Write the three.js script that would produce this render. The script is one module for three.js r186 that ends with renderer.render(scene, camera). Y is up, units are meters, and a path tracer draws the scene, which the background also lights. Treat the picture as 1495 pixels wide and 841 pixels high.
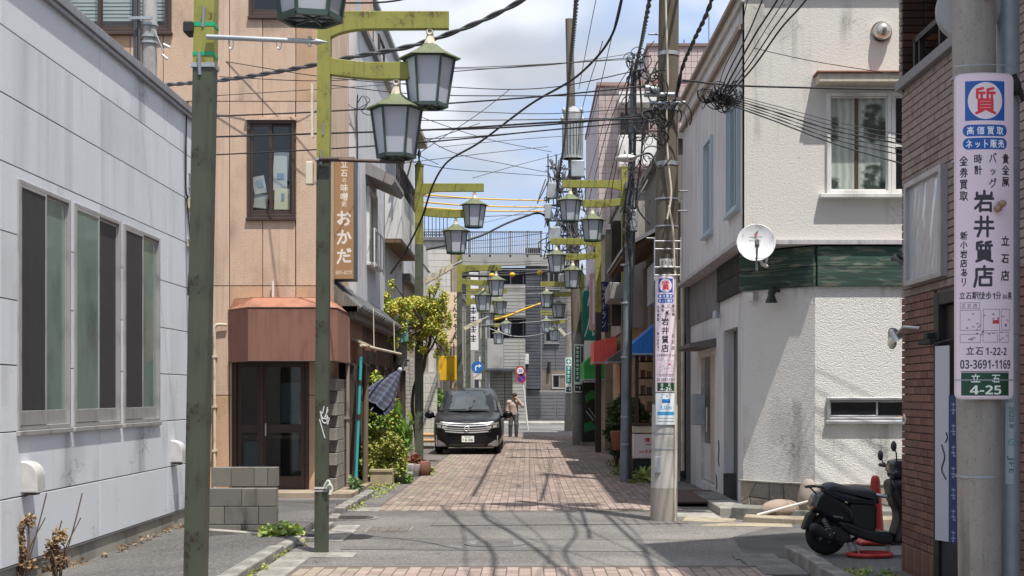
import * as THREE from 'three';
import { mergeGeometries } from 'three/addons/utils/BufferGeometryUtils.js';
import { RoundedBoxGeometry } from 'three/addons/geometries/RoundedBoxGeometry.js';
import { MarchingCubes } from 'three/addons/objects/MarchingCubes.js';

// ---------- camera, sky, sun, exposure ----------
const F = 2100, VX = 771, VY = 577, EYE = 1.6;         // focal length and vanishing point in pixels of the 1495 x 841 picture
const scene = new THREE.Scene();
const camera = new THREE.PerspectiveCamera(2 * Math.atan(VY / F) * 180 / Math.PI, VX / VY, 0.1, 600);
camera.position.set(0, EYE, 0);
camera.lookAt(0, EYE, -10);
camera.setViewOffset(2 * VX, 2 * VY, 0, 0, 1495, 841);
camera.updateProjectionMatrix();

const SUN_EL = 68 * Math.PI / 180, SUN_AZ = 31 * Math.PI / 180;
const sunDir = new THREE.Vector3(Math.cos(SUN_EL) * Math.sin(SUN_AZ), Math.sin(SUN_EL), Math.cos(SUN_EL) * Math.cos(SUN_AZ));
const sun = new THREE.DirectionalLight(new THREE.Color(1, 0.95, 0.87), 4.3);
sun.name = 'sun';
sun.position.copy(sunDir).multiplyScalar(60).add(new THREE.Vector3(0, 0, -30));
sun.target.position.set(0, 0, -30);
sun.castShadow = true;
sun.shadow.mapSize.set(4096, 4096);
Object.assign(sun.shadow.camera, { left: -50, right: 50, top: 60, bottom: -60, near: 1, far: 160 });
scene.add(sun, sun.target);

// value noise that repeats every `per` cells
const hash = (x, y, s) => { let h = (Math.imul(x, 374761393) + Math.imul(y, 668265263) + Math.imul(s, 974634777)) | 0; h = Math.imul(h ^ (h >>> 13), 1274126177); h ^= h >>> 16; return (h >>> 0) / 4294967296; };
const sm = (t) => t * t * (3 - 2 * t);
function pn(x, y, px, py, s) {
  const ix = Math.floor(x), iy = Math.floor(y), fx = sm(x - ix), fy = sm(y - iy);
  const m = (a, p) => ((a % p) + p) % p;
  const a = hash(m(ix, px), m(iy, py), s), b = hash(m(ix + 1, px), m(iy, py), s), c = hash(m(ix, px), m(iy + 1, py), s), d = hash(m(ix + 1, px), m(iy + 1, py), s);
  return a + (b - a) * fx + (c - a) * fy + (a - b - c + d) * fx * fy;
}
function fbm(u, v, px, py, oct, s) { let t = 0, a = 0.5, n = 0; for (let i = 0; i < oct; i++) { t += a * pn(u * px, v * py, px, py, s + i); n += a; a *= 0.55; px *= 2; py *= 2; } return t / n; }
function rng(seed) { let a = seed | 0; return () => { a = (a + 0x6d2b79f5) | 0; let t = Math.imul(a ^ (a >>> 15), 1 | a); t = (t + Math.imul(t ^ (t >>> 7), 61 | t)) ^ t; return ((t ^ (t >>> 14)) >>> 0) / 4294967296; }; }
const clamp = THREE.MathUtils.clamp, lerp = THREE.MathUtils.lerp, sstep = THREE.MathUtils.smoothstep;

{ // sky: blue with large soft clouds all round
  const W = 1536, H = 768, data = new Float32Array(W * H * 4);
  const n3 = (x, y, s) => pn(x, y, 4096, 4096, s);
  const fb = (x, y, s) => { let t = 0, a = 0.5, n = 0; for (let i = 0; i < 6; i++) { t += a * n3(x + 900, y + 900, s + i); n += a; a *= 0.52; x *= 2.03; y *= 2.03; } return t / n; };
  for (let r = 0; r < H; r++) for (let c = 0; c < W; c++) {
    const up = ((r + 0.5) / H - 0.5) * Math.PI, ro = ((c + 0.5) / W - 0.5) * 2 * Math.PI, y = Math.sin(up), x = Math.cos(ro) * Math.cos(up), z = Math.sin(ro) * Math.cos(up), i = (r * W + c) * 4;
    const e = Math.max(0, y), k = Math.pow(1 - e, 3);
    let col = [lerp(0.26, 0.46, k), lerp(0.42, 0.58, k), lerp(0.74, 0.78, k)];
    const q = 2.1 / (e + 0.22), w1 = fb(x * q * 0.9 + 3.3, z * q * 0.9 + 7.1, 11), w2 = fb(x * q * 2.2 + w1 * 1.5 + 21, z * q * 2.2 + 5, 31);
    const den = sstep(w1 * 0.66 + w2 * 0.34, 0.28, 0.54);
    const lit = 0.60 + 0.36 * sstep(w2, 0.36, 0.66);
    const cg = 0.70 + 0.5 * e, cc = [lit * 0.95 * cg, lit * 0.98 * cg, lit * 1.03 * cg];   // clouds brighten towards the zenith
    for (let j = 0; j < 3; j++) col[j] = lerp(col[j], cc[j], den * 0.9);
    if (y < 0) { const g = sstep(-y, 0, 0.06); const gc = [0.28, 0.27, 0.26]; for (let j = 0; j < 3; j++) col[j] = lerp(col[j], gc[j], g); }
    data[i] = col[0]; data[i + 1] = col[1]; data[i + 2] = col[2]; data[i + 3] = 1;
  }
  const t = new THREE.DataTexture(data, W, H, THREE.RGBAFormat, THREE.FloatType);
  t.mapping = THREE.EquirectangularReflectionMapping; t.magFilter = THREE.LinearFilter; t.minFilter = THREE.LinearFilter; t.needsUpdate = true;
  scene.background = t; scene.environment = t;
  scene.backgroundIntensity = 0.96; scene.environmentIntensity = 0.96;
}
const renderer = new THREE.WebGLRenderer({ antialias: true });
renderer.setSize(1024, 576);
renderer.toneMapping = THREE.LinearToneMapping;
renderer.toneMappingExposure = 1.4;
renderer.shadowMap.enabled = true;

// ---------- helpers ----------
const V = (x, y, z) => new THREE.Vector3(x, y, z);
const UP = V(0, 1, 0);
const P = (px, py, d) => V((px - VX) / F * d, EYE - (py - VY) / F * d, -d);   // point seen at that pixel, d metres ahead
const PX = (px, d) => (px - VX) / F * d, PY = (py, d) => EYE - (py - VY) / F * d;
const counts = new Map();
function numbered(n) { const k = counts.get(n) ?? 0; counts.set(n, k + 1); return k ? n + '_' + String(k).padStart(3, '0') : n; }
const originOf = new Map();
function thing(name, label, category, pos = [0, 0, 0], group) {
  const o = new THREE.Group(); o.name = numbered(name); o.position.set(...pos); scene.add(o);
  o.userData = { label, category }; if (group) o.userData.group = group;
  originOf.set(o, o.position.clone());
  return o;
}
function structure(name, label) { const o = new THREE.Group(); o.name = numbered(name); scene.add(o); o.userData = { kind: 'structure', label }; originOf.set(o, V(0, 0, 0)); return o; }
function flat(g) {
  let r = g.index ? g.toNonIndexed() : g;
  for (const k of Object.keys(r.attributes)) if (!['position', 'normal', 'uv', 'color'].includes(k)) r.deleteAttribute(k);
  if (!r.attributes.normal) r.computeVertexNormals();
  if (!r.attributes.uv) r.setAttribute('uv', new THREE.BufferAttribute(new Float32Array(r.attributes.position.count * 2), 2));
  r.morphAttributes = {};
  return r;
}
function merged(geos) {
  const a = [].concat(geos).flat(Infinity).map(flat);
  if (a.some((g) => g.attributes.color)) for (const g of a) if (!g.attributes.color) g.setAttribute('color', new THREE.BufferAttribute(new Float32Array(g.attributes.position.count * 3).fill(1), 3));
  return a.length === 1 ? a[0].clone() : mergeGeometries(a);
}
function boxUV(g) {  // uv in metres, by the way each face looks
  const p = g.attributes.position, uv = g.attributes.uv, a = V(), b = V(), c = V(), n = V();
  for (let i = 0; i < p.count; i += 3) {
    a.fromBufferAttribute(p, i); b.fromBufferAttribute(p, i + 1); c.fromBufferAttribute(p, i + 2);
    n.copy(b).sub(a).cross(c.clone().sub(a));
    const x = Math.abs(n.x), y = Math.abs(n.y), z = Math.abs(n.z);
    [a, b, c].forEach((q, k) => { if (y >= x && y >= z) uv.setXY(i + k, q.x, q.z); else if (x > z) uv.setXY(i + k, q.z, q.y); else uv.setXY(i + k, q.x, q.y); });
  }
  return g;
}
function mk(name, g, m) { const o = new THREE.Mesh(g, m); o.name = name; o.castShadow = o.receiveShadow = true; return o; }
function part(parent, name, geos, m, opt = {}) {
  const g = merged(geos); if (!opt.keep) boxUV(g);
  const o = originOf.get(parent); g.translate(-o.x, -o.y, -o.z);
  const r = mk(name, g, m); parent.add(r); originOf.set(r, o);
  if (opt.kind) r.userData.kind = opt.kind;
  if (opt.label) r.userData.label = opt.label;
  return r;
}
function piece(parent, name, g, m, pos, rot) { const r = mk(name, g, m), o = originOf.get(parent); r.position.copy(pos).sub(o); if (rot) r.rotation.set(...rot); parent.add(r); originOf.set(r, o); return r; }
function solo(name, label, category, geos, m, opt = {}) {    // a thing that is one mesh
  const g = merged(geos); if (!opt.keep) boxUV(g);
  g.computeBoundingBox(); const c = g.boundingBox.getCenter(V()); c.y = g.boundingBox.min.y; g.translate(-c.x, -c.y, -c.z);
  const r = mk(numbered(name), g, m); r.position.copy(c); scene.add(r); originOf.set(r, c);
  if (opt.kind) { r.userData = { kind: opt.kind, label }; } else { r.userData = { label, category }; if (opt.group) r.userData.group = opt.group; }
  return r;
}
function B(x0, x1, y0, y1, d0, d1, r = 0) {   // a box by its extents; d is metres ahead of the camera
  const w = Math.abs(x1 - x0), h = Math.abs(y1 - y0), d = Math.abs(d1 - d0);
  const g = r > 0 ? new RoundedBoxGeometry(w, h, d, 1, Math.min(r, w * 0.49, h * 0.49, d * 0.49)) : new THREE.BoxGeometry(w, h, d);
  return g.translate((x0 + x1) / 2, (y0 + y1) / 2, -(d0 + d1) / 2);
}
const FR = (x, y, d, face) => face === 'front' ? { o: V(x, y, -d), u: V(1, 0, 0), n: V(0, 0, 1) } : face === 'right' ? { o: V(x, y, -d), u: V(0, 0, -1), n: V(1, 0, 0) } : { o: V(x, y, -d), u: V(0, 0, 1), n: V(-1, 0, 0) };
const frM = (f) => new THREE.Matrix4().makeBasis(f.u, UP, f.n).setPosition(f.o);
function bb(f, a0, a1, b0, b1, c0, c1, r = 0) {  // a box in a wall's own axes: along, up, out
  const w = Math.abs(a1 - a0), h = Math.abs(b1 - b0), d = Math.abs(c1 - c0);
  const g = r > 0 ? new RoundedBoxGeometry(w, h, d, 1, Math.min(r, w * 0.49, h * 0.49, d * 0.49)) : new THREE.BoxGeometry(w, h, d);
  return xf(g.translate((a0 + a1) / 2, (b0 + b1) / 2, (c0 + c1) / 2), frM(f));
}
function xf(g, m) {   // move by a matrix and keep faces turned outwards when it mirrors
  g.applyMatrix4(m);
  if (m.determinant() > 0) return g;
  const r = g.index ? g.toNonIndexed() : g;
  for (const k of Object.keys(r.attributes)) { const a = r.attributes[k], n = a.itemSize; for (let i = 0; i < a.count; i += 3) for (let c = 0; c < n; c++) { const t = a.array[(i + 1) * n + c]; a.array[(i + 1) * n + c] = a.array[(i + 2) * n + c]; a.array[(i + 2) * n + c] = t; } }
  return r;
}
const fp = (f, a, b, c) => V(a, b, c).applyMatrix4(frM(f));
function shapeOf(pts) { const s = new THREE.Shape(); pts.forEach((p, i) => (i ? s.lineTo(p[0], p[1]) : s.moveTo(p[0], p[1]))); s.closePath(); return s; }
function wallHoles(f, w, h, th, holes) {
  const s = shapeOf([[0, 0], [w, 0], [w, h], [0, h]]);
  for (const q of holes) { const p = new THREE.Path(); p.moveTo(q[0], q[2]); p.lineTo(q[0], q[3]); p.lineTo(q[1], q[3]); p.lineTo(q[1], q[2]); p.closePath(); s.holes.push(p); }
  return new THREE.ExtrudeGeometry(s, { depth: th, bevelEnabled: false }).translate(0, 0, -th).applyMatrix4(frM(f));
}
function prism(pts, y0, y1, bevel = 0) {  // plan outline [x, d]
  return new THREE.ExtrudeGeometry(shapeOf(pts), { depth: y1 - y0 - 2 * bevel, bevelEnabled: bevel > 0, bevelSize: bevel, bevelThickness: bevel, bevelSegments: 1, bevelOffset: -bevel }).translate(0, 0, bevel).rotateX(-Math.PI / 2).translate(0, y0, 0);
}
function ext(pts, th, f, bevel = 0, seg = 8) {   // outline in a wall's axes, pushed out by th
  const s = pts instanceof THREE.Shape ? pts : shapeOf(pts);
  return xf(new THREE.ExtrudeGeometry(s, { depth: th - 2 * bevel, bevelEnabled: bevel > 0, bevelSize: bevel, bevelThickness: bevel, bevelSegments: 2, bevelOffset: -bevel, curveSegments: seg }).translate(0, 0, bevel).applyMatrix4(new THREE.Matrix4()), frM(f));
}
function rod(a, b, r, r2 = r, seg = 8) {
  const d = b.clone().sub(a), L = d.length(), g = new THREE.CylinderGeometry(r2, r, L, seg);
  g.translate(0, L / 2, 0).applyQuaternion(new THREE.Quaternion().setFromUnitVectors(UP, d.normalize())).translate(a.x, a.y, a.z);
  return g;
}
function bar(a, b, w, h) {  // square bar between two points
  const d = b.clone().sub(a), L = d.length(), m = new THREE.Matrix4().lookAt(a, b, Math.abs(d.y / L) > 0.95 ? V(0, 0, 1) : UP).setPosition(a.clone().lerp(b, 0.5));
  return new THREE.BoxGeometry(w, h, L).applyMatrix4(m);
}
function tube(pts, r, seg = 0, rad = 6) { return new THREE.TubeGeometry(new THREE.CatmullRomCurve3(pts, false, 'centripetal'), seg || pts.length * 5, r, rad); }
function ball(c, rx, ry = rx, rz = rx, ws = 12, hs = 8) { return new THREE.SphereGeometry(1, ws, hs).scale(rx, ry, rz).translate(c.x, c.y, c.z); }
function lathe(prof, c, seg = 16) { return new THREE.LatheGeometry(prof.map((p) => new THREE.Vector2(p[0], p[1])), seg).translate(c.x, c.y, c.z); }

// ---------- textures ----------
function tex(n, fn, srgb = true) {
  const data = new Uint8Array(n * n * 4);
  for (let y = 0; y < n; y++) for (let x = 0; x < n; x++) {
    const v = fn((x + 0.5) / n, (y + 0.5) / n, x, y), i = (y * n + x) * 4;
    if (typeof v === 'number') data[i] = data[i + 1] = data[i + 2] = clamp(v, 0, 1) * 255; else for (let k = 0; k < 3; k++) data[i + k] = clamp(v[k], 0, 1) * 255;
    data[i + 3] = 255;
  }
  const t = new THREE.DataTexture(data, n, n); t.wrapS = t.wrapT = THREE.RepeatWrapping; t.magFilter = THREE.LinearFilter; t.minFilter = THREE.LinearFilter;
  if (srgb) t.colorSpace = THREE.SRGBColorSpace; t.needsUpdate = true; return t;
}
const T = {
  speck: tex(512, (u, v, x, y) => 0.80 + 0.12 * fbm(u, v, 6, 6, 4, 1) + 0.12 * (hash(x, y, 5) - 0.4)),
  stain: tex(512, (u, v, x, y) => { const b = fbm(u, v, 4, 4, 6, 21), k = fbm(u, v, 24, 5, 3, 27); return 0.99 - 0.15 * sstep(b, 0.45, 0.9) - 0.07 * sstep(k, 0.5, 0.95) - 0.035 * hash(x, y, 4); }),
  streak: tex(512, (u, v, x, y) => { const a = fbm(u, v, 40, 2, 4, 33), b = fbm(u, v, 7, 3, 4, 37); return 0.99 - 0.10 * sstep(a, 0.45, 0.95) - 0.10 * sstep(b, 0.42, 0.9) - 0.025 * hash(x, y, 6); }),
  paint: tex(512, (u, v, x, y) => { const a = fbm(u, v, 30, 3, 4, 43), b = fbm(u, v, 6, 6, 5, 47), c = fbm(u, v, 40, 30, 3, 49), k = 0.98 - 0.13 * sstep(a, 0.45, 0.95) - 0.13 * sstep(b, 0.45, 0.9) + 0.05 * sstep(c, 0.66, 0.8), ru = 0.7 * sstep(b * 0.55 + c * 0.45, 0.655, 0.72); return [lerp(k, 0.62, ru), lerp(k, 0.42, ru), lerp(k * 0.99, 0.40, ru)]; }),
  asphalt: tex(1024, (u, v, x, y) => { const b = fbm(u, v, 4, 4, 5, 61), c = fbm(u, v, 14, 14, 3, 66); const s = hash(x, y, 9), s2 = hash(x >> 1, y >> 1, 10); return 0.72 + 0.36 * (b - 0.4) + 0.12 * (c - 0.5) + 0.22 * (s - 0.5) + 0.24 * (s2 - 0.5) + (s2 > 0.965 ? 0.2 : 0) - 0.16 * (1 - sstep(Math.abs(fbm(u, v, 5, 5, 5, 140) - 0.5), 0.0, 0.006)) * sstep(fbm(u, v, 3, 3, 2, 150), 0.5, 0.6); }),
  concrete: tex(512, (u, v, x, y) => { const b = fbm(u, v, 5, 4, 5, 71), k = fbm(u, v, 26, 3, 3, 77), p = hash(x >> 1, y >> 1, 12); return 0.95 - 0.20 * sstep(b, 0.4, 0.9) - 0.10 * sstep(k, 0.5, 0.95) - (p > 0.985 ? 0.18 : 0) - 0.07 * hash(x, y, 13); }),
  stucco: tex(512, (u, v) => { const a = fbm(u, v, 26, 34, 3, 81), b = fbm(u, v, 70, 90, 2, 85); return 0.55 * (1 - Math.abs(2 * a - 1)) + 0.45 * b; }, false),
  fine: tex(256, (u, v, x, y) => 0.5 * hash(x, y, 15) + 0.5 * fbm(u, v, 40, 40, 2, 91), false),
  ripple: tex(512, (u, v) => fbm(u, v, 6, 5, 4, 95), false),
  wood: tex(512, (u, v, x, y) => { const g = fbm(u, v, 3, 60, 4, 101), k = fbm(u, v, 6, 20, 5, 105), p = sstep(k * 0.6 + fbm(u, v, 9, 70, 3, 160) * 0.4, 0.5, 0.60), m = 0.75 + 0.6 * (g - 0.5); return [lerp(0.21, 0.40, p) * m, lerp(0.31, 0.43, p) * m, lerp(0.28, 0.38, p) * m]; }),
  boards: tex(512, (u, v, x, y) => 0.75 + 0.4 * (fbm(u, v, 50, 3, 4, 111) - 0.5) - 0.05 * hash(x, y, 17)),
  grime: tex(512, (u, v, x, y) => { const d = fbm(u, v, 30, 2, 4, 171), m = fbm(u, v, 4, 3, 4, 175), c = Math.abs(fbm(u, v, 5, 6, 5, 179) - 0.5); return 1 - 0.17 * sstep(d, 0.52, 0.85) * sstep(m, 0.4, 0.6) - 0.12 * sstep(m, 0.5, 0.8) - 0.16 * (1 - sstep(c, 0, 0.007)) * sstep(m, 0.45, 0.55) - 0.03 * hash(x, y, 3); }),
  curtain: tex(512, (u, v) => { const f = 0.5 + 0.5 * Math.sin(u * 50 + 3 * fbm(u, v, 4, 3, 3, 121)), b = fbm(u, v, 3, 4, 5, 125), k = sstep(b, 0.5, 0.72); return [lerp(0.92, 0.3, k) * (0.85 + 0.15 * f), lerp(0.94, 0.34, k) * (0.85 + 0.15 * f), lerp(0.92, 0.32, k) * (0.85 + 0.15 * f)]; }),
};
function rep(t, size, sy = size, turn = 0) { const c = t.clone(); c.repeat.set(1 / size, 1 / sy); c.rotation = turn; c.needsUpdate = true; return c; }
const lin = (r, g, b) => new THREE.Color().setRGB(r, g, b);
function M(color, o = {}) {
  const c = Array.isArray(color) ? lin(...color) : new THREE.Color(color);
  const phys = o.transmission || o.clearcoat || o.ior || o.sheen;
  const m = new (phys ? THREE.MeshPhysicalMaterial : THREE.MeshStandardMaterial)({ color: c, roughness: o.r ?? 0.8, metalness: o.m ?? 0, side: o.side ?? THREE.FrontSide });
  if (o.map) { m.map = rep(T[o.map], o.size ?? 1.5, o.sy ?? o.size ?? 1.5); }
  if (o.bump) { m.bumpMap = rep(T[o.bump], o.bsize ?? o.size ?? 1); m.bumpScale = o.bs ?? 0.004; }
  if (o.transmission) { m.transmission = o.transmission; m.thickness = 0; }
  if (o.clearcoat) { m.clearcoat = o.clearcoat; m.clearcoatRoughness = o.cr ?? 0.05; }
  if (o.vc) m.vertexColors = true;
  if (o.spec !== undefined && m.isMeshPhysicalMaterial) m.specularIntensity = o.spec;
  return m;
}
const MT = {
  asphalt: M([0.255, 0.238, 0.224], { map: 'asphalt', size: 7.3, bump: 'fine', bsize: 1.3, bs: 0.004, r: 0.92 }),
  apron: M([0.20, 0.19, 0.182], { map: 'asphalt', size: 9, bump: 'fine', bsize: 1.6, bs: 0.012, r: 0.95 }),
  patch: M([0.16, 0.155, 0.15], { map: 'asphalt', size: 2.9, r: 0.92 }),
  bed: M([0.17, 0.14, 0.12], { map: 'speck', size: 0.6, r: 0.95 }),
  concrete: M([0.42, 0.40, 0.36], { map: 'concrete', size: 1.7, bump: 'fine', bsize: 0.6, bs: 0.002, r: 0.9 }),
  concreteDark: M([0.26, 0.25, 0.23], { map: 'concrete', size: 1.3, bump: 'fine', bsize: 0.6, bs: 0.002, r: 0.9 }),
  kerb: M([0.36, 0.34, 0.31], { map: 'concrete', size: 0.9, bump: 'fine', bsize: 0.4, bs: 0.003, r: 0.9 }),
  panel: M([0.60, 0.61, 0.645], { map: 'streak', size: 2.7, sy: 4.3, bump: 'fine', bsize: 0.4, bs: 0.0015, r: 0.75 }),
  dark: M([0.02, 0.02, 0.022], { r: 0.8 }),
  black: M([0.012, 0.012, 0.013], { r: 0.5 }),
  alum: M([0.58, 0.58, 0.60], { r: 0.42, m: 0.55, map: 'speck', size: 0.8 }),
  alumDark: M([0.33, 0.33, 0.345], { r: 0.45, m: 0.5, map: 'speck', size: 0.8 }),
  steel: M([0.55, 0.56, 0.57], { r: 0.35, m: 0.8 }),
  galv: M([0.42, 0.45, 0.48], { r: 0.55, m: 0.5, map: 'stain', size: 1.1 }),
  brown: M([0.075, 0.045, 0.035], { r: 0.5, map: 'speck', size: 0.7 }),
  screen: M([0.035, 0.034, 0.037], { r: 0.6, map: 'streak', size: 0.9 }),
  greenGlass: M([0.20, 0.285, 0.25], { r: 0.16, clearcoat: 0.6, map: 'stain', size: 1.9 }),
  glass: M([0.98, 0.99, 0.985], { transmission: 1, r: 0.03, ior: 1.45 }),
  darkGlass: M([0.012, 0.014, 0.016], { r: 0.1, clearcoat: 0.25 }),
  white: M([0.74, 0.73, 0.70], { r: 0.55, map: 'stain', size: 1.3 }),
  cream: M([0.68, 0.61, 0.47], { r: 0.6, map: 'stain', size: 0.5 }),
  beige: M([0.63, 0.455, 0.335], { map: 'stain', size: 2.4, bump: 'stucco', bsize: 0.5, bs: 0.006, r: 0.9 }),
  beige2: M([0.65, 0.475, 0.355], { map: 'streak', size: 2.1, bump: 'stucco', bsize: 0.45, bs: 0.006, r: 0.9 }),
  wire: M([0.02, 0.02, 0.021], { r: 0.6 }),
  wireGrey: M([0.075, 0.075, 0.08], { r: 0.6 }),
  yellow: M([0.70, 0.42, 0.02], { r: 0.5 }),
  lampGreen: M([0.275, 0.27, 0.055], { map: 'paint', size: 0.7, r: 0.55 }),
  poleGreen: M([0.06, 0.068, 0.045], { map: 'paint', size: 0.8, r: 0.5 }),
  hood: M([0.15, 0.175, 0.095], { map: 'paint', size: 0.5, r: 0.55 }),
  lampFrame: M([0.045, 0.085, 0.07], { r: 0.5, map: 'speck', size: 0.4 }),
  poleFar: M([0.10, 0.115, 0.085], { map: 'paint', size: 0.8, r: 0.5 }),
  frost2: M([0.54, 0.57, 0.62], { transmission: 0.22, r: 0.75, ior: 1.4, side: THREE.DoubleSide }),
  frost: M([0.60, 0.63, 0.71], { transmission: 0.25, r: 0.75, ior: 1.4, side: THREE.DoubleSide }),
  pole: M([0.37, 0.345, 0.31], { map: 'concrete', size: 1.1, sy: 2.2, bump: 'fine', bsize: 0.5, bs: 0.002, r: 0.9 }),
  poleBrown: M([0.20, 0.165, 0.13], { map: 'concrete', size: 0.9, sy: 1.9, r: 0.9 }),
};
// ---------- lettering: characters that the fonts lack, as strokes on a 100 x 100 square ----------
const GLYPH = {
  立: '5003 5020;1225 8825;3035 3878;7033 6078;0686 9486', 石: '0815 9215;4515 3545 0880;2850 2890;2850 8050 8092;2886 8086',
  質: '3805 1510 1540;1522 4522;3322 3342;8205 5810 5840;5822 8822;7622 7642;2248 7848 7884 2284 2248;2260 7860;2272 7872;3888 1298;6288 9098',
  高: '5002 5014;0816 9216;3024 7024 7040 3040 3024;1298 1250 8850 8898;3262 6862 6882 3282 3262', 価: '2605 0545;1630 1695;3214 9814;4034 9034 9092 4092 4034;5614 5692;7414 7492',
  買: '1008 9008 9028 1028 1008;3808 3828;6208 6228;2238 7838 7884 2284 2238;2253 7853;2268 7868;3888 1298;6288 9098',
  取: '0410 5410;1410 1480;4210 4298;1432 4232;1454 4254;0286 5474;5620 9220 8260 5098;6230 7670 9898', ネ: '4504 5418;1828 8228 5054 0878;5050 5098;6054 9076',
  ッ: '2545 3362;5040 5660;8045 7275 4092', ト: '3505 3598;3540 8062', 販: '0808 4008 4070 0870 0808;0828 4028;0849 4049;1472 0294;3272 4494;5210 9610;5210 4898;5236 9036 7674 5498;6040 7474 9698',
  売: '1214 8814;5002 5032;2632 7432;0862 0846 9246 9262;3854 3474 0898;6254 6290 9690 9678', 貴: '2412 7612 7628 2428 2412;5002 5038;0638 9438;2448 7648 7684 2484 2448;2460 7660;2472 7672;3888 1298;6288 9098',
  金: '5002 0244;5002 9844;2838 7238;5038 5092;1462 8662;3070 3682;7070 6482;0694 9494', 属: '1206 9006 9026 1226;1206 1250 0298;5030 3436;2440 8840;5640 5688;3048 8248 8262 3062 3048;2698 2670 9470 9496;4886 7280',
  バ: '3420 2860 0892;5820 7460 9292;7402 8014;8800 9412', グ: '3810 2840 0662;3828 8228 7460 3298;7404 8016;8802 9414', 時: '0812 3612 3682 0882 0812;0846 3646;6602 6640;4418 9418;4040 9840;4060 9860;8044 8096 7096;5270 6082',
  計: '0820 4820;1408 4408;1434 4434;1448 4448;1462 4462 4490 1490 1462;5640 9840;7604 7698', 券: '2804 3618;7204 6418;1422 8622;0838 9238;5006 4440 0470;5640 9670;2862 7662 7096 6094;4462 4080 2098',
  岩: '5002 5026;1410 1426 8626 8610;0638 9438;4038 3060 0684;3060 3098;3060 8260 8298;3092 8292', 井: '0830 9230;0460 9660;3405 3460 1898;6605 6698', 店: '5002 5014;1216 9416;1216 1256 0298;5222 5252;5236 8636;2854 8454 8492 2892 2854',
  新: '2604 2614;0616 5016;1420 1832;4220 3832;0234 5434;0652 5052;2834 2898;2658 0482;3262 5076;9004 6012 6056 5298;6038 9838;8238 8298', 小: '5004 5094 3888;2430 0470;7630 9670',
  あ: '1818 8218;4404 4244 4886;7234 5880 2886 1470 4050 7646 9264 8284 6294', り: '2808 2450 3258;7206 7450 6478 4298',
  駅: '0806 0860;0806 4206;0824 4024;0842 4042;0860 4660 4496;2406 2460;0670 0290;1670 1886;2670 3082;5608 9208 9238 5638;5608 5450 4498;7638 9698',
  徒: '2404 0430;2628 0254;1448 1498;4618 9018;6804 6836;3636 9836;6836 6886;6856 9456;5250 4880 3298;4874 6290 9892', 歩: '5002 5042;5020 8420;2418 2442;0642 9442;5048 5080;2852 1470;7250 8866;8470 5490 1898',
  分: '4004 0446;6004 9646;2046 7846 7492 6092;4446 3880 1098', 裏: '5002 5010;1210 8810;2418 7618 7648 2448 2418;2433 7633;5018 5058;0858 9258;4858 0484;3070 3094 5286;5264 7084 9898;8666 6878',
  の: '5216 4070 2484 1060 3022 6216 8842 8474 5894', 味: '0422 3222 3276 0476 0422;4428 9428;3852 9852;6804 6898;6852 4088;6852 9886',
  噌: '0422 2822 2874 0474 0422;4604 5216;8804 8216;3820 9620 9650 3850 3820;6720 6750;5226 5644;8226 7844;4660 8860 8898 4698 4660;4678 8878', 処: '2804 0454;1826 4826 3666 0498;1848 3880 9892;5814 8414 8460 9662;5814 5640 4866',
  お: '0828 6028;3404 3478 2488 1074 3854 6850 8268 7688 5894;7216 9034', か: '0632 6032 6470 5090 4086;4006 3250 0894;7620 9456', だ: '0828 5828;3606 2660 0698;5048 8646;4668 5486 9286;7404 8018;8802 9416',
  と: '3406 4248;8426 4254 2074 3890 8490', ん: '4806 2850 0694 3454 5060 5690 7492 9270', ち: '1020 8620;4404 2854 5444 8454 8880 4096', ゃ: '0850 6838 9050 8266 6464;3826 6298;5020 6034', も: '4204 3460 4290 8090 8660;1232 7232;0856 6856',
  つ: '0444 5626 9044 8676 4490', 焼: '2404 2050 0498;0824 0444;4220 3440;2050 4280;4616 9616;6804 6836;5818 5636;8218 8236;4038 9838;4656 9656;5856 5280 3898;7656 7690 9890 9878',
  レ: '3008 3090 9050', ス: '1816 8016 4870 0896;5460 9294', ラ: '2210 7810;1434 8434 7470 3298', ン: '1414 3632;1090 6074 9226', 年: '3004 1034;2620 8820;3042 8242;3042 3062;0662 9662;5620 5698',
  博: '0434 3434;1804 1898;4214 9814;6802 6850;4826 9026 9050 4850 4826;4838 9038;3862 9862;8052 8098 7094;5270 6084', 多: '5002 1432;3418 7418 1856;3830 5442;6040 1884;4458 9258 1498;4870 6486',
};
function glyph(c, ch, x, y, w, h, lw, color) {
  c.strokeStyle = color; c.lineWidth = lw; c.lineCap = 'round'; c.lineJoin = 'round';
  for (const st of (GLYPH[ch] ?? '').split(';')) {
    c.beginPath();
    st.split(' ').forEach((q, i) => { const a = x + (+q.slice(0, 2)) / 100 * w, b = y + (+q.slice(2)) / 100 * h; i ? c.lineTo(a, b) : c.moveTo(a, b); });
    c.stroke();
  }
}
function vtext(c, s, x, y, w, h, pitch, lw, color) { [...s].forEach((ch, i) => glyph(c, ch, x, y + i * pitch, w, h, lw, color)); }
function htext(c, s, x, y, w, h, pitch, lw, color) { [...s].forEach((ch, i) => glyph(c, ch, x + i * pitch, y, w, h, lw, color)); }
function latin(c, s, x, y, px, color, width, align = 'left') { c.fillStyle = color; c.font = 'bold ' + px + 'px sans-serif'; c.textAlign = align; const w = c.measureText(s).width; c.save(); c.translate(x, y); if (width) c.scale(width / w, 1); c.fillText(s, 0, 0); c.restore(); c.textAlign = 'left'; }
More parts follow.
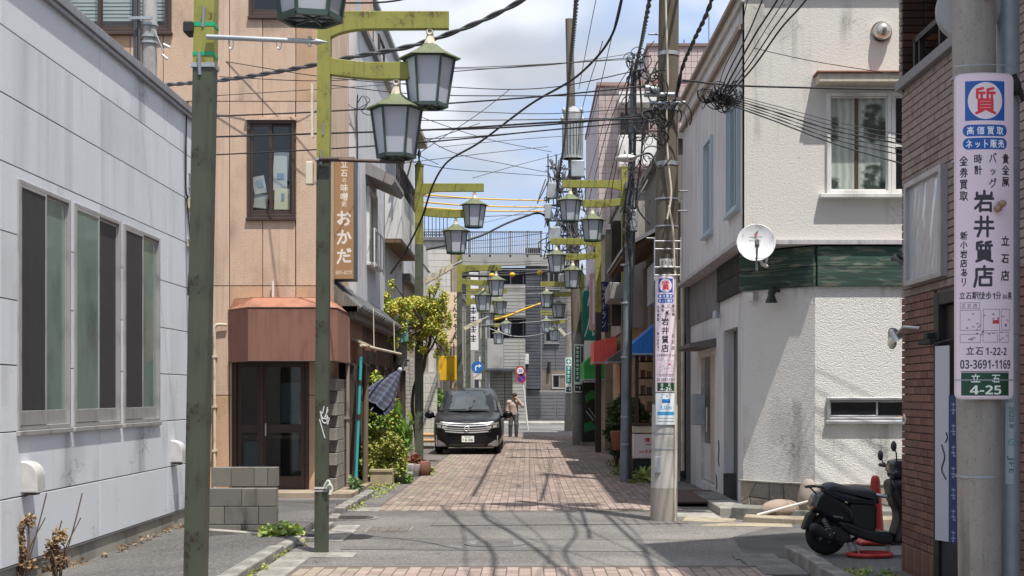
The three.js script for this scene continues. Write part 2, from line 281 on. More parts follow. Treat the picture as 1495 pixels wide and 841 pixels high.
function canvasMat(w, h, draw, o = {}) {
  const cv = document.createElement('canvas'); cv.width = w; cv.height = h; const c = cv.getContext('2d'); draw(c, w, h);
  const t = new THREE.CanvasTexture(cv); t.colorSpace = THREE.SRGBColorSpace; t.anisotropy = 8;
  return new THREE.MeshStandardMaterial({ map: t, roughness: o.r ?? 0.45, metalness: 0 });
}
// sheet that carries a print: width w, height h, in a wall's axes, curved about a pole when R is given
function printed(f, a0, a1, b0, b1, c, R = 0) {
  const g = new THREE.PlaneGeometry(a1 - a0, b1 - b0, R ? 12 : 1, 1);
  const p = g.attributes.position;
  for (let i = 0; i < p.count; i++) { let x = p.getX(i); const y = p.getY(i) + (b0 + b1) / 2; let z = c; if (R) { const th = x / R; x = Math.sin(th) * R; z = c - R + Math.cos(th) * R; } p.setXYZ(i, x + (a0 + a1) / 2, y, z); }
  g.computeVertexNormals();
  return g.applyMatrix4(frM(f));
}
// ---------- the ground ----------
{
  const g = structure('ground', 'bare ground under the streets and houses');
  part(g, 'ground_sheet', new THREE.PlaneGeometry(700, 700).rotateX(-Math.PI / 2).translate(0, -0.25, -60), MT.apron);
  const road = structure('road', 'grey asphalt of the crossing and the lane');
  const sheet = (pts, y) => new THREE.ShapeGeometry(shapeOf(pts)).rotateX(-Math.PI / 2).translate(0, y, 0);
  part(road, 'asphalt', sheet([[-2.5, -6], [40, -6], [40, 150], [-30, 150], [-30, 19.15], [-3.8, 19.15], [-3.8, 16.9], [-2.5, 16.9]], 0), MT.asphalt);
  // repair patches and a lighter strip where the crossing was dug up
  part(road, 'asphalt_patch', sheet([[-5.6, 19.3], [-2.7, 19.2], [-2.66, 21.9], [-5.6, 22.1]], 0.004), MT.patch);
  part(road, 'asphalt_patch', sheet([[2.1, 13.5], [8, 13.6], [8, 18.2], [3.2, 17.9], [2.3, 16.2]], 0.004), MT.patch);
  part(road, 'asphalt_patch', sheet([[-1.95, 14.9], [1.2, 14.7], [1.25, 15.0], [-1.95, 15.2]], 0.004), M([0.222, 0.207, 0.196], { map: 'asphalt', size: 5.1, r: 0.92 })); part(road, 'asphalt_patch', sheet([[-1.2, 17.6], [2.0, 17.9], [2.0, 19.6], [-1.15, 19.65]], 0.004), M([0.24, 0.224, 0.211], { map: 'asphalt', size: 6.1, r: 0.92 }));
  for (const [a, b, c, d] of [[-2.0, 16.05, 2.2, 15.85], [-1.18, 17.6, -1.14, 19.65], [-1.2, 17.58, 2.0, 17.88]]) part(road, 'seam', sheet([[a, b - 0.012], [c, d - 0.012], [c + 0.01, d + 0.012], [a + 0.01, b + 0.012]], 0.007), MT.bed);
  const ap = structure('forecourt', 'rough dark asphalt between the panel wall and the kerb');
  const s = new THREE.PlaneGeometry(1, 1, 12, 40), p = s.attributes.position;
  for (let i = 0; i < p.count; i++) { const u = p.getX(i) + 0.5, v = p.getY(i) + 0.5; p.setXYZ(i, lerp(-4.6, -2.56, u), lerp(-0.08, 0.085, sstep(u, 0, 1)) + 0.012 * (fbm(u, v, 3, 9, 3, 5) - 0.5), -lerp(1, 19.15, v)); }
  s.computeVertexNormals();
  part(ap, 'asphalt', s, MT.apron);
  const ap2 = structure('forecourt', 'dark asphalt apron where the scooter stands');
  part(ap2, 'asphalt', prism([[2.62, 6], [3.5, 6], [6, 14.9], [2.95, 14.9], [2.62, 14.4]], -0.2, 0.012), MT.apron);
}
// ---------- brick paving ----------
{
  const bw = 0.112, bl = 0.232, r = rng(7), paving = structure('brick_paving', 'pinkish red bricks laid along the lane');
  part(paving, 'mortar_bed', [B(-2.15, 2.16, -0.05, 0.005, 4, 13.42), B(-2.15, 2.16, -0.05, 0.005, 19.75, 60)], MT.bed);
  const bg = new THREE.BoxGeometry(bw - 0.008, 0.014, bl - 0.009), q = bg.attributes.position;
  for (let i = 0; i < q.count; i++) if (q.getY(i) > 0) { q.setX(i, q.getX(i) * 0.95); q.setZ(i, q.getZ(i) * 0.975); }
  bg.computeVertexNormals();
  const tints = [[0.325, 0.245, 0.212], [0.272, 0.205, 0.178], [0.365, 0.28, 0.243], [0.31, 0.238, 0.208], [0.305, 0.262, 0.2], [0.27, 0.21, 0.185]];
  const mats = tints.map((c) => M(c.map((v) => v * 1.06), { map: 'stain', size: 0.35, r: 0.85 }));
  const im = M([1, 1, 1], { map: 'speck', size: 0.3, r: 0.85 }), spots = [];
  const cols = 38;
  const row = (d, k, single) => {
    for (let c = 0; c < cols; c++) {
      const x = -2.1 + c * bw + bw / 2, dd = d + ((c % 2) ? bl / 2 : 0);
      if (dd - bl / 2 < 4 || (dd > 13.35 - bl / 2 + 0.001 && dd < 19.9)) continue;
      const worn = fbm(x * 0.13 + 3, dd * 0.06, 8, 8, 3, 77), mi = x < -1.1 && r() < 0.45 * sstep(-x, 1.1, 2) + (worn > 0.55 ? 0.2 : 0) ? 4 : worn > 0.62 ? 5 : Math.floor(r() * 4);
      const pos = V(x, 0.003 + (r() - 0.5) * 0.003, -dd), tilt = [(r() - 0.5) * 0.012, (r() - 0.5) * 0.014, (r() - 0.5) * 0.012];
      if (single) piece(paving, 'brick', bg, mats[mi], pos, tilt); else spots.push([pos, tilt, tints[mi], r()]);
    }
  };
  for (let k = 0; k < 38; k++) { const d = 13.42 - bl / 2 - 0.003 - (k) * bl; row(d, k, k < 4); }
  for (let k = 0; k < 171; k++) row(19.75 + bl / 2 + k * bl, k, k < 4);
  const inst = new THREE.InstancedMesh(boxUV(flat(bg)), im, spots.length), m4 = new THREE.Matrix4(), e = new THREE.Euler();
  spots.forEach(([pos, t, c, w], i) => { m4.makeRotationFromEuler(e.set(...t)).setPosition(pos); inst.setMatrixAt(i, m4); const dirt = 1.1 + 0.42 * (w - 0.5) + 0.5 * (fbm(pos.x / 8 + 2, -pos.z / 60, 16, 40, 3, 88) - 0.5); inst.setColorAt(i, lin(c[0] * dirt, c[1] * dirt, c[2] * dirt)); });
  inst.name = 'bricks'; inst.userData.kind = 'stuff'; inst.castShadow = inst.receiveShadow = true; paving.add(inst);
  // concrete trim between paving and asphalt
  part(paving, 'edge_strip', [B(-2.15, 2.16, -0.05, 0.009, 13.425, 13.47), B(-2.15, 2.16, -0.05, 0.009, 19.69, 19.75)], MT.concreteDark);
}
// ---------- kerbs, gutters, covers ----------
{
  const r = rng(19), k = structure('kerb', 'worn concrete kerb along the left side of the lane'); part(k, 'footing', [B(-2.64, -2.40, -0.24, -0.004, 1, 23.5), B(-2.59, -2.552, -0.2, 0.078, 1, 19.15)], MT.concreteDark);
  const stone = (d0, d1, x, y, tx = 0, ty = 0) => { const g = new RoundedBoxGeometry(0.15, 0.24, d1 - d0 - 0.02, 1, 0.018); piece(k, 'kerb_stone', boxUV(flat(g)), MT.kerb, V(x, y - 0.12, -(d0 + d1) / 2), [tx, ty, (r() - 0.5) * 0.06]); };
  for (let d = 8.4; d < 15; d += 0.6) stone(d, d + 0.6, -2.52 + 0.008 * (r() - 0.5), 0.10 - (d > 14.2 ? 0.02 : 0), 0, (r() - 0.5) * 0.02);
  stone(15.15, 15.6, -2.47, 0.05, 0.05, 0.12); stone(15.62, 15.9, -2.40, 0.045, -0.1, -0.25); stone(16.2, 16.9, -2.42, 0.05, 0.02, -0.03); stone(16.9, 17.5, -2.43, 0.06); stone(18.2, 18.8, -2.5, 0.055, 0, 0.05);
  for (let d = 19.4; d < 23; d += 0.6) stone(d, d + 0.6, -2.56 + 0.01 * (d - 19), 0.085, 0, 0.02);
  const gt = structure('gutter', 'flat concrete gutter slabs beside the kerb');
  const slab = (x0, x1, d0, d1, y, m = MT.concrete) => piece(gt, 'gutter_slab', boxUV(flat(new RoundedBoxGeometry(x1 - x0, 0.08, d1 - d0, 1, 0.008))), m, V((x0 + x1) / 2, y - 0.04, -(d0 + d1) / 2), [(r() - 0.5) * 0.01, (r() - 0.5) * 0.02, (r() - 0.5) * 0.012]);
  for (let d = 10.8; d < 13.9; d += 0.62) slab(-2.43, -2.14, d, d + 0.6, 0.014);
  slab(-2.43, -1.72, 14.12, 14.52, 0.016, MT.concrete); slab(-2.42, -2.12, 14.56, 15.1, 0.012, MT.concreteDark);
  slab(-2.33, -2.03, 15.7, 16.3, 0.014); slab(-2.32, -2.02, 16.32, 16.95, 0.015); slab(-2.33, -2.04, 16.97, 17.6, 0.013); slab(-2.36, -2.06, 19.7, 20.3, 0.016); slab(-2.75, -2.2, 19.75, 19.98, 0.018);
  const k2 = structure('kerb', 'broken concrete kerb in front of the scooter');
  const st2 = (x0, d0, x1, d1, y) => { const a = V(x0, y - 0.1, -d0), b = V(x1, y - 0.1, -d1); const L = a.distanceTo(b); piece(k2, 'kerb_stone', boxUV(flat(new RoundedBoxGeometry(0.15, 0.24, L - 0.015, 1, 0.02))), MT.kerb, a.clone().lerp(b, 0.5), [0, Math.atan2(b.x - a.x, b.z - a.z), (r() - 0.5) * 0.05]); };
  st2(2.60, 11.2, 2.58, 11.8, 0.12); st2(2.58, 11.8, 2.56, 12.4, 0.12); st2(2.56, 12.4, 2.58, 13.0, 0.125); st2(2.58, 13.0, 2.60, 13.6, 0.115); st2(2.60, 13.6, 2.6, 14.2, 0.1);
  const s2 = structure('gutter', 'cracked concrete slabs in front of the right kerb');
  for (const [x0, x1, d0, d1, y] of [[2.05, 2.5, 13.35, 13.9, 0.02], [2.1, 2.49, 12.7, 13.32, 0.024], [2.02, 2.45, 13.94, 14.35, 0.018]]) piece(s2, 'gutter_slab', boxUV(flat(new RoundedBoxGeometry(x1 - x0, 0.08, d1 - d0, 1, 0.008))), MT.concreteDark, V((x0 + x1) / 2, y - 0.04, -(d0 + d1) / 2), [0.01, (r() - 0.5) * 0.1, (r() - 0.5) * 0.03]);
  // steps and slabs at the foot of the white corner house
  const st = structure('doorstep', 'broken concrete slabs at the foot of the white corner house');
  const sl = (pts, y0, y1, m = MT.concrete) => part(st, 'slab', prism(pts, y0, y1, 0.012), m);
  sl([[2.72, 18.15], [3.3, 17.75], [5.6, 17.75], [5.6, 18.2], [3.4, 18.2], [2.8, 18.5]], -0.05, 0.075, M([0.43, 0.37, 0.27], { map: 'concrete', size: 1.2, r: 0.9 }));
  sl([[2.62, 18.55], [3.05, 18.3], [3.15, 18.75], [2.72, 19.05]], -0.05, 0.16, MT.concreteDark); sl([[2.95, 18.4], [3.5, 18.22], [5.7, 18.22], [5.7, 18.9], [3.74, 18.9], [3.3, 19.2]], -0.05, 0.14, MT.concreteDark);
  sl([[2.55, 19.1], [2.92, 18.95], [2.95, 20.4], [2.55, 20.4]], -0.05, 0.11); sl([[2.58, 20.44], [2.95, 20.44], [2.95, 22.4], [2.58, 22.4]], -0.05, 0.10, MT.concreteDark);
  sl([[1.95, 18.2], [2.55, 17.95], [2.66, 18.4], [2.05, 18.75]], -0.05, 0.022, M([0.45, 0.39, 0.29], { map: 'concrete', size: 0.9, r: 0.9 })); sl([[1.9, 18.85], [2.5, 18.5], [2.5, 19.3], [1.95, 19.4]], -0.05, 0.02);
  sl([[2.1, 17.55], [3.2, 17.4], [3.25, 17.7], [2.55, 17.92]], -0.05, 0.018, M([0.44, 0.38, 0.28], { map: 'concrete', size: 0.9, r: 0.9 }));
  const ds = structure('doorstep', 'low concrete step before the brown glass door');
  part(ds, 'slab', [B(-5.3, -3.1, -0.05, 0.09, 22.35, 22.98, 0.015), B(-3.1, -2.75, -0.05, 0.07, 22.4, 26, 0.015)], M([0.42, 0.34, 0.25], { map: 'concrete', size: 1.4, r: 0.9 }));
  // covers
  const cover = (name, label, cat, geo, m) => solo(name, label, cat, geo, m);
  const rust = M([0.16, 0.14, 0.125], { map: 'stain', size: 0.5, bump: 'fine', bsize: 0.1, bs: 0.003, r: 0.7 });
  const t = thing('drain_cover', 'rectangular checkered drain cover set in the grey asphalt', 'drain cover', [-1.65, 0, -17.1]);
  part(t, 'frame', [B(-1.92, -1.38, -0.02, 0.006, 16.78, 17.42)], MT.concreteDark);
  for (let i = 0; i < 4; i++) part(t, 'plate', B(-1.885 + i * 0.119, -1.885 + i * 0.119 + 0.112, 0, 0.012, 16.82, 17.38), rust);
  const mh = thing('manhole_cover', 'round iron manhole cover in the middle of the crossing', 'manhole', [-0.36, 0, -15.45]);
  part(mh, 'ring', new THREE.CylinderGeometry(0.33, 0.33, 0.02, 32).translate(-0.36, 0.0, -15.45), M([0.2, 0.19, 0.185], { map: 'speck', size: 0.5, r: 0.85 }));
  part(mh, 'lid', [new THREE.CylinderGeometry(0.28, 0.28, 0.02, 32).translate(-0.36, 0.004, -15.45), ...Array.from({ length: 7 }, (_, i) => B(-0.56, -0.16, 0.0, 0.018, 15.24 + i * 0.07, 15.265 + i * 0.07))], M([0.19, 0.18, 0.175], { map: 'stain', size: 0.4, r: 0.75 }));
  const mh2 = thing('manhole_cover', 'dark round manhole cover at the left kerb beyond the lamp post', 'manhole', [-2.28, 0, -18.65]);
  part(mh2, 'ring', new THREE.CylinderGeometry(0.34, 0.34, 0.02, 32).translate(-2.28, 0.001, -18.65), MT.concreteDark);
  part(mh2, 'lid', [new THREE.CylinderGeometry(0.28, 0.28, 0.02, 32).translate(-2.28, 0.006, -18.65), ...Array.from({ length: 6 }, (_, i) => B(-2.46, -2.1, 0.0, 0.02, 18.47 + i * 0.07, 18.5 + i * 0.07))], M([0.06, 0.052, 0.046], { map: 'stain', size: 0.3, r: 0.6 }));
  // far pavement in front of the grey apartment house
  const pv = structure('pavement', 'pale raised pavement along the far grey apartment house');
  part(pv, 'slab', B(-6, 9, -0.05, 0.1, 78, 84, 0.02), MT.concrete);
}
// ---------- windows ----------
// kinds per sash: 'glass' (with dark room behind), 'screen', 'green', 'blind'
function slider(parent, f, a0, a1, b0, b1, kinds, o = {}) {
  const fm = o.frame ?? MT.alum, w = o.w ?? 0.045, ou = o.out ?? 0.05, inn = o.in ?? 0.06, n = kinds.length;
  const win = part(parent, 'window', [bb(f, a0, a0 + w, b0, b1, -inn, ou, 0.006), bb(f, a1 - w, a1, b0, b1, -inn, ou, 0.006), bb(f, a0 + w, a1 - w, b1 - w, b1, -inn, ou - 0.003, 0.006), bb(f, a0 + w, a1 - w, b0, b0 + w, -inn, ou - 0.003, 0.006)], fm);
  if (o.sill) part(win, 'sill', bb(f, a0 - 0.02, a1 + 0.02, b0 - 0.05, b0 - 0.003, -0.01, ou + o.sill, 0.008), fm);
  const sw = (a1 - a0 - 2 * w) / n, s = o.stile ?? 0.035, br = o.rail ?? 0.05;
  kinds.forEach((k, i) => {
    const x0 = a0 + w + i * sw - (i ? 0.012 : 0), x1 = a0 + w + (i + 1) * sw + (i < n - 1 ? 0.012 : 0), c = (i % 2 ? -0.028 : 0.004) + (o.shift ?? 0), th = 0.022;
    const y0 = b0 + w + 0.002, y1 = b1 - w - 0.002;
    part(win, 'sash', [bb(f, x0, x0 + s, y0, y1, c - th, c, 0.004), bb(f, x1 - s, x1, y0, y1, c - th, c, 0.004), bb(f, x0 + s, x1 - s, y0, y0 + br, c - th, c - 0.001, 0.004), bb(f, x0 + s, x1 - s, y1 - s, y1, c - th, c - 0.001, 0.004)], fm);
    const mat = k === 'screen' ? MT.screen : k === 'green' ? MT.greenGlass : k === 'dark' ? MT.darkGlass : MT.glass;
    part(win, k === 'screen' ? 'insect_screen' : 'pane', bb(f, x0 + s - 0.005, x1 - s + 0.005, y0 + br - 0.005, y1 - s + 0.005, c - th * 0.65, c - th * 0.4), mat);
  });
  return win;
}
// wall pieces in a grid, each a part, with openings left free
function panelGrid(parent, name, f, us, vs, holes, gap, c0, c1, mats, seed = 1, bevel = 0) {
  const r = rng(seed);
  for (let j = 0; j < vs.length - 1; j++) for (let i = 0; i < us.length - 1; i++) {
    let cells = [[us[i] + gap / 2, us[i + 1] - gap / 2, vs[j] + gap / 2, vs[j + 1] - gap / 2]];
    for (const h of holes) {
      const out = [];
      for (const [x0, x1, y0, y1] of cells) {
        if (h[0] >= x1 || h[1] <= x0 || h[2] >= y1 || h[3] <= y0) { out.push([x0, x1, y0, y1]); continue; }
        if (h[0] > x0) out.push([x0, h[0], y0, y1]);
        if (h[1] < x1) out.push([h[1], x1, y0, y1]);
        const a = Math.max(x0, h[0]), b = Math.min(x1, h[1]);
        if (h[2] > y0) out.push([a, b, y0, h[2]]);
        if (h[3] < y1) out.push([a, b, h[3], y1]);
      }
      cells = out;
    }
    cells = cells.filter((q) => q[1] - q[0] > 0.01 && q[3] - q[2] > 0.01);
    const ms = typeof mats === 'function' ? mats(j) : mats, m = ms[Math.floor(r() * ms.length)]; for (const q of cells) part(parent, name, bb(f, q[0], q[1], q[2], q[3], c0, c1, cells.length === 1 ? bevel : 0), m);
  }
}
// ---------- white panelled building on the left ----------
{
  const t = thing('panel_building', 'low white building of wide wall panels with three tall sash windows at the left edge', 'building', [-4.45, -0.2, -12]);
  const d0 = 1, f = FR(-4.45, 0, d0, 'right'), L = 19.07 - d0;
  const wins = [[12.53, 13.95, 1.29, 3.49], [14.08, 15.66, 1.29, 3.49], [15.80, 17.34, 1.29, 3.49]].map((q) => [q[0] - d0, q[1] - d0, q[2], q[3]]);
  part(t, 'wall', wallHoles(f, L, 5.3, 0.15, wins).translate(-0.03, 0, 0), M([0.1, 0.1, 0.1], { r: 0.9 }));
  part(t, 'wall', [B(-12, -4.66, 0, 5.2, 18.9, 19.05), B(-12, -4.66, 0, 5.2, 1, 1.15), B(-12, -11.8, 0, 5.2, 1.15, 18.9)], MT.panel);
  const joints = [6.52 - 2.81, 6.52, 9.33, 12.14, 14.95, 17.77, 19.07].map((d) => d - d0); joints.unshift(0);
  const mats = [[0.685, 0.715, 0.77], [0.678, 0.708, 0.763], [0.69, 0.72, 0.773], [0.682, 0.71, 0.766]].map((c, i) => M(c, { map: i % 2 ? 'streak' : 'stain', size: 7.3 + i * 0.9, sy: 8.1 + i, bump: 'fine', bsize: 0.35, bs: 0.0015, r: 0.7 }));
  const dirty = [[0.685, 0.71, 0.76], [0.677, 0.70, 0.752]].map((c, i) => M(c, { map: 'grime', size: 5.3 + i, sy: 3.1 + i, bump: 'fine', bsize: 0.35, bs: 0.0015, r: 0.7 }));
  panelGrid(t, 'wall_panel', f, joints, [0.127, 0.711, 1.283, 1.86, 2.425, 2.997, 3.585, 4.163, 4.733, 5.27], wins, 0.011, -0.028, 0, (j) => (j < 3 || j > 7 ? dirty : mats), 3, 0.004);
  part(t, 'plinth', B(-4.7, -4.468, -0.4, 0.12, d0, 19.05), M([0.40, 0.37, 0.32], { map: 'concrete', size: 1.6, r: 0.9 }));
  part(t, 'drip_edge', B(-4.52, -4.447, 0.112, 0.124, d0, 19.07), MT.alumDark);
  part(t, 'roof', B(-12, -4.5, 5.2, 5.27, d0, 19.06), MT.concreteDark);
  part(t, 'coping', [B(-4.62, -4.385, 5.272, 5.37, d0, 19.12, 0.012), B(-4.55, -4.405, 5.225, 5.266, d0, 19.11)], M([0.27, 0.27, 0.30], { map: 'streak', size: 0.8, r: 0.5, m: 0.2 }));
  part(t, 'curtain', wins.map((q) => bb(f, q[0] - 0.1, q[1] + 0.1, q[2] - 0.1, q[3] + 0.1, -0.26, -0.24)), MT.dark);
  const frameM = M([0.43, 0.42, 0.415], { r: 0.45, m: 0.35, map: 'stain', size: 0.7 });
  [['screen', 'green'], ['green', 'screen'], ['screen', 'green']].forEach((k, i) => slider(t, f, wins[i][0], wins[i][1], wins[i][2], wins[i][3], k, { w: 0.04, out: 0.018, sill: 0.015, rail: 0.13, stile: 0.028, shift: 0.015, frame: frameM }));
  for (const [dv, b] of [[12.72, 0.755], [18.0, 0.775]]) {       // vent hoods
    const a = dv - d0, pr = [];
    const s = new THREE.Shape(); s.moveTo(0, 0); s.lineTo(0.125, 0.0); s.lineTo(0.125, 0.11); s.quadraticCurveTo(0.125, 0.24, 0, 0.25); s.closePath();
    const g = new THREE.ExtrudeGeometry(s, { depth: 0.19, bevelEnabled: true, bevelSize: 0.012, bevelThickness: 0.012, bevelSegments: 3, curveSegments: 10 });
    const mm = new THREE.Matrix4().makeBasis(f.n, UP, f.n.clone().cross(UP)).setPosition(fp(f, a + 0.1, b, 0.008)); pr.push(g.applyMatrix4(mm));
    const vh = part(t, 'vent_hood', pr, M([0.70, 0.69, 0.67], { map: 'speck', size: 0.4, r: 0.45 }));
    part(vh, 'vent_throat', bb(f, a - 0.07, a + 0.07, b - 0.035, b - 0.013, 0.02, 0.11), MT.brown);
  }
  // insulators and cable at the far corner
  part(t, 'cable', [tube([P(264, 148, 18.6).setX(-4.40), P(263, 170, 18.62).setX(-4.42), P(263, 240, 18.62).setX(-4.43), P(263, 285, 18.62).setX(-4.42), P(268, 292, 18.75).setX(-4.40)], 0.011), tube([V(-4.42, 4.15, -18.62), V(-4.40, 3.6, -18.72), V(-4.43, 2.9, -18.72)], 0.008)], MT.wire);
  const bx = part(t, 'junction_box', [bb(f, 17.66, 17.94, 4.02, 4.17, 0.0, 0.09, 0.015), bb(f, 17.74, 17.94, 3.53, 3.64, 0.0, 0.07, 0.012)], MT.cream);
  part(bx, 'insulator', [0, 1, 2].map((i) => lathe([[0, 0], [0.03, 0.01], [0.02, 0.04], [0.032, 0.06], [0.02, 0.09], [0, 0.1]], fp(f, 17.72 + 0.08 * i, 4.3 + (i % 2) * 0.06, 0.08), 8)), MT.white);
  part(bx, 'bracket', [rod(fp(f, 17.66, 4.2, 0.06), fp(f, 17.66, 4.48, 0.06), 0.012), rod(fp(f, 17.9, 4.2, 0.06), fp(f, 17.9, 4.48, 0.06), 0.012), rod(fp(f, 17.6, 4.46, 0.06), fp(f, 17.95, 4.46, 0.06), 0.01), rod(fp(f, 17.6, 4.28, 0.06), fp(f, 17.95, 4.28, 0.06), 0.01)], MT.galv);
}
// ---------- beige building ----------
{
  const t = thing('beige_building', 'beige rough panelled building with brown windows and a red brown awning', 'building', [-5, 0, -23]);
  const X0 = -9.6, D = 23, f = FR(X0, 0, D, 'front');
  const A = (x) => x - X0;
  const hA = [A(-4.49), A(-3.73), 4.44, 5.99], hB = [A(-4.46), A(-3.42), 7.66, 9.1], hC = [A(-7.45), A(-5.70), 7.40, 9.1], door = [A(-4.74), A(-3.5), 0.09, 2.2];
  const holes = [hA, hB, hC, door];
  part(t, 'wall', wallHoles(f, A(-3.24), 11, 0.16, holes).translate(0, 0, -0.02), M([0.17, 0.12, 0.085], { r: 0.95 }));
  const us = []; for (let x = -4.775 - 0.53 * 9; x < -3.3; x += 0.53) us.push(A(x)); us.push(A(-3.24)); us.unshift(0);
  panelGrid(t, 'wall_panel', f, us.filter((u, i) => i === 0 || u - us[i - 1] > 0.02), [0, 1.6, 3.35, 6.3, 9.2, 11], holes, 0.014, -0.02, 0.0, [MT.beige, MT.beige2, M([0.585, 0.385, 0.25], { map: 'stain', size: 3.1, bump: 'stucco', bsize: 0.48, bs: 0.006, r: 0.9 })], 4);
  part(t, 'wall', [B(-3.42, -3.24, 0, 11, 23.17, 27), B(X0, X0 + 0.2, 0, 11, 23.2, 30), B(X0, -3.24, 0, 11, 29.8, 30)], MT.beige2);
  part(t, 'roof', B(X0, -3.24, 11, 11.2, 23, 30), MT.concreteDark);
  part(t, 'floor_slab', [B(X0 + 0.2, -3.45, 3.2, 3.35, 23.2, 29), B(X0 + 0.2, -3.45, 6.6, 6.75, 23.2, 29), B(X0 + 0.2, -3.45, 0, 0.08, 23.2, 29), B(X0 + 0.3, -3.45, 0, 10.9, 25.2, 25.3)], M([0.1, 0.09, 0.08]));
  const wa = slider(t, f, hA[0], hA[1], hA[2], hA[3], ['glass', 'glass'], { frame: MT.brown, w: 0.05, out: 0.03, sill: 0.02, stile: 0.04, rail: 0.06 });
  const paper = M([0.62, 0.64, 0.60], { r: 0.8, map: 'stain', size: 0.7, transmission: 0.25 }), blue = M([0.2, 0.32, 0.45]);
  const sheetAt = (a, b, w, h, tilt, c) => bb(f, -w / 2, w / 2, -h / 2, h / 2, -0.002, 0.002).translate(-f.o.x, -f.o.y, -f.o.z).applyMatrix4(new THREE.Matrix4().makeRotationZ(tilt)).translate(f.o.x + a, f.o.y + b, f.o.z + c);
  part(wa, 'paper', [sheetAt(A(-4.32), 4.98, 0.2, 0.28, 0.2, -0.12), sheetAt(A(-4.3), 4.72, 0.22, 0.22, -0.1, -0.14)], paper); part(wa, 'paper', sheetAt(A(-3.98), 5.2, 0.24, 0.62, -0.06, -0.13), M([0.5, 0.55, 0.56], { r: 0.8 })); part(wa, 'paper', sheetAt(A(-3.94), 4.75, 0.27, 0.34, -0.03, -0.1), M([0.6, 0.6, 0.44], { r: 0.8 }));
  part(wa, 'book', [sheetAt(A(-4.2), 4.55, 0.42, 0.1, -0.5, -0.16), sheetAt(A(-4.1), 4.6, 0.34, 0.06, -0.35, -0.2)], MT.brown);
  part(wa, 'print', [sheetAt(A(-4.31), 5.0, 0.1, 0.12, 0.2, -0.115), sheetAt(A(-3.98), 5.12, 0.12, 0.1, -0.06, -0.125), sheetAt(A(-3.94), 4.78, 0.05, 0.12, 0, -0.095)], blue);
  slider(t, f, hB[0], hB[1], hB[2], hB[3], ['glass', 'glass'], { frame: MT.brown, w: 0.05, out: 0.03, sill: 0.02 });
  const wc = slider(t, f, hC[0], hC[1], hC[2], hC[3], ['glass', 'glass', 'glass'], { frame: MT.brown, w: 0.06, out: 0.03, sill: 0.04, stile: 0.05 });
  for (let i = 0; i < 26; i++) if (hC[2] + 0.22 + i * 0.06 < hC[3]) part(wc, 'blind_slat', bb(f, hC[0] + 0.05, hC[1] - 0.05, hC[2] + 0.22 + i * 0.06, hC[2] + 0.262 + i * 0.06, -0.16, -0.145), M([0.40, 0.47, 0.47], { r: 0.6 }));
  part(wa, 'hood_trim', bb(f, hA[0] - 0.02, hA[1] + 0.03, hA[3] + 0.003, hA[3] + 0.045, 0, 0.06), MT.beige2);
  // glazed door
  const dr = part(t, 'door', [bb(f, door[0], door[0] + 0.07, 0.09, 2.2, -0.1, -0.03), bb(f, door[1] - 0.07, door[1], 0.09, 2.2, -0.1, -0.03), bb(f, door[0] + 0.07, door[1] - 0.07, 2.12, 2.2, -0.1, -0.032), bb(f, A(-4.30), A(-4.24), 0.09, 2.12, -0.1, -0.03)], M([0.06, 0.036, 0.028], { r: 0.45 }));
  const leaf = (x0, x1, c) => { part(dr, 'door_leaf', [bb(f, x0, x0 + 0.06, 0.1, 2.12, c - 0.03, c), bb(f, x1 - 0.06, x1, 0.1, 2.12, c - 0.03, c), bb(f, x0 + 0.06, x1 - 0.06, 1.0, 1.13, c - 0.03, c - 0.001), bb(f, x0 + 0.06, x1 - 0.06, 0.1, 0.3, c - 0.03, c - 0.001), bb(f, x0 + 0.06, x1 - 0.06, 2.05, 2.12, c - 0.03, c - 0.001)], M([0.075, 0.045, 0.034], { r: 0.45, map: 'speck', size: 0.5 })); part(dr, 'pane', [bb(f, x0 + 0.055, x1 - 0.055, 0.29, 1.01, c - 0.018, c - 0.013), bb(f, x0 + 0.055, x1 - 0.055, 1.12, 2.06, c - 0.018, c - 0.013)], MT.glass); };
  leaf(A(-4.66), A(-4.28), -0.06); leaf(A(-4.26), A(-3.58), -0.05);
  part(dr, 'handle', rod(fp(f, A(-4.2), 0.95, -0.02), fp(f, A(-4.2), 1.15, -0.02), 0.014), MT.steel);
  part(dr, 'stored_boxes', [bb(f, A(-4.6), A(-4.35), 0.12, 0.85, -0.55, -0.3), bb(f, A(-4.05), A(-3.75), 1.15, 1.8, -0.9, -0.6)], M([0.03, 0.09, 0.10], { r: 0.7 })); part(dr, 'shelf', [bb(f, A(-4.7), A(-3.5), 0.9, 0.94, -0.7, -0.3)], MT.brown);
  // drain pipe
  part(t, 'drain_pipe', [tube([fp(f, A(-4.80), 2.72, 0.05), fp(f, A(-4.97), 2.72, 0.06), fp(f, A(-5.0), 2.66, 0.06), fp(f, A(-5.0), 2.5, 0.06)], 0.022, 24, 8), rod(fp(f, A(-5.0), 2.52, 0.06), fp(f, A(-5.0), 0.1, 0.06), 0.022), ...[2.2, 1.4, 0.7].map((b) => bb(f, A(-5.035), A(-4.965), b, b + 0.03, 0, 0.09))], MT.cream);
  part(t, 'pipe', rod(fp(f, A(-4.07), 3.1, 0.06), fp(f, A(-4.07), 3.42, 0.06), 0.02), MT.white);
  // awning round the corner
  const low = 2.13, cloth = M([0.26, 0.122, 0.088], { map: 'streak', size: 1.1, r: 0.8, side: THREE.DoubleSide }), clothTopLit = M([0.38, 0.17, 0.105], { map: 'stain', size: 0.9, r: 0.8, side: THREE.DoubleSide });  // the top cloth has its lighter sunlit tone put into the colour
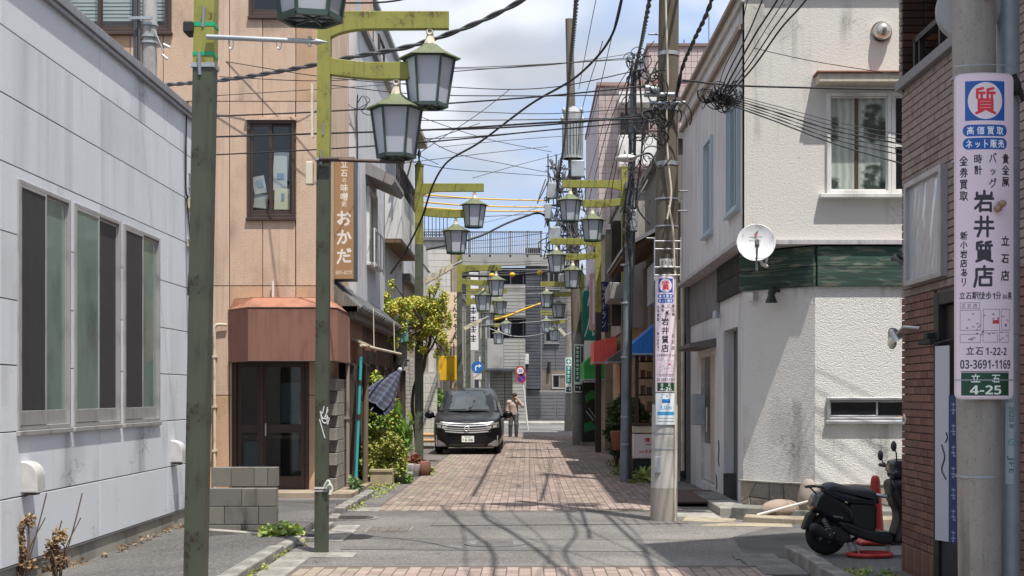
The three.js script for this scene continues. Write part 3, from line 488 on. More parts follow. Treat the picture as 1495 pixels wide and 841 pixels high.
  const ring = [[-4.79, 22.99], [-4.34, 22.3], [-3.15, 22.3], [-2.98, 22.5], [-3.02, 26.2], [-3.24, 26.3]], inner = [[-4.70, 22.985], [-4.32, 22.62], [-3.22, 22.62], [-3.2, 22.8], [-3.2, 26.1], [-3.238, 26.2]];
  const quad = (a, b, c, d) => { const g = new THREE.BufferGeometry(); g.setAttribute('position', new THREE.BufferAttribute(new Float32Array([...a, ...b, ...c, ...a, ...c, ...d]), 3)); g.computeVertexNormals(); return g; };
  const q3 = (p, y) => [p[0], y, -p[1]];
  const aw = part(t, 'awning', ring.slice(0, -1).map((p, i) => quad(q3(p, low), q3(ring[i + 1], low), q3(ring[i + 1], 2.96), q3(p, 2.96))), cloth);
  part(aw, 'awning_top', [...ring.slice(0, -1).map((p, i) => quad(q3(p, 2.96), q3(ring[i + 1], 2.96), q3(inner[i + 1], 3.13), q3(inner[i], 3.13))), prism([...inner, [-3.24, 23.0]], 3.12, 3.14)], clothTopLit);
  part(aw, 'awning_frame', ring.slice(0, -1).flatMap((p, i) => [rod(V(...q3(p, low)), V(...q3(ring[i + 1], low)), 0.012), rod(V(...q3(p, 2.96)), V(...q3(ring[i + 1], 2.96)), 0.010)]), MT.brown);
  // projecting lamp and bits on the wall above the lane
  const fl = part(t, 'spotlight', [bb(f, A(-6.16), A(-6.0), 7.2, 7.32, 0, 0.16, 0.02)], MT.black);
}
{ // okada sign
  const t = thing('projecting_sign', 'tall brown projecting sign with white vertical lettering beside the near lamp post', 'sign', [-3.06, 3.5, -24.1]);
  const f = FR(-3.07, 0, 24.0, 'front'), w = 0.17, y0 = 3.53, y1 = 5.58;
  part(t, 'case', bb(f, -w, w, y0, y1, -0.5, 0, 0.01), M([0.09, 0.10, 0.125], { r: 0.5, map: 'streak', size: 0.8 }));
  part(t, 'face', printed(f, -w + 0.006, w - 0.012, y0 + 0.012, y1 - 0.012, 0.004), canvasMat(170, 1024, (c, W, H) => {
    c.fillStyle = '#a07f5c'; c.fillRect(0, 0, W, H); for (let i = 0; i < 500; i++) { c.fillStyle = i % 2 ? 'rgba(90,60,30,0.14)' : 'rgba(215,180,130,0.12)'; c.fillRect(hash(i, 1, 3) * W, hash(i, 2, 3) * H, 2 + 5 * hash(i, 3, 3), 2 + 9 * hash(i, 4, 3)); }
    const col = '#ddd8d4'; let y = 22;
    for (const [ch, s, h] of [['立', 64, 70], ['石', 62, 66], ['の', 38, 40], ['味', 62, 70], ['噌', 62, 66], ['処', 44, 48]]) { glyph(c, ch, 88 - s / 2, y, s, h, s / 8, col); y += h + 7; }
    y = 452; for (const ch of 'おかだ') { glyph(c, ch, 22, y, 128, 122, 19, col); y += 160; }
    latin(c, '691-4777', 12, 988, 46, '#cfc4b8', 146);
  }), { keep: true });
  part(t, 'bracket', [rod(V(-3.24, y1 - 0.2, -24.2), V(-3.05, y1 - 0.2, -24.2), 0.02), rod(V(-3.24, y0 + 0.3, -24.2), V(-3.05, y0 + 0.3, -24.2), 0.02)], MT.galv);
}
{ // grey white building beyond
  const t = thing('stucco_building', 'tall grey white stucco building behind the brown projecting sign', 'building', [-5, 0, -28]);
  const wl = M([0.55, 0.56, 0.575], { map: 'stain', size: 2.2, bump: 'stucco', bsize: 0.8, bs: 0.006, r: 0.9 }), ws = M([0.60, 0.61, 0.63], { map: 'streak', size: 2.6, bump: 'fine', bsize: 0.5, bs: 0.003, r: 0.85 });
  const fs = FR(-3.1, 0, 26, 'right');
  const holes = [[1.62, 3.2, 4.15, 5.62], [8.3, 9.3, 6.4, 7.6]];
  part(t, 'wall', [wallHoles(fs, 13, 8.35, 0.15, holes)], ws);
  part(t, 'wall', [B(-9, -3.103, 0, 8.35, 26.003, 26.15)], wl);
  part(t, 'wall', [B(-9, -3.45, 8.3, 10.3, 29, 39), B(-9, -3.3, 0, 8.3, 38.8, 39)], M([0.53, 0.54, 0.56], { map: 'streak', size: 2, r: 0.9 }));
  part(t, 'roof', [B(-9, -3.0, 8.352, 8.45, 25.95, 39.1)], M([0.2, 0.2, 0.21], { r: 0.7 })); part(t, 'coping', B(-9, -3.35, 10.302, 10.4, 28.9, 39.1), MT.alumDark);
  part(t, 'floor_slab', B(-9, -3.3, 4.1, 4.14, 26.2, 38.8), MT.dark); part(t, 'room', B(-4.2, -4.1, 4, 8, 26.2, 38.8), MT.dark);
  const w = slider(t, fs, ...holes[0], ['glass', 'dark'], { frame: MT.white, sill: 0.12, out: 0.05 });
  part(w, 'railing', [rod(fp(fs, 1.5, 4.78, 0.16), fp(fs, 3.3, 4.78, 0.16), 0.02), ...[1.5, 2.1, 2.7, 3.3].map((a) => rod(fp(fs, a, 4.05, 0.16), fp(fs, a, 4.78, 0.16), 0.015))], MT.white);
  const s = [[0, 0], [0.5, -0.22], [0.56, -0.14], [0.56, -0.06], [0.1, 0.2], [0, 0.2]];
  const hd = new THREE.ExtrudeGeometry(shapeOf(s), { depth: 2.0, bevelEnabled: false }).applyMatrix4(new THREE.Matrix4().makeBasis(fs.n, UP, fs.n.clone().cross(UP)).setPosition(fp(fs, 3.4, 5.82, 0)));
  part(t, 'window_hood', hd, M([0.27, 0.25, 0.245], { map: 'streak', size: 0.8, r: 0.8 }));
  slider(t, FR(-3.45, 0, 29, 'right'), 1.6, 2.7, 8.75, 9.9, ['dark', 'dark'], { frame: MT.brown }); slider(t, FR(-3.45, 0, 29, 'right'), 4.0, 5.2, 8.75, 9.9, ['dark', 'dark'], { frame: MT.brown }); slider(t, fs, ...holes[1], ['dark', 'dark'], { frame: MT.brown });
  // looping cables on the front
  part(t, 'cable', [tube([P(522, 138, 25.9), P(521, 170, 25.95), P(522, 215, 25.97), P(520, 300, 25.97)], 0.012), tube([P(522, 150, 25.9), P(530, 140, 25.8), P(536, 152, 25.8), P(528, 162, 25.85), P(538, 168, 25.8), P(545, 165, 25.8)], 0.008), tube([P(508, 152, 25.9), P(516, 158, 25.9), P(528, 156, 25.85), P(540, 146, 25.8), P(534, 140, 25.8)], 0.007)], MT.wire);
  part(t, 'trim', [bb(FR(-9, 0, 26, 'front'), 5.2, 5.86, 5.62, 5.68, 0.003, 0.06)], MT.brown);
}
{ // white building with roof balcony, further along
  const t = thing('balcony_building', 'white building with a railed roof balcony and a yellow end panel on the left side', 'building', [-5, 0, -33]);
  const wl = M([0.66, 0.66, 0.64], { map: 'streak', size: 1.9, r: 0.85 });
  part(t, 'balcony', [B(-3.09, -2.72, 4.95, 5.98, 30.9, 35.3, 0.02)], wl);
  part(t, 'balcony_soffit', [B(-3.09, -2.74, 4.88, 4.945, 30.9, 35.2)], M([0.32, 0.2, 0.12], { map: 'boards', size: 0.8 }));
  part(t, 'end_panel', B(-3.09, -2.7, 4.9, 6.0, 35.302, 35.42), M([0.74, 0.50, 0.05], { r: 0.6 }));
  const rail = [rod(V(-2.8, 6.62, -30.6), V(-2.8, 6.62, -35.3), 0.03), rod(V(-2.8, 6.3, -30.6), V(-2.8, 6.3, -35.3), 0.02)];
  for (let d = 30.7; d < 35.4; d += 0.46) rail.push(rod(V(-2.8, 5.97, -d), V(-2.8, 6.62, -d), 0.022));
  part(t, 'railing', rail, M([0.06, 0.05, 0.048], { r: 0.6 }));
  part(t, 'porch_roof', [B(-3.09, -2.35, 7.35, 7.5, 31, 33.6, 0.02), rod(V(-2.8, 6.6, -31.2), V(-2.6, 7.35, -31.2), 0.02), rod(V(-2.8, 6.6, -33.2), V(-2.6, 7.35, -33.2), 0.02)], M([0.46, 0.38, 0.29], { map: 'stain', size: 0.8, r: 0.8 }));
  part(t, 'wall', [B(-8.5, -3.12, 0, 6.1, 39.2, 45)], wl);
}
{ // old wooden house with tiled pent roof
  const t = thing('wooden_house', 'old low wooden shop front under a dark tiled pent roof', 'building', [-3.2, 0, -30]);
  const r = rng(5), tile = [M([0.10, 0.103, 0.11], { map: 'speck', size: 0.5, r: 0.55 }), M([0.135, 0.135, 0.14], { map: 'stain', size: 0.5, r: 0.55 }), M([0.08, 0.08, 0.088], { r: 0.5 })];
  const tg = new THREE.CylinderGeometry(0.085, 0.095, 0.28, 6, 1, true, -Math.PI / 2, Math.PI).rotateX(-Math.PI / 2).rotateY(Math.PI / 2);
  const tg2 = boxUV(flat(mergeGeometries([tg, new THREE.BoxGeometry(0.28, 0.02, 0.2).translate(0, 0.0, 0)].map(flat))));
  const slope = Math.atan2(0.55, 0.62);
  for (let k = 0; k < 3; k++) for (let i = 0; i < 50; i++) piece(t, 'roof_tile', tg2, tile[Math.floor(r() * 3)], V(-2.92 - k * 0.2, 3.13 + k * 0.178 + (r() - 0.5) * 0.012, -(24.15 + i * 0.22)), [(r() - 0.5) * 0.04, 0, -slope + (r() - 0.5) * 0.05]);
  part(t, 'eave', [B(-3.1, -2.84, 3.0, 3.09, 24.0, 35.2), B(-3.1, -2.88, 2.88, 2.998, 24.05, 35.15)], M([0.26, 0.235, 0.21], { map: 'boards', size: 1.0, r: 0.9 }));
  part(t, 'gable_end', ext([[-0.5, 3.0], [0.2, 3.0], [0.2, 3.1], [-0.45, 3.7]], 0.06, FR(-3.05, 0, 24.06, 'front')), M([0.30, 0.28, 0.25], { map: 'boards', size: 0.6 }));
  const red = M([0.13, 0.048, 0.036], { map: 'boards', size: 0.9, sy: 2, r: 0.8 }), old = M([0.16, 0.12, 0.09], { map: 'boards', size: 0.8, sy: 2, r: 0.9 });
  for (let i = 0; i < 30; i++) part(t, 'wall_board', B(-3.10, -3.045 + (r() - 0.5) * 0.006, 2.2, 2.88, 24.6 + i * 0.35, 24.6 + i * 0.35 + 0.335), r() < 0.7 ? red : old);
  part(t, 'wall', B(-3.3, -3.11, 0, 3.0, 24.6, 35.2), MT.dark);
  const post = M([0.15, 0.10, 0.07], { map: 'boards', size: 0.5, sy: 2, r: 0.85 });
  for (const d of [24.9, 26.6, 28.3, 30, 31.7, 33.4, 35.1]) part(t, 'post', B(-3.11, -2.99, 0, 2.2, d - 0.06, d + 0.06, 0.006), post);
  part(t, 'lattice', Array.from({ length: 60 }, (_, i) => B(-3.09, -3.05, 0.1, 2.15, 25 + i * 0.17, 25.05 + i * 0.17)), old, { kind: 'stuff' });
  const can = []; for (let i = 0; i < 16; i++) can.push(rod(V(-3.0, 2.56, -(24.4 + i * 0.07)), V(-2.72, 2.42, -(24.4 + i * 0.07)), 0.035, 0.035, 6));
  part(t, 'canopy', can, M([0.24, 0.20, 0.14], { r: 0.7, map: 'stain', size: 0.5 }));
  part(t, 'canopy_edge', B(-2.76, -2.70, 2.36, 2.42, 24.35, 25.6), M([0.15, 0.06, 0.04]));
  const gv = M([0.24, 0.225, 0.205], { map: 'boards', size: 0.9, r: 0.8 });
  for (let i = 0; i < 5; i++) part(t, 'siding', B(-3.0, -2.96, 2.3 + i * 0.13, 2.3 + i * 0.13 + 0.122, 32.6, 35.2), gv);
}
{ // bits before the wooden house
  const blk = M([0.39, 0.36, 0.32], { map: 'concrete', size: 0.8, r: 0.9 });
  const bwall = thing('block_wall', 'narrow tan block wall between the awning and the wooden shop', 'wall', [-3.12, 0, -23.9]);
  for (let j = 0; j < 9; j++) for (let i = 0; i < 3; i++) { const o = (j % 2) * 0.2; piece(bwall, 'block', boxUV(flat(new RoundedBoxGeometry(0.14, 0.19, 0.388, 1, 0.006))), blk, V(-3.14, 0.17 + j * 0.2, -(23.25 + o + i * 0.4))); }
  solo('timber_post', 'dark brown timber board standing at the near end of the wooden shop', 'post', [B(-3.03, -2.90, 0, 2.1, 24.25, 24.42, 0.008), B(-2.98, -2.93, 2.1, 2.14, 24.2, 24.45)], M([0.11, 0.085, 0.07], { map: 'boards', size: 0.6, sy: 1.5, r: 0.85 }));
  solo('timber_post', 'weathered pale wooden pole behind the teal pole', 'post', [rod(V(-2.86, 0, -25.2), V(-2.84, 2.0, -25.2), 0.05)], M([0.32, 0.25, 0.17], { map: 'boards', size: 0.3, sy: 1, r: 0.9 }));
  solo('drain_pipe', 'grey downpipe beside the block wall', 'pipe', [rod(V(-3.02, 0, -24.05), V(-3.02, 2.9, -24.05), 0.035), B(-3.07, -2.98, 1.2, 1.24, 24.0, 24.1)], M([0.28, 0.22, 0.18], { r: 0.6 }));
  const tp = thing('prop_pole', 'thin teal pole leaning beside the hanging umbrella', 'pole', [-2.85, 0, -24]);
  part(tp, 'pole', [rod(P(519, 716, 23.9), P(527, 521, 24.1), 0.026)], M([0.03, 0.33, 0.36], { r: 0.5 })); part(tp, 'joint', [rod(P(523.2, 612, 24.0), P(523.5, 605, 24.0), 0.034), rod(P(525.5, 560, 24.05), P(525.7, 555, 24.05), 0.033)], MT.brown);
  solo('hanging_rod', 'cream horizontal rod carrying the umbrella in front of the wooden shop', 'rod', [rod(P(527, 504, 24.1), P(585, 517, 27.2), 0.022), rod(P(575, 470, 27), P(576, 515, 26.9), 0.008), rod(P(545, 450, 25.2), P(546, 508, 25.1), 0.008)], MT.cream);
}
{ // low grey block wall beside the near lamp post
  const t = thing('block_wall', 'low stepped wall of grey concrete blocks between the first two lamp posts', 'wall', [-3.4, 0, -16.7]);
  const m = [M([0.17, 0.16, 0.14], { map: 'grime', size: 0.9, bump: 'fine', bsize: 0.3, bs: 0.004, r: 0.95 }), M([0.195, 0.182, 0.158], { map: 'grime', size: 1.2, bump: 'fine', bsize: 0.3, bs: 0.004, r: 0.95 }), M([0.165, 0.158, 0.145], { map: 'grime', size: 0.9, bump: 'fine', bsize: 0.3, bs: 0.004, r: 0.95 })], r = rng(8);
  const blk = (x0, x1, y0, y1, d0, d1) => part(t, 'block', B(x0, x1, y0, y1, d0, d1, 0.006), m[Math.floor(r() * 3)]);
  for (let j = 0; j < 3; j++) { const y0 = -0.10 + j * 0.209; let x = -2.915; const off = j % 2 ? 0.2 : 0.395; let w = off; while (x > -3.6) { blk(x - w + 0.006, x, y0, y0 + 0.203, 16.6, 16.79); x -= w; w = 0.395; } }
  for (const [a, b] of [[-3.04, -2.94], [-3.20, -3.045], [-3.47, -3.205], [-3.7, -3.475]]) blk(a, b, 0.532, 0.755, 16.8, 16.99);
  solo('edging', 'pale concrete edging strip before the low block wall', 'edging', [prism([[-3.7, 16.42], [-2.86, 15.85], [-2.82, 15.95], [-3.65, 16.53]], -0.1, 0.07, 0.008)], MT.concrete);
}
{ // concrete pole behind the panel building
  const t = thing('utility_pole', 'pale slim concrete pole rising behind the roof of the white panel building', 'utility pole', [-5.54, 0, -21]);
  part(t, 'shaft', rod(V(-5.54, 0, -21), V(-5.52, 10, -21), 0.125, 0.10, 16), M([0.52, 0.51, 0.49], { map: 'concrete', size: 1.3, r: 0.85 }));
  part(t, 'cable_duct', [rod(V(-5.70, 4, -20.95), V(-5.70, 10, -20.95), 0.03), rod(V(-5.65, 4, -20.9), V(-5.65, 10, -20.9), 0.018), rod(V(-5.74, 4, -20.95), V(-5.72, 10, -20.95), 0.02)], MT.wireGrey);
  for (const y of [7.0, 6.83, 6.74]) part(t, 'band', new THREE.CylinderGeometry(0.13, 0.13, 0.03, 16).translate(-5.53, y, -21), MT.galv);
  part(t, 'bracket', [B(-5.78, -5.45, 7.05, 7.09, 20.84, 20.87), rod(V(-5.43, 6.9, -20.9), V(-5.3, 6.6, -20.9), 0.01)], MT.galv);
  part(t, 'insulator', [rod(V(-5.3, 6.7, -20.9), V(-5.2, 6.65, -20.9), 0.02), rod(V(-5.32, 6.55, -20.9), V(-5.24, 6.48, -20.9), 0.02)], MT.white);
}
{ // left side, further along
  const tw = thing('tiled_house', 'low pale house with white wall tiles just before the far left lamp post', 'building', [-4, 0, -38]);
  part(tw, 'wall', B(-8, -3.06, 0, 4.4, 35.5, 39), M([0.40, 0.34, 0.27], { r: 0.9 })); part(tw, 'roof', B(-8, -2.9, 4.4, 4.6, 35.4, 39.1), MT.concreteDark);
  const wt = M([0.66, 0.64, 0.58], { map: 'stain', size: 0.7, r: 0.6 }), tg = boxUV(flat(new RoundedBoxGeometry(0.03, 0.095, 0.22, 1, 0.006)));
  for (let j = 0; j < 22; j++) for (let i = 0; i < 11; i++) piece(tw, 'wall_tile', tg, wt, V(-3.05, 0.3 + j * 0.105, -(35.7 + i * 0.235 + (j % 2) * 0.1)));
  const w2 = thing('garden_wall', 'white tiled boundary wall behind the parked black minivan', 'wall', [-2.95, 0, -43]);
  part(w2, 'wall', B(-3.25, -2.72, 0, 2.3, 43, 46), M([0.45, 0.42, 0.38]));
  const tg2 = boxUV(flat(new RoundedBoxGeometry(0.165, 0.26, 0.03, 1, 0.006)));
  for (let j = 0; j < 8; j++) for (let i = 0; i < 3; i++) piece(w2, 'wall_tile', tg2, wt, V(-3.16 + i * 0.17, 0.2 + j * 0.268, -42.99));
  part(w2, 'pipe', [rod(V(-3.2, 0.42, -42.8), V(-2.75, 0.42, -42.8), 0.06), rod(V(-3.2, 0.25, -42.8), V(-2.75, 0.25, -42.8), 0.06)], M([0.5, 0.3, 0.16]));
  const t = thing('siding_building', 'white building with horizontal siding above the yellow green climber', 'building', [-4, 0, -48]);
  const sd = M([0.66, 0.645, 0.61], { map: 'streak', size: 2.5, r: 0.8 });
  part(t, 'wall', B(-9, -2.5, 0, 6.55, 46.03, 53), sd);
  for (let j = 0; j < 15; j++) part(t, 'siding', B(-5.2, -2.48, 3.4 + j * 0.21, 3.4 + j * 0.21 + 0.2, 46.0, 46.06), sd);
  part(t, 'roof', B(-9, -2.4, 6.55, 6.65, 45.9, 53.1), MT.alumDark);
  const rl = [rod(V(-5, 7.5, -46.2), V(-2.5, 7.5, -46.2), 0.025), rod(V(-5, 6.75, -46.2), V(-2.5, 6.75, -46.2), 0.02)]; for (let x = -5; x < -2.49; x += 0.12) rl.push(rod(V(x, 6.65, -46.2), V(x, 7.5, -46.2), 0.012, 0.012, 4));
  part(t, 'railing', rl, MT.black);
  part(t, 'downpipe', [rod(V(-2.42, 0, -46.1), V(-2.42, 6.4, -46.1), 0.05), B(-2.5, -2.3, 0, 6.5, 46.2, 46.4)], M([0.42, 0.34, 0.28], { map: 'streak', size: 0.7 }));
  const h = thing('roof_house', 'grey roofed house seen behind the far left lamp post', 'building', [-4.5, 0, -41]);
  part(h, 'wall', B(-9, -3.4, 0, 5.6, 40.2, 45.7), M([0.46, 0.43, 0.40], { map: 'streak', size: 1.4 }));
  part(h, 'roof', [new THREE.ExtrudeGeometry(shapeOf([[-9.2, 5.5], [-3.1, 5.5], [-6, 7.9]]), { depth: 5.6, bevelEnabled: false }).translate(0, 0, -45.8)], M([0.15, 0.14, 0.15], { map: 'boards', size: 0.9 }));
  part(h, 'lean_to', B(-3.4, -2.9, 4.2, 4.35, 41, 45.4), MT.concrete); part(h, 'eave', B(-3.5, -2.95, 3.0, 4.2, 41.5, 45), M([0.52, 0.48, 0.44], { map: 'stain', size: 0.8 }));
  // signs
  const s1 = thing('vertical_sign', 'cream vertical sign with black brush lettering on the left side', 'sign', [-2.35, 3.1, -45.5]);
  const f = FR(-2.37, 0, 45.4, 'front');
  part(s1, 'case', bb(f, -0.2, 0.19, 3.12, 4.85, -0.16, 0, 0.01), M([0.6, 0.5, 0.4])); part(s1, 'face', printed(f, -0.19, 0.18, 3.14, 4.83, 0.004), canvasMat(128, 512, (c, W, H) => { c.fillStyle = '#e8d3b8'; c.fillRect(0, 0, W, H); vtext(c, 'とんちゃん', 66, 20, 50, 76, 88, 9, '#2a2220'); vtext(c, 'もつ焼', 16, 190, 32, 40, 56, 5, '#2a2220'); c.fillStyle = '#7a6a5a'; c.fillRect(20, 470, 60, 8); }), { keep: true });
  const s2 = thing('signboard', 'plain yellow signboard above the parked minivan', 'sign', [-2.5, 2, -44.5]);
  part(s2, 'board', B(-2.78, -2.2, 2.05, 2.82, 44.5, 44.62, 0.02), M([0.78, 0.47, 0.015], { r: 0.5, map: 'stain', size: 0.9 })); part(s2, 'bracket', [rod(V(-2.7, 2.82, -44.56), V(-2.7, 3.2, -44.56), 0.02), rod(V(-2.3, 2.82, -44.56), V(-2.3, 3.2, -44.56), 0.02)], MT.brown);
  const s3 = thing('vertical_sign', 'white vertical sign with navy letters behind the far left lamp posts', 'sign', [-2.1, 3, -55]);
  const f3 = FR(-2.1, 0, 55, 'front');
  part(s3, 'case', bb(f3, -0.2, 0.2, 3.3, 6.3, -0.2, 0, 0.01), MT.white); part(s3, 'face', printed(f3, -0.19, 0.19, 3.32, 6.28, 0.005), canvasMat(64, 512, (c, W, H) => { c.fillStyle = '#e9e9ec'; c.fillRect(0, 0, W, H); c.fillStyle = '#2b3550'; for (let i = 0; i < 5; i++) { const y = 170 + i * 62; c.fillRect(14, y, 36, 7); c.fillRect(29, y - 8, 7, 46); c.fillRect(12, y + 18, 40, 6); c.fillRect(18, y + 32, 28, 6); } }), { keep: true });
  const b4 = thing('shop_building', 'grey shop building with a brown front behind the yellow signboard', 'building', [-4, 0, -60]);
  part(b4, 'wall', B(-9, -2.45, 0, 5.2, 54, 66), M([0.42, 0.40, 0.385], { map: 'streak', size: 1.8 })); part(b4, 'front', [B(-2.9, -2.44, 0, 2.0, 50.2, 53.8)], MT.brown); part(b4, 'shutter', Array.from({ length: 12 }, (_, i) => B(-2.44, -2.42, 0.1 + i * 0.2, 0.28 + i * 0.2, 54.5, 60)), M([0.45, 0.44, 0.42])); part(b4, 'roof', B(-9, -2.4, 5.2, 5.35, 53.9, 66), MT.alumDark);
}
// ---------- far end: grey tiled apartment house ----------
{
  const D = 84, t = thing('apartment_building', 'grey tiled apartment house with balconies closing the far end of the lane', 'building', [-0.5, 0, -84]);
  const x = (p) => PX(p, D), y = (p) => PY(p, D);
  const pale = M([0.34, 0.33, 0.305], { map: 'stain', size: 2.5, r: 0.8 }), mid = M([0.145, 0.145, 0.15], { map: 'stain', size: 2.5, r: 0.8 }), deep = M([0.07, 0.074, 0.09], { map: 'stain', size: 2.5, r: 0.75 }), slate = M([0.165, 0.165, 0.187], { map: 'speck', size: 1.5, r: 0.8 });
  const base = D + 1.4;
  part(t, 'wall', B(x(560), x(860), 0, y(398), base, 95), mid);
  part(t, 'roof', B(x(555), x(800), y(398), y(392), base - 0.3, 95), deep);
  // tile courses: joined, far too small to pick apart
  const courses = (x0, x1, y0, y1, d, m, step = 0.2, len = 0.9) => { const g = []; for (let v = y0; v < y1 - 0.02; v += step) for (let u = x0; u < x1 - 0.05; u += len) g.push(B(u + 0.02, Math.min(u + len, x1) - 0.02, v + 0.018, Math.min(v + step, y1) - 0.012, d, d + 0.03)); part(t, 'wall_tiles', g, m, { kind: 'stuff' }); };
  courses(x(789), x(828), y(568), y(440), base - 0.04, slate); courses(x(767), x(789), y(568), y(362), base - 0.7, deep);
  part(t, 'column', B(x(767), x(789), y(568), y(360), base - 0.66, base), deep);
  part(t, 'parapet', [B(x(600), x(792), y(387), y(371), base - 0.9, base - 0.6), B(x(792), x(800), y(387), y(371), base - 0.9, 95)], pale);
  for (const [a, b] of [[461, 415], [540, 494]]) { part(t, 'balcony', B(x(690), x(767), y(a), y(b), base - 1.35, base - 1.2), pale); courses(x(690), x(712), y(a), y(b), base - 1.38, mid); courses(x(735), x(767), y(a), y(b), base - 1.38, pale); part(t, 'balcony_floor', B(x(690), x(768), y(a) - 0.1, y(a), base - 1.4, base), mid); }
  for (const [a, b] of [[414, 388], [493, 462]]) { part(t, 'recess', B(x(700), x(767), y(a), y(b), base - 0.05, base - 0.02), MT.dark); part(t, 'window_frame', [704, 722, 745, 764].map((p) => B(x(p) - 0.04, x(p) + 0.04, y(a), y(b), base - 0.1, base - 0.052)), MT.alumDark); }  // flat dark sheets, the shade of the balcony openings put into their colour
  for (const [a, b, c, d] of [[795, 817, 500, 467], [775, 786, 445, 415], [800, 818, 420, 385]]) { const f = FR(x(a), 0, base - 0.05, 'front'); slider(t, f, 0, x(b) - x(a), y(c), y(d), ['dark', 'dark'], { frame: MT.alumDark, w: 0.08, sill: 0.08 }); }
  for (const [p, q] of [[722, 455], [752, 534]]) { const ac = part(t, 'air_conditioner', B(x(p), x(p) + 0.8, y(q) + 0.1, y(q) + 0.7, base - 1.0, base - 0.7, 0.03), MT.white); part(ac, 'fan', new THREE.CylinderGeometry(0.22, 0.22, 0.02, 20).rotateX(Math.PI / 2).translate(x(p) + 0.32, y(q) + 0.4, -(base - 1.02)), MT.dark); }
  part(t, 'downpipe', [rod(V(x(790), 0.1, -(base - 0.12)), V(x(790), y(372), -(base - 0.12)), 0.06), rod(V(x(714), 0.1, -(base - 1.28)), V(x(714), y(390), -(base - 1.28)), 0.06)], MT.alumDark);
  const rl = []; for (let p = 612; p < 790; p += 3.1) rl.push(B(x(p) - 0.022, x(p) + 0.022, y(372), y(338), base - 0.85, base - 0.8));
  part(t, 'railing_bars', rl, M([0.16, 0.155, 0.15], { r: 0.6 }), { kind: 'stuff' });
  part(t, 'railing', [B(x(610), x(792), y(338), y(336), base - 0.9, base - 0.76), B(x(610), x(792), y(370), y(368), base - 0.88, base - 0.77), ...[615, 650, 685, 715, 745, 770, 790].map((p) => B(x(p) - 0.05, x(p) + 0.05, y(374), y(336), base - 0.9, base - 0.75))], MT.alumDark);
  // ground floor
  part(t, 'wall', [B(x(700), x(714), y(617), y(385), base - 1.2, base)], pale); courses(x(714), x(767), 0.05, y(540), base - 0.25, pale);
  part(t, 'wall', B(x(748), x(768), 0, y(540), base - 1.3, base - 0.3), pale); courses(x(748), x(768), 0.05, y(540), base - 1.34, pale);
  part(t, 'canopy', B(x(692), x(768), y(541), y(538), base - 1.6, base), deep);
  courses(x(768), x(790), y(612), y(571), base - 0.55, deep); courses(x(790), x(828), y(612), y(571), base - 0.55, slate); part(t, 'low_wall', B(x(768), x(828), 0, y(570), base - 0.5, base - 0.3), pale);
  part(t, 'shop_front', B(x(768), x(828), y(570), y(541), base - 0.06, base - 0.02), M([0.20, 0.16, 0.125], { map: 'streak', size: 1.2 }));
  slider(t, FR(x(806), 0, base - 0.08, 'front'), 0, 0.9, y(568), y(546), ['dark', 'dark'], { frame: MT.alum, w: 0.06 });
  part(t, 'vent_pipe', rod(V(x(802), y(545), -(base - 0.2)), V(x(802), y(528), -(base - 0.2)), 0.09), MT.black);
}
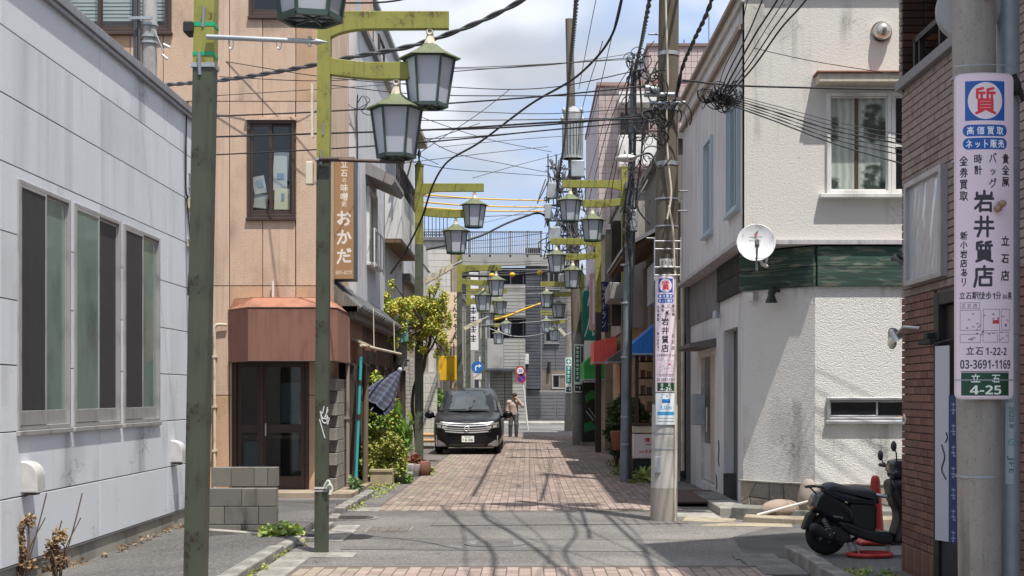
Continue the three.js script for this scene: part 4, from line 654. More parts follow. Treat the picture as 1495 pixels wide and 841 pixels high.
// ---------- red brick building on the right ----------
{
  const t = thing('brick_building', 'building of red brick tiles with a balcony rail at the right edge', 'building', [3.6, 0, -12]);
  const f = FR(3.4, 0, 13.05, 'left');      // along = towards the camera
  const L = 5.6, door = [1.12, 2.6, 0.0, 2.44];
  part(t, 'wall', [wallHoles(f, L, 4.36, 0.2, [door]).translate(0.016, 0, 0), B(3.42, 3.62, 0, 4.3, 13.034, 12.9)], M([0.17, 0.15, 0.14], { r: 0.95 }));
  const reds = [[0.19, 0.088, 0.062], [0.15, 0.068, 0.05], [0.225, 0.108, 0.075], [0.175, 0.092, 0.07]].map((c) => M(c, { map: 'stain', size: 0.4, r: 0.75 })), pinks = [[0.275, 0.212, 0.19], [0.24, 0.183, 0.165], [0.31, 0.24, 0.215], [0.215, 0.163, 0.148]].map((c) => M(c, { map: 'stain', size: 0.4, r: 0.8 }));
  const bg = boxUV(flat(new RoundedBoxGeometry(0.02, 0.0585, 0.199, 1, 0.004))), hg = boxUV(flat(new RoundedBoxGeometry(0.02, 0.0585, 0.096, 1, 0.004)));
  const r = rng(31); let n = 0; const rest = { r: [], p: [] };
  for (let j = 0; j < 61; j++) {
    const y = 0.30 + j * 0.067, off = j % 2 ? 0.104 : 0;
    if (y > 4.33) break;
    for (let i = 0; i < 27; i++) {
      const a = i * 0.208 - off + 0.104; let half = false, ac = a;
      if (a < 0.09) { half = true; ac = a + 0.05; }
      if (ac > door[0] - 0.08 && ac < door[1] + 0.08 && y < door[3] + 0.02) continue;
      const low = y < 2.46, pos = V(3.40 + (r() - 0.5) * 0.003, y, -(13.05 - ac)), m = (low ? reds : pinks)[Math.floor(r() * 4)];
      const vis = i < 7;
      if (vis && n < 300 && (low ? true : y < 4.3 && i < 6)) { piece(t, 'brick', half ? hg : bg, m, pos); n++; }
      else rest[low ? 'r' : 'p'].push((half ? hg : bg).clone().translate(pos.x, pos.y, pos.z));
    }
  }
  for (const k of ['r', 'p']) if (rest[k].length) part(t, 'bricks', rest[k], (k === 'r' ? reds : pinks)[0], { kind: 'stuff' });
  const sg = boxUV(flat(new RoundedBoxGeometry(0.022, 0.25, 0.058, 1, 0.004)));
  for (let i = 0; i < 17; i++) piece(t, 'base_brick', sg, reds[i % 4], V(3.398, 0.135, -(13.02 - i * 0.065)));
  // parapet, rail
  part(t, 'coping', B(3.33, 3.62, 4.35, 4.44, 9.2, 13.07, 0.01), M([0.20, 0.20, 0.21], { map: 'streak', size: 0.7, r: 0.6 }));
  const rl = [bar(V(3.45, 4.74, -9.2), V(3.45, 4.74, -12.75), 0.06, 0.05)]; for (let d = 9.5; d < 12.9; d += 0.62) rl.push(B(3.43, 3.47, 4.44, 4.72, d, d + 0.04)); rl.push(B(3.42, 3.48, 4.44, 4.76, 12.72, 12.78));
  part(t, 'railing', rl, MT.black);
  // set-back upper storey faced in dark glazed brick
  const ff = FR(3.37, 0, 12.95, 'front'), gl = [[0.055, 0.027, 0.02], [0.075, 0.033, 0.022], [0.13, 0.052, 0.026], [0.045, 0.024, 0.02]].map((c) => M(c, { r: 0.3, map: 'speck', size: 0.3 }));
  part(t, 'upper_wall', B(3.39, 9, 4.3, 5.9, 12.97, 13.04), M([0.05, 0.045, 0.04]));
  const ug = boxUV(flat(new RoundedBoxGeometry(0.197, 0.0585, 0.02, 1, 0.004)));
  for (let j = 0; j < 23; j++) for (let i = 0; i < 4; i++) piece(t, 'glazed_brick', ug, gl[Math.floor(r() * 4)], V(3.37 + 0.1 + i * 0.205 - (j % 2) * 0.1 + (j % 2 ? 0.1 : 0), 4.36 + j * 0.067, -12.96));
  const sd = boxUV(flat(new RoundedBoxGeometry(0.02, 0.0585, 0.085, 1, 0.004))); for (let j = 0; j < 23; j++) piece(t, 'glazed_brick', sd, pinks[j % 4], V(3.372, 4.36 + j * 0.067, -13.0));
  // main block of the upper storeys, out of view, shaped to shade the crossing
  part(t, 'unseen_upper_block', prism([[3.9, 5], [3.5, 11.7], [5.4, 12.94], [10, 12.94], [10, 5]], 4.5, 10.9), pinks[1]);
  part(t, 'balcony_ceiling', prism([[3.42, 9], [3.40, 12.9], [5.3, 12.9], [5.3, 9]], 5.9, 6.05), MT.concrete);
  part(t, 'body', B(3.62, 9.5, 0, 4.34, 13.03, 12.83), M([0.3, 0.28, 0.26]));
  part(t, 'roof', B(3.62, 9.5, 4.3, 4.345, 5, 12.8), MT.concreteDark);
  part(t, 'room', [B(5.2, 5.3, 0, 4.3, 5, 13)], MT.dark);
  // framed clear vinyl panel
  const pa = [0.30, 1.43, 2.56, 3.47], vf = part(t, 'vinyl_window', [bb(f, pa[0], pa[0] + 0.05, pa[2], pa[3], 0.005, 0.075, 0.008), bb(f, pa[1] - 0.05, pa[1], pa[2], pa[3], 0.005, 0.075, 0.008), bb(f, pa[0] + 0.05, pa[1] - 0.05, pa[2], pa[2] + 0.05, 0.005, 0.073, 0.008), bb(f, pa[0] + 0.05, pa[1] - 0.05, pa[3] - 0.05, pa[3], 0.005, 0.073, 0.008)], MT.alum);
  const sh = new THREE.PlaneGeometry(pa[1] - pa[0] - 0.08, pa[3] - pa[2] - 0.08, 40, 32), q = sh.attributes.position;
  for (let i = 0; i < q.count; i++) { const u = q.getX(i), v = q.getY(i); q.setXYZ(i, u + (pa[0] + pa[1]) / 2, v + (pa[2] + pa[3]) / 2, 0.035 + 0.03 * (fbm((u + 2 - v * 0.35) * 0.5, (v + 2) * 0.2, 16, 7, 3, 9) - 0.5)); }
  sh.computeVertexNormals(); part(vf, 'vinyl_sheet', sh.applyMatrix4(frM(f)), M([0.40, 0.41, 0.44], { r: 0.22, clearcoat: 0.7, side: THREE.DoubleSide }));
  // shop door: black frame, white leaf
  const dr = part(t, 'door', [bb(f, 1.12, 1.26, 0, 2.44, -0.08, 0.04, 0.008), bb(f, 1.26, 2.6, 2.34, 2.44, -0.08, 0.035, 0.008), bb(f, 2.5, 2.6, 0, 2.34, -0.08, 0.035, 0.008)], MT.black);
  part(dr, 'door_leaf', bb(f, 1.27, 2.49, 0.05, 2.33, -0.06, -0.02), M([0.04, 0.03, 0.025], { r: 0.4, map: 'boards', size: 0.5 }));
  part(dr, 'hinge', [bb(f, 0.95, 1.3, 2.02, 2.06, 0.04, 0.12, 0.006), bb(f, 1.05, 1.15, 2.06, 2.12, 0.02, 0.1, 0.01)], MT.dark);
  part(dr, 'door_step', bb(f, 1.3, 2.5, 0.0, 0.42, -0.02, 0.02), MT.dark);
  // wall lamp
  const o = fp(f, 0.2, 2.1, 0.02);
  const lp = part(t, 'wall_lamp', [rod(fp(f, 0.62, 2.18, 0.01), fp(f, 0.42, 2.2, 0.1), 0.014), rod(fp(f, 0.42, 2.2, 0.1), fp(f, 0.24, 2.14, 0.12), 0.014), new THREE.LatheGeometry([[0.018, 0.065], [0.036, 0.05], [0.05, 0.015], [0.085, -0.04]].map((p) => new THREE.Vector2(...p)), 20).rotateZ(0.55).rotateX(0.25).translate(o.x - 0.11, o.y + 0.04, o.z)], M([0.5, 0.5, 0.5], { r: 0.3, m: 0.8, side: THREE.DoubleSide }));
  part(lp, 'bulb', ball(V(o.x - 0.13, o.y - 0.03, o.z + 0.01), 0.042, 0.06, 0.042), M([0.7, 0.65, 0.5], { r: 0.25 }));
  part(t, 'cable_stub', [tube([fp(f, 0.05, 2.83, 0.02), fp(f, 0.1, 2.86, 0.09), fp(f, 0.18, 2.82, 0.1), fp(f, 0.26, 2.75, 0.04)], 0.018), rod(fp(f, 0.03, 2.84, 0.03), fp(f, -0.02, 2.84, 0.1), 0.02)], MT.wireGrey);
  part(t, 'letter_tag', tube([fp(f, 0.09, 1.42, 0.012), fp(f, 0.06, 1.36, 0.014), fp(f, 0.11, 1.34, 0.014), fp(f, 0.15, 1.38, 0.014), fp(f, 0.1, 1.43, 0.014)], 0.008), MT.white);
}
{ // banner beside the brick door
  const t = thing('banner', 'narrow white and navy cloth banner standing in front of the shop door', 'banner', [3.2, 0, -11.5]);
  const f = FR(3.1, 0, 11.62, 'front'), f2 = { o: V(3.33, 0, -11.75), u: V(0.3, 0, 0.954), n: V(-0.954, 0, 0.3) };
  part(t, 'cloth', bb(f2, 0, 0.2, 0.42, 2.0, 0, 0.006), canvasMat(128, 512, (c, W, H) => { c.fillStyle = '#b9bcc4'; c.fillRect(0, 0, W, H); }, { r: 0.9 }));
  part(t, 'cloth_band', printed(f2, 0.2, 0.33, 0.3, 1.6, 0.012), canvasMat(96, 640, (c, W, H) => { c.fillStyle = '#33456b'; c.fillRect(0, 0, W, H); c.fillStyle = '#8d99b4'; for (let i = 0; i < 7; i++) { const y = 34 + i * 84; c.fillRect(30, y, 36, 5); c.fillRect(44, y - 6, 6, 46); c.fillRect(28, y + 22, 40, 5); c.fillRect(34 + (i % 3) * 8, y + 34, 22, 5); } }, { r: 0.9 }), { keep: true });
  part(t, 'mark', [tube([fp(f2, 0.1, 1.2, 0.01), fp(f2, 0.14, 1.1, 0.01), fp(f2, 0.1, 1.0, 0.01), fp(f2, 0.16, 0.92, 0.01)], 0.006), tube([fp(f2, 0.16, 1.3, 0.01), fp(f2, 0.18, 1.26, 0.01), fp(f2, 0.15, 1.22, 0.01)], 0.005)], M([0.05, 0.06, 0.1]));
  part(t, 'pole', [rod(fp(f2, 0.34, 0, 0.01), fp(f2, 0.34, 2.1, 0.01), 0.012), rod(fp(f2, 0, 2.02, 0.01), fp(f2, 0.36, 2.06, 0.01), 0.01)], MT.dark); part(t, 'foot', [fp(f2, 0.34, 0.0, 0.01)].map((p) => new THREE.CylinderGeometry(0.16, 0.18, 0.07, 16).translate(p.x, 0.1, p.z)), MT.dark);
}
// ---------- white corner house ----------
{
  const t = thing('corner_house', 'white stucco corner house with a peeling green band and a stone base', 'building', [3.6, 0, -20]);
  const st = M([0.72, 0.705, 0.675], { map: 'grime', size: 3.4, bump: 'stucco', bsize: 0.62, bs: 0.013, r: 0.9 }), st2 = M([0.655, 0.63, 0.585], { map: 'grime', size: 3.9, bump: 'stucco', bsize: 0.75, bs: 0.004, r: 0.92 }), side = M([0.66, 0.66, 0.67], { map: 'streak', size: 2.1, sy: 3.3, bump: 'fine', bsize: 0.5, bs: 0.002, r: 0.88 });
  // lower storey
  const w0 = [3.92, 5.25, 1.27, 1.57];
  const fF = FR(3.77, 0, 18.9, 'front');
  part(t, 'front_wall', [wallHoles(fF, 5, 3.05, 0.16, [[w0[0] - 3.77, w0[1] - 3.77, w0[2], w0[3]]])], st);
  const cu = V(0.81, 0, 0.9).normalize(), fC = { o: V(2.96, 0, -19.8), u: cu, n: V(-cu.z, 0, cu.x).multiplyScalar(1) }; const cl = Math.hypot(0.81, 0.9);
  part(t, 'chamfer_wall', bb(fC, 0, cl, 0, 3.05, -0.15, 0), st);
  const fL = FR(2.96, 0, 26.4, 'left');   // along towards the camera; a = 26.4 - d
  const rec = [26.4 - 21.75, 26.4 - 20.3, 0.0, 2.57], dor = [26.4 - 24.7, 26.4 - 22.75, 0.15, 2.3];
  part(t, 'side_wall', wallHoles(fL, 6.6, 3.05, 0.15, [rec, dor]), side);
  const dk = M([0.22, 0.215, 0.21], { map: 'streak', size: 1.4, r: 0.9 });
  part(t, 'recess', [bb(fL, rec[0] - 0.05, rec[1] + 0.05, 0, 2.6, -0.85, -0.75), bb(fL, rec[0] - 0.03, rec[0] - 0.001, 0, 2.57, -0.75, -0.15), bb(fL, rec[1] + 0.001, rec[1] + 0.03, 0, 2.57, -0.75, -0.15), bb(fL, rec[0], rec[1], 2.571, 2.6, -0.75, -0.15)], dk);
  part(t, 'recess_plinth', [bb(fL, rec[0], rec[0] + 0.04, 0.0, 0.42, -0.75, 0.01), bb(fL, rec[0] + 0.04, rec[1], 0, 0.42, -0.75, -0.7)], M([0.10, 0.098, 0.095], { map: 'stain', size: 0.5, r: 0.8 }));
  // side door, canopy, mailbox
  const dd = part(t, 'door', [bb(fL, dor[0], dor[0] + 0.06, 0.15, 2.3, -0.12, 0.0), bb(fL, dor[1] - 0.06, dor[1], 0.15, 2.3, -0.12, 0.0), bb(fL, dor[0] + 0.06, dor[1] - 0.06, 2.24, 2.3, -0.12, -0.002)], MT.white);
  part(dd, 'door_leaf', bb(fL, dor[0] + 0.95, dor[1] - 0.06, 0.17, 2.24, -0.1, -0.05), M([0.55, 0.50, 0.42], { map: 'streak', size: 0.9 })); part(dd, 'pane', bb(fL, dor[0] + 0.06, dor[0] + 0.94, 0.8, 2.24, -0.1, -0.07), MT.darkGlass); part(dd, 'kick_panel', bb(fL, dor[0] + 0.06, dor[0] + 0.94, 0.17, 0.79, -0.1, -0.06), side); part(dd, 'handle', rod(fp(fL, dor[0] + 1.1, 1.0, 0.03), fp(fL, dor[0] + 1.1, 1.4, 0.03), 0.015), MT.steel);
  part(t, 'door_canopy', ext([[0, 2.5], [0.42, 2.42], [0.42, 2.36], [0, 2.36]], 2.4, { o: V(2.96, 0, -25.0), u: V(-1, 0, 0), n: V(0, 0, 1) }), M([0.12, 0.11, 0.105], { r: 0.7 }));
  part(t, 'mailbox', bb(fL, 2.0, 2.42, 1.1, 1.62, 0.0, 0.2, 0.012), MT.galv);
  part(t, 'graffiti', [tube([fp(fL, 4.1, 0.9, 0.003), fp(fL, 4.15, 0.75, 0.003), fp(fL, 4.08, 0.6, 0.003), fp(fL, 4.16, 0.5, 0.003)], 0.012), tube([fp(fL, 3.8, 0.35, 0.003), fp(fL, 3.9, 0.2, 0.003), fp(fL, 3.84, 0.12, 0.003)], 0.012)], MT.black);
  // base of rough stones, one by one
  const stones = [[0.25, 0.225, 0.19], [0.30, 0.265, 0.21], [0.21, 0.19, 0.16], [0.27, 0.24, 0.195]].map((c) => M(c, { map: 'stain', size: 0.4, bump: 'ripple', bsize: 0.5, bs: 0.02, r: 0.85 })), r = rng(12);
  const stoneRow = (f, len) => {
    const rows = 2, nx = Math.max(3, Math.round(len / 0.23)), gx = [];
    for (let j = 0; j <= rows; j++) { gx.push([]); for (let i = 0; i <= nx; i++) gx[j].push([clamp(i / nx * len + (i > 0 && i < nx ? (r() - 0.5) * 0.16 : 0), 0, len), -0.05 + j * 0.235 + (j === 1 ? (r() - 0.5) * 0.16 : 0)]); }
    for (let j = 0; j < rows; j++) for (let i = 0; i < nx; i++) { const a = gx[j][i], b = gx[j][i + 1], c = gx[j + 1][i + 1], d = gx[j + 1][i]; const mid = [(a[0] + b[0] + c[0] + d[0]) / 4, (a[1] + b[1] + c[1] + d[1]) / 4]; const k = (p) => [mid[0] + (p[0] - mid[0]) * 0.965, mid[1] + (p[1] - mid[1]) * 0.965]; part(t, 'base_stone', ext([a, b, c, d].map(k), 0.065 + r() * 0.012, f, 0.012), stones[Math.floor(r() * 4)]); }
    part(t, 'base_mortar', bb(f, 0, len, -0.1, 0.415, 0, 0.045), M([0.2, 0.185, 0.16], { map: 'speck', size: 0.4, r: 0.95 })); part(t, 'base_cap', bb(f, -0.02, len + 0.02, 0.416, 0.44, 0, 0.085, 0.006), MT.concrete);
  };
  stoneRow(fC, cl); stoneRow(FR(3.77, 0, 18.9, 'front'), 2.4);
  // green timber band
  const gb = M([1.75, 1.75, 1.7], { map: 'wood', size: 1.3, r: 0.85 }), gb2 = M([1.35, 1.4, 1.38], { map: 'wood', size: 1.7, r: 0.85 });
  const band = (f, a0, a1, n) => { for (let j = 0; j < 2; j++) for (let i = 0; i < n; i++) part(t, 'band_board', bb(f, a0 + (a1 - a0) * i / n + 0.004, a0 + (a1 - a0) * (i + 1) / n - 0.004, 3.03 + j * 0.265, 3.03 + j * 0.265 + 0.257, -0.05, 0.05 + (r() - 0.5) * 0.008, 0.004), (i + j) % 2 ? gb : gb2); };
  const grey = M([0.30, 0.30, 0.29], { map: 'wood', size: 1.1, r: 0.9 });
  band(fC, -0.03, cl + 0.02, 1); band(fF, 0.02, 4.6, 2);
  for (let j = 0; j < 2; j++) part(t, 'band_board', bb(fL, 4.2, 6.6, 3.03 + j * 0.265, 3.287 + j * 0.265, -0.05, 0.05), grey);
  part(t, 'band_patch', bb(fL, 0.1, 4.19, 2.85, 3.56, -0.05, 0.02), M([0.18, 0.18, 0.18], { map: 'stain', size: 1.2, r: 0.9 }));
  part(t, 'ledge', [B(2.72, 8.3, 3.575, 3.63, 18.8, 26.4)], M([0.5, 0.48, 0.5], { map: 'streak', size: 0.9, r: 0.8 }));
  // upper storey
  const fU = FR(2.84, 0, 18.9, 'front'), H0 = 3.631, win = [1.08, 2.36, 4.24, 5.57];
  const wall = wallHoles({ ...fU, o: V(2.84, H0, -18.9) }, 5.6, 6.85 - H0, 0.16, [[win[0], win[1], win[2] - H0, win[3] - H0]]);
  part(t, 'upper_front', wall, st2);
  part(t, 'pilaster', bb(fU, 0, 0.26, H0, 6.85, 0.002, 0.018), st2);
  const fUL = FR(2.84, H0, 26.4, 'left'), wl = [[26.4 - 23.0, 26.4 - 22.05, 4.12 - H0, 5.6 - H0], [26.4 - 20.35, 26.4 - 19.25, 4.12 - H0, 5.66 - H0]];
  part(t, 'upper_side', wallHoles(fUL, 7.5, 6.85 - H0, 0.16, wl), side);
  for (const q of wl) slider(t, fUL, q[0], q[1], q[2], q[3], ['glass', 'glass'], { frame: M([0.42, 0.5, 0.56], { r: 0.4, m: 0.3 }), sill: 0.04 });
  part(t, 'room', [B(3.0, 8.4, H0, H0 + 0.05, 19.2, 26.3), B(4.4, 4.5, H0, 6.8, 19.5, 26.3), B(3, 8.4, 0.1, 3, 20.6, 20.7), B(2.9, 8.4, 0, 6.8, 26.2, 26.4), B(8.3, 8.44, 0, 6.8, 19.1, 26.3)], M([0.12, 0.12, 0.12]));
  part(t, 'roof', B(2.9, 8.44, 6.851, 6.95, 18.95, 26.4), MT.concreteDark);
  part(t, 'fascia', [B(2.795, 2.838, 6.76, 6.98, 18.84, 26.45), B(2.84, 8.44, 6.86, 6.98, 18.84, 18.94)], M([0.62, 0.60, 0.56], { map: 'streak', size: 0.9 }));
  part(t, 'gutter', [B(2.73, 2.793, 6.88, 6.94, 18.8, 26.45), B(2.775, 2.838, 6.42, 6.49, 18.95, 26.4)], M([0.33, 0.26, 0.20], { r: 0.7, map: 'stain', size: 0.6 }));
  // front window with its stained curtain
  const wn = slider(t, fU, win[0], win[0] + 0.845, win[2], win[3], ['glass'], { frame: MT.white, w: 0.045, out: 0.045, stile: 0.02, rail: 0.02 }); slider(t, fU, win[0] + 0.848, win[1], win[2], win[3], ['dark'], { frame: MT.white, w: 0.045, out: 0.04, stile: 0.02, rail: 0.02 });
  part(wn, 'crossbar', bb(fU, win[0] + 0.9, win[1] - 0.05, 4.86, 4.9, -0.03, 0.03), MT.white);
  part(wn, 'curtain', [bb(fU, win[0] - 0.02, win[0] + 0.86, win[2], win[3], -0.085, -0.078)], M([0.78, 0.80, 0.77], { map: 'curtain', size: 0.8, r: 0.9 })); part(wn, 'batten', bb(fU, win[0] + 0.385, win[0] + 0.435, win[2], win[3], -0.077, -0.07), M([0.12, 0.06, 0.035]));
  part(wn, 'sill', bb(fU, win[0] - 0.1, win[1] + 0.05, win[2] - 0.055, win[2] - 0.003, 0, 0.12, 0.006), MT.white);
  const hd = part(t, 'window_hood', bb(fU, 0.93, 2.6, 5.66, 5.775, 0, 0.27, 0.008), M([0.55, 0.49, 0.40], { map: 'streak', size: 0.6 })); part(hd, 'hood_roof', bb(fU, 0.90, 2.6, 5.777, 5.80, 0, 0.3, 0.005), M([0.28, 0.12, 0.08], { r: 0.7, map: 'stain', size: 0.4 }));
  const vc = fp(fU, 1.80, 6.37, 0.0), vent = part(t, 'vent_hood', [new THREE.SphereGeometry(0.118, 20, 12, 0, Math.PI * 2, 0, Math.PI * 0.62).rotateX(1.15).translate(vc.x, vc.y, vc.z + 0.06), new THREE.CylinderGeometry(0.14, 0.14, 0.02, 24).rotateX(Math.PI / 2).translate(vc.x, vc.y, vc.z + 0.011)], M([0.62, 0.58, 0.52], { r: 0.22, m: 0.9, side: THREE.DoubleSide }));
  // lower slot window
  slider(t, fF, w0[0] - 3.77, w0[1] - 3.77, w0[2], w0[3], ['dark', 'dark'], { frame: MT.alum, w: 0.035, out: 0.05, sill: 0.02, rail: 0.03, stile: 0.025 });
  part(t, 'pencil', bb(fF, 1.1, 1.3, 1.315, 1.325, 0.0, 0.012), M([0.7, 0.25, 0.03]));
  // fixtures on the chamfer
  part(t, 'alarm_box', bb(fC, 0.14, 0.26, 2.88, 3.0, 0, 0.1, 0.01), MT.white);
  const sp = fp(fC, 0.60, 2.9, 0.14); part(t, 'spotlight', [lathe([[0.03, 0.16], [0.045, 0.12], [0.05, 0.06], [0.085, -0.02]], sp, 16).translate(0, -0.04, 0), ball(sp.clone().add(V(0.03, 0.1, 0)), 0.05), rod(sp.clone().add(V(0.03, 0.1, 0)), fp(fC, 0.62, 3.0, 0), 0.02)], M([0.02, 0.02, 0.02], { r: 0.4, side: THREE.DoubleSide }));
  part(t, 'side_lamp', lathe([[0.02, 0.12], [0.05, 0.1], [0.06, 0]], fp(fL, 4.35, 2.78, 0.08), 12), MT.galv);
}
{ // satellite dish
  const t = thing('satellite_dish', 'round white satellite dish on the corner of the white house', 'satellite dish', [2.95, 3.3, -18.6]);
  const c = P(1104, 354, 18.62), nrm = V(-0.12, 0.22, 1).normalize(), q = new THREE.Quaternion().setFromUnitVectors(V(0, 0, 1), nrm);
  const pl = (g) => g.applyQuaternion(q).translate(c.x, c.y, c.z);
  part(t, 'reflector', pl(new THREE.LatheGeometry([[0, -0.045], [0.08, -0.042], [0.15, -0.03], [0.21, -0.01], [0.243, 0.004], [0.25, 0.006], [0.25, -0.006], [0.2, -0.03], [0.1, -0.06], [0, -0.065]].map((p) => new THREE.Vector2(...p)), 40).rotateX(Math.PI / 2)), M([0.74, 0.745, 0.76], { r: 0.4, map: 'grime', size: 0.55, side: THREE.DoubleSide }));
  part(t, 'arm', [pl(rod(V(0, -0.25, -0.03), V(0, -0.13, 0.25), 0.014)), pl(rod(V(0, -0.36, -0.06), V(0, -0.2, 0.0), 0.016))], MT.alumDark);
  part(t, 'converter', pl(new RoundedBoxGeometry(0.055, 0.085, 0.12, 2, 0.015).translate(0, -0.095, 0.24)), M([0.12, 0.12, 0.125], { r: 0.5 }));
  part(t, 'mount', [rod(V(c.x + 0.02, c.y - 0.1, c.z - 0.06), V(c.x + 0.1, c.y - 0.28, c.z - 0.1), 0.02), rod(V(c.x + 0.08, c.y - 0.28, c.z - 0.02), V(c.x + 0.17, c.y - 0.29, c.z - 0.2), 0.022), rod(V(c.x + 0.13, c.y - 0.29, c.z - 0.1), V(c.x + 0.15, c.y - 0.2, c.z - 0.05), 0.014)], MT.white);
  const ss = pl(new THREE.PlaneGeometry(0.19, 0.11).translate(0, 0.12, 0.0));
  const at = ss; const tri = (a) => pl(new THREE.ShapeGeometry(shapeOf(a)).translate(0, 0, -0.018));
  part(t, 'emblem', tri([[-0.045, 0.095], [0.03, 0.17], [0.022, 0.135]]), M([0.03, 0.03, 0.04])); part(t, 'emblem', tri([[-0.02, 0.1], [0.015, 0.135], [0.022, 0.105]]).translate(0, 0, 0.001), M([0.6, 0.03, 0.03]));
  part(t, 'lettering', Array.from({ length: 10 }, (_, i) => tri([[-0.08 + i * 0.016, 0.072], [-0.069 + i * 0.016, 0.072], [-0.069 + i * 0.016, 0.086], [-0.08 + i * 0.016, 0.086]])), M([0.08, 0.08, 0.09]));
}
{ // rubble at the foot of the house
  const t = solo('sand_heap', 'pale heap of mortar on the slabs before the stone base', 'heap', [(() => { const g = new THREE.SphereGeometry(1, 22, 12), p = g.attributes.position; for (let i = 0; i < p.count; i++) { const a = Math.atan2(p.getZ(i), p.getX(i)), k = 1 + 0.12 * Math.sin(a * 3) + 0.08 * Math.sin(a * 7 + 1); p.setXYZ(i, p.getX(i) * 0.25 * k, p.getY(i) * 0.13, p.getZ(i) * 0.18 * k); } g.computeVertexNormals(); return g.translate(3.24, 0.14, -18.42); })()], M([0.46, 0.36, 0.29], { map: 'stain', size: 0.3, bump: 'fine', bsize: 0.2, bs: 0.01, r: 0.95, side: THREE.DoubleSide }));
  solo('stick', 'white wooden stick lying on the pale heap of mortar', 'stick', [rod(P(1106, 752, 18.3), P(1184, 731, 18.1), 0.02, 0.016)], MT.white);
  const w = thing('standing_stone', 'small pale stone standing behind the rear of the scooter', 'stone', [3.6, 0.1, -18.4]); part(w, 'stone', [lathe([[0, 0], [0.13, 0.01], [0.14, 0.2], [0.1, 0.34], [0.04, 0.4], [0, 0.4]], V(3.58, 0.13, -18.35), 10)], M([0.34, 0.29, 0.25], { map: 'stain', size: 0.4, r: 0.9 }));
  solo('drain_hatch', 'rusty sheet lying over the gap beside the white house', 'sheet', [B(2.0, 2.95, 0.05, 0.075, 20.6, 23.2).rotateX(0.0)], M([0.10, 0.05, 0.04], { map: 'stain', size: 0.7, r: 0.8 }));
}
// ---------- right side, further along ----------
{
  const old = M([0.20, 0.185, 0.17], { map: 'streak', size: 1.4, r: 0.9 }), brownw = M([0.16, 0.10, 0.065], { map: 'boards', size: 0.7, sy: 2, r: 0.85 });
  const t = thing('old_shop', 'old shop with a brown eave and tan brick pier behind the signed utility pole', 'building', [3, 0, -30]);
  part(t, 'wall', [B(2.72, 8, 2.7, 6.4, 27.0, 33.5)], old); part(t, 'wall', [B(3.0, 8, 0, 2.7, 27.2, 33.5)], MT.dark);
  part(t, 'eave', [ext([[0, 4.75], [0.95, 4.3], [0.95, 4.38], [0, 4.9]], 5.8, { o: V(2.8, 0, -33.2), u: V(-1, 0, 0), n: V(0, 0, 1) })], M([0.22, 0.12, 0.065], { map: 'boards', size: 0.8, r: 0.85 }));
  part(t, 'eave_roof', [ext([[0, 4.91], [1.0, 4.39], [1.0, 4.46], [0, 5.0]], 6.0, { o: V(2.82, 0, -33.3), u: V(-1, 0, 0), n: V(0, 0, 1) })], MT.alumDark);
  for (let i = 0; i < 9; i++) part(t, 'wall_board', B(2.66, 2.72, 3.0, 4.5, 27.3 + i * 0.66, 27.3 + i * 0.66 + 0.63), i % 3 ? brownw : old);
  part(t, 'shutter_box', [B(2.35, 2.66, 3.35, 4.1, 27.2, 28.4, 0.01)], MT.galv);
  const bk = M([0.40, 0.28, 0.15], { map: 'stain', size: 0.5, r: 0.8 }), g1 = boxUV(flat(new RoundedBoxGeometry(0.21, 0.085, 0.1, 1, 0.006)));
  for (let j = 0; j < 24; j++) for (let i = 0; i < 2; i++) piece(t, 'pier_brick', g1, bk, V(2.5 + i * 0.22 + (j % 2) * 0.06, 0.3 + j * 0.095, -27.15));
  part(t, 'pier', B(2.42, 2.85, 0, 2.55, 27.2, 27.5), M([0.2, 0.15, 0.1]));
  const shf = M([0.09, 0.05, 0.035], { map: 'boards', size: 0.3, r: 0.7 });
  for (let j = 0; j < 6; j++) part(t, 'display_shelf', B(2.2, 2.62, 0.6 + j * 0.33, 0.63 + j * 0.33, 28.3, 28.6), shf);
  const r = rng(77); for (let j = 0; j < 6; j++) for (let i = 0; i < 3; i++) part(t, 'display_item', B(2.22 + i * 0.13, 2.31 + i * 0.13, 0.632 + j * 0.33, 0.72 + j * 0.33 + r() * 0.12, 28.32, 28.5), M([0.08 + r() * 0.25, 0.05 + r() * 0.1, 0.04 + r() * 0.06]));
  part(t, 'post', [B(2.1, 2.17, 0, 2.5, 28.2, 28.3), B(2.62, 2.68, 0, 2.5, 28.2, 28.3)], MT.brown);
  part(t, 'roof', B(2.6, 8, 6.4, 6.55, 26.9, 33.6), MT.concreteDark);
  // narrow backs between the two houses
  part(t, 'back_wall', [B(2.98, 3.6, 0, 5.6, 26.75, 26.95)], M([0.30, 0.27, 0.22], { map: 'streak', size: 0.8 })); part(t, 'pipe', [rod(V(2.86, 0.2, -26.6), V(2.86, 5.2, -26.6), 0.04), rod(V(2.75, 0.2, -26.65), V(2.75, 3, -26.65), 0.025), B(2.7, 2.82, 0, 3.0, 26.7, 26.8)], MT.cream);
}
const wedge = (x0, x1, yTop, yFrontTop, yLow, d0, d1) => { // awning with closed ends, wall at x1, front edge at x0
  return new THREE.ExtrudeGeometry(shapeOf([[x1, yLow], [x0, yLow], [x0, yFrontTop], [x1, yTop]]), { depth: d1 - d0, bevelEnabled: false }).translate(0, 0, -d1);
};
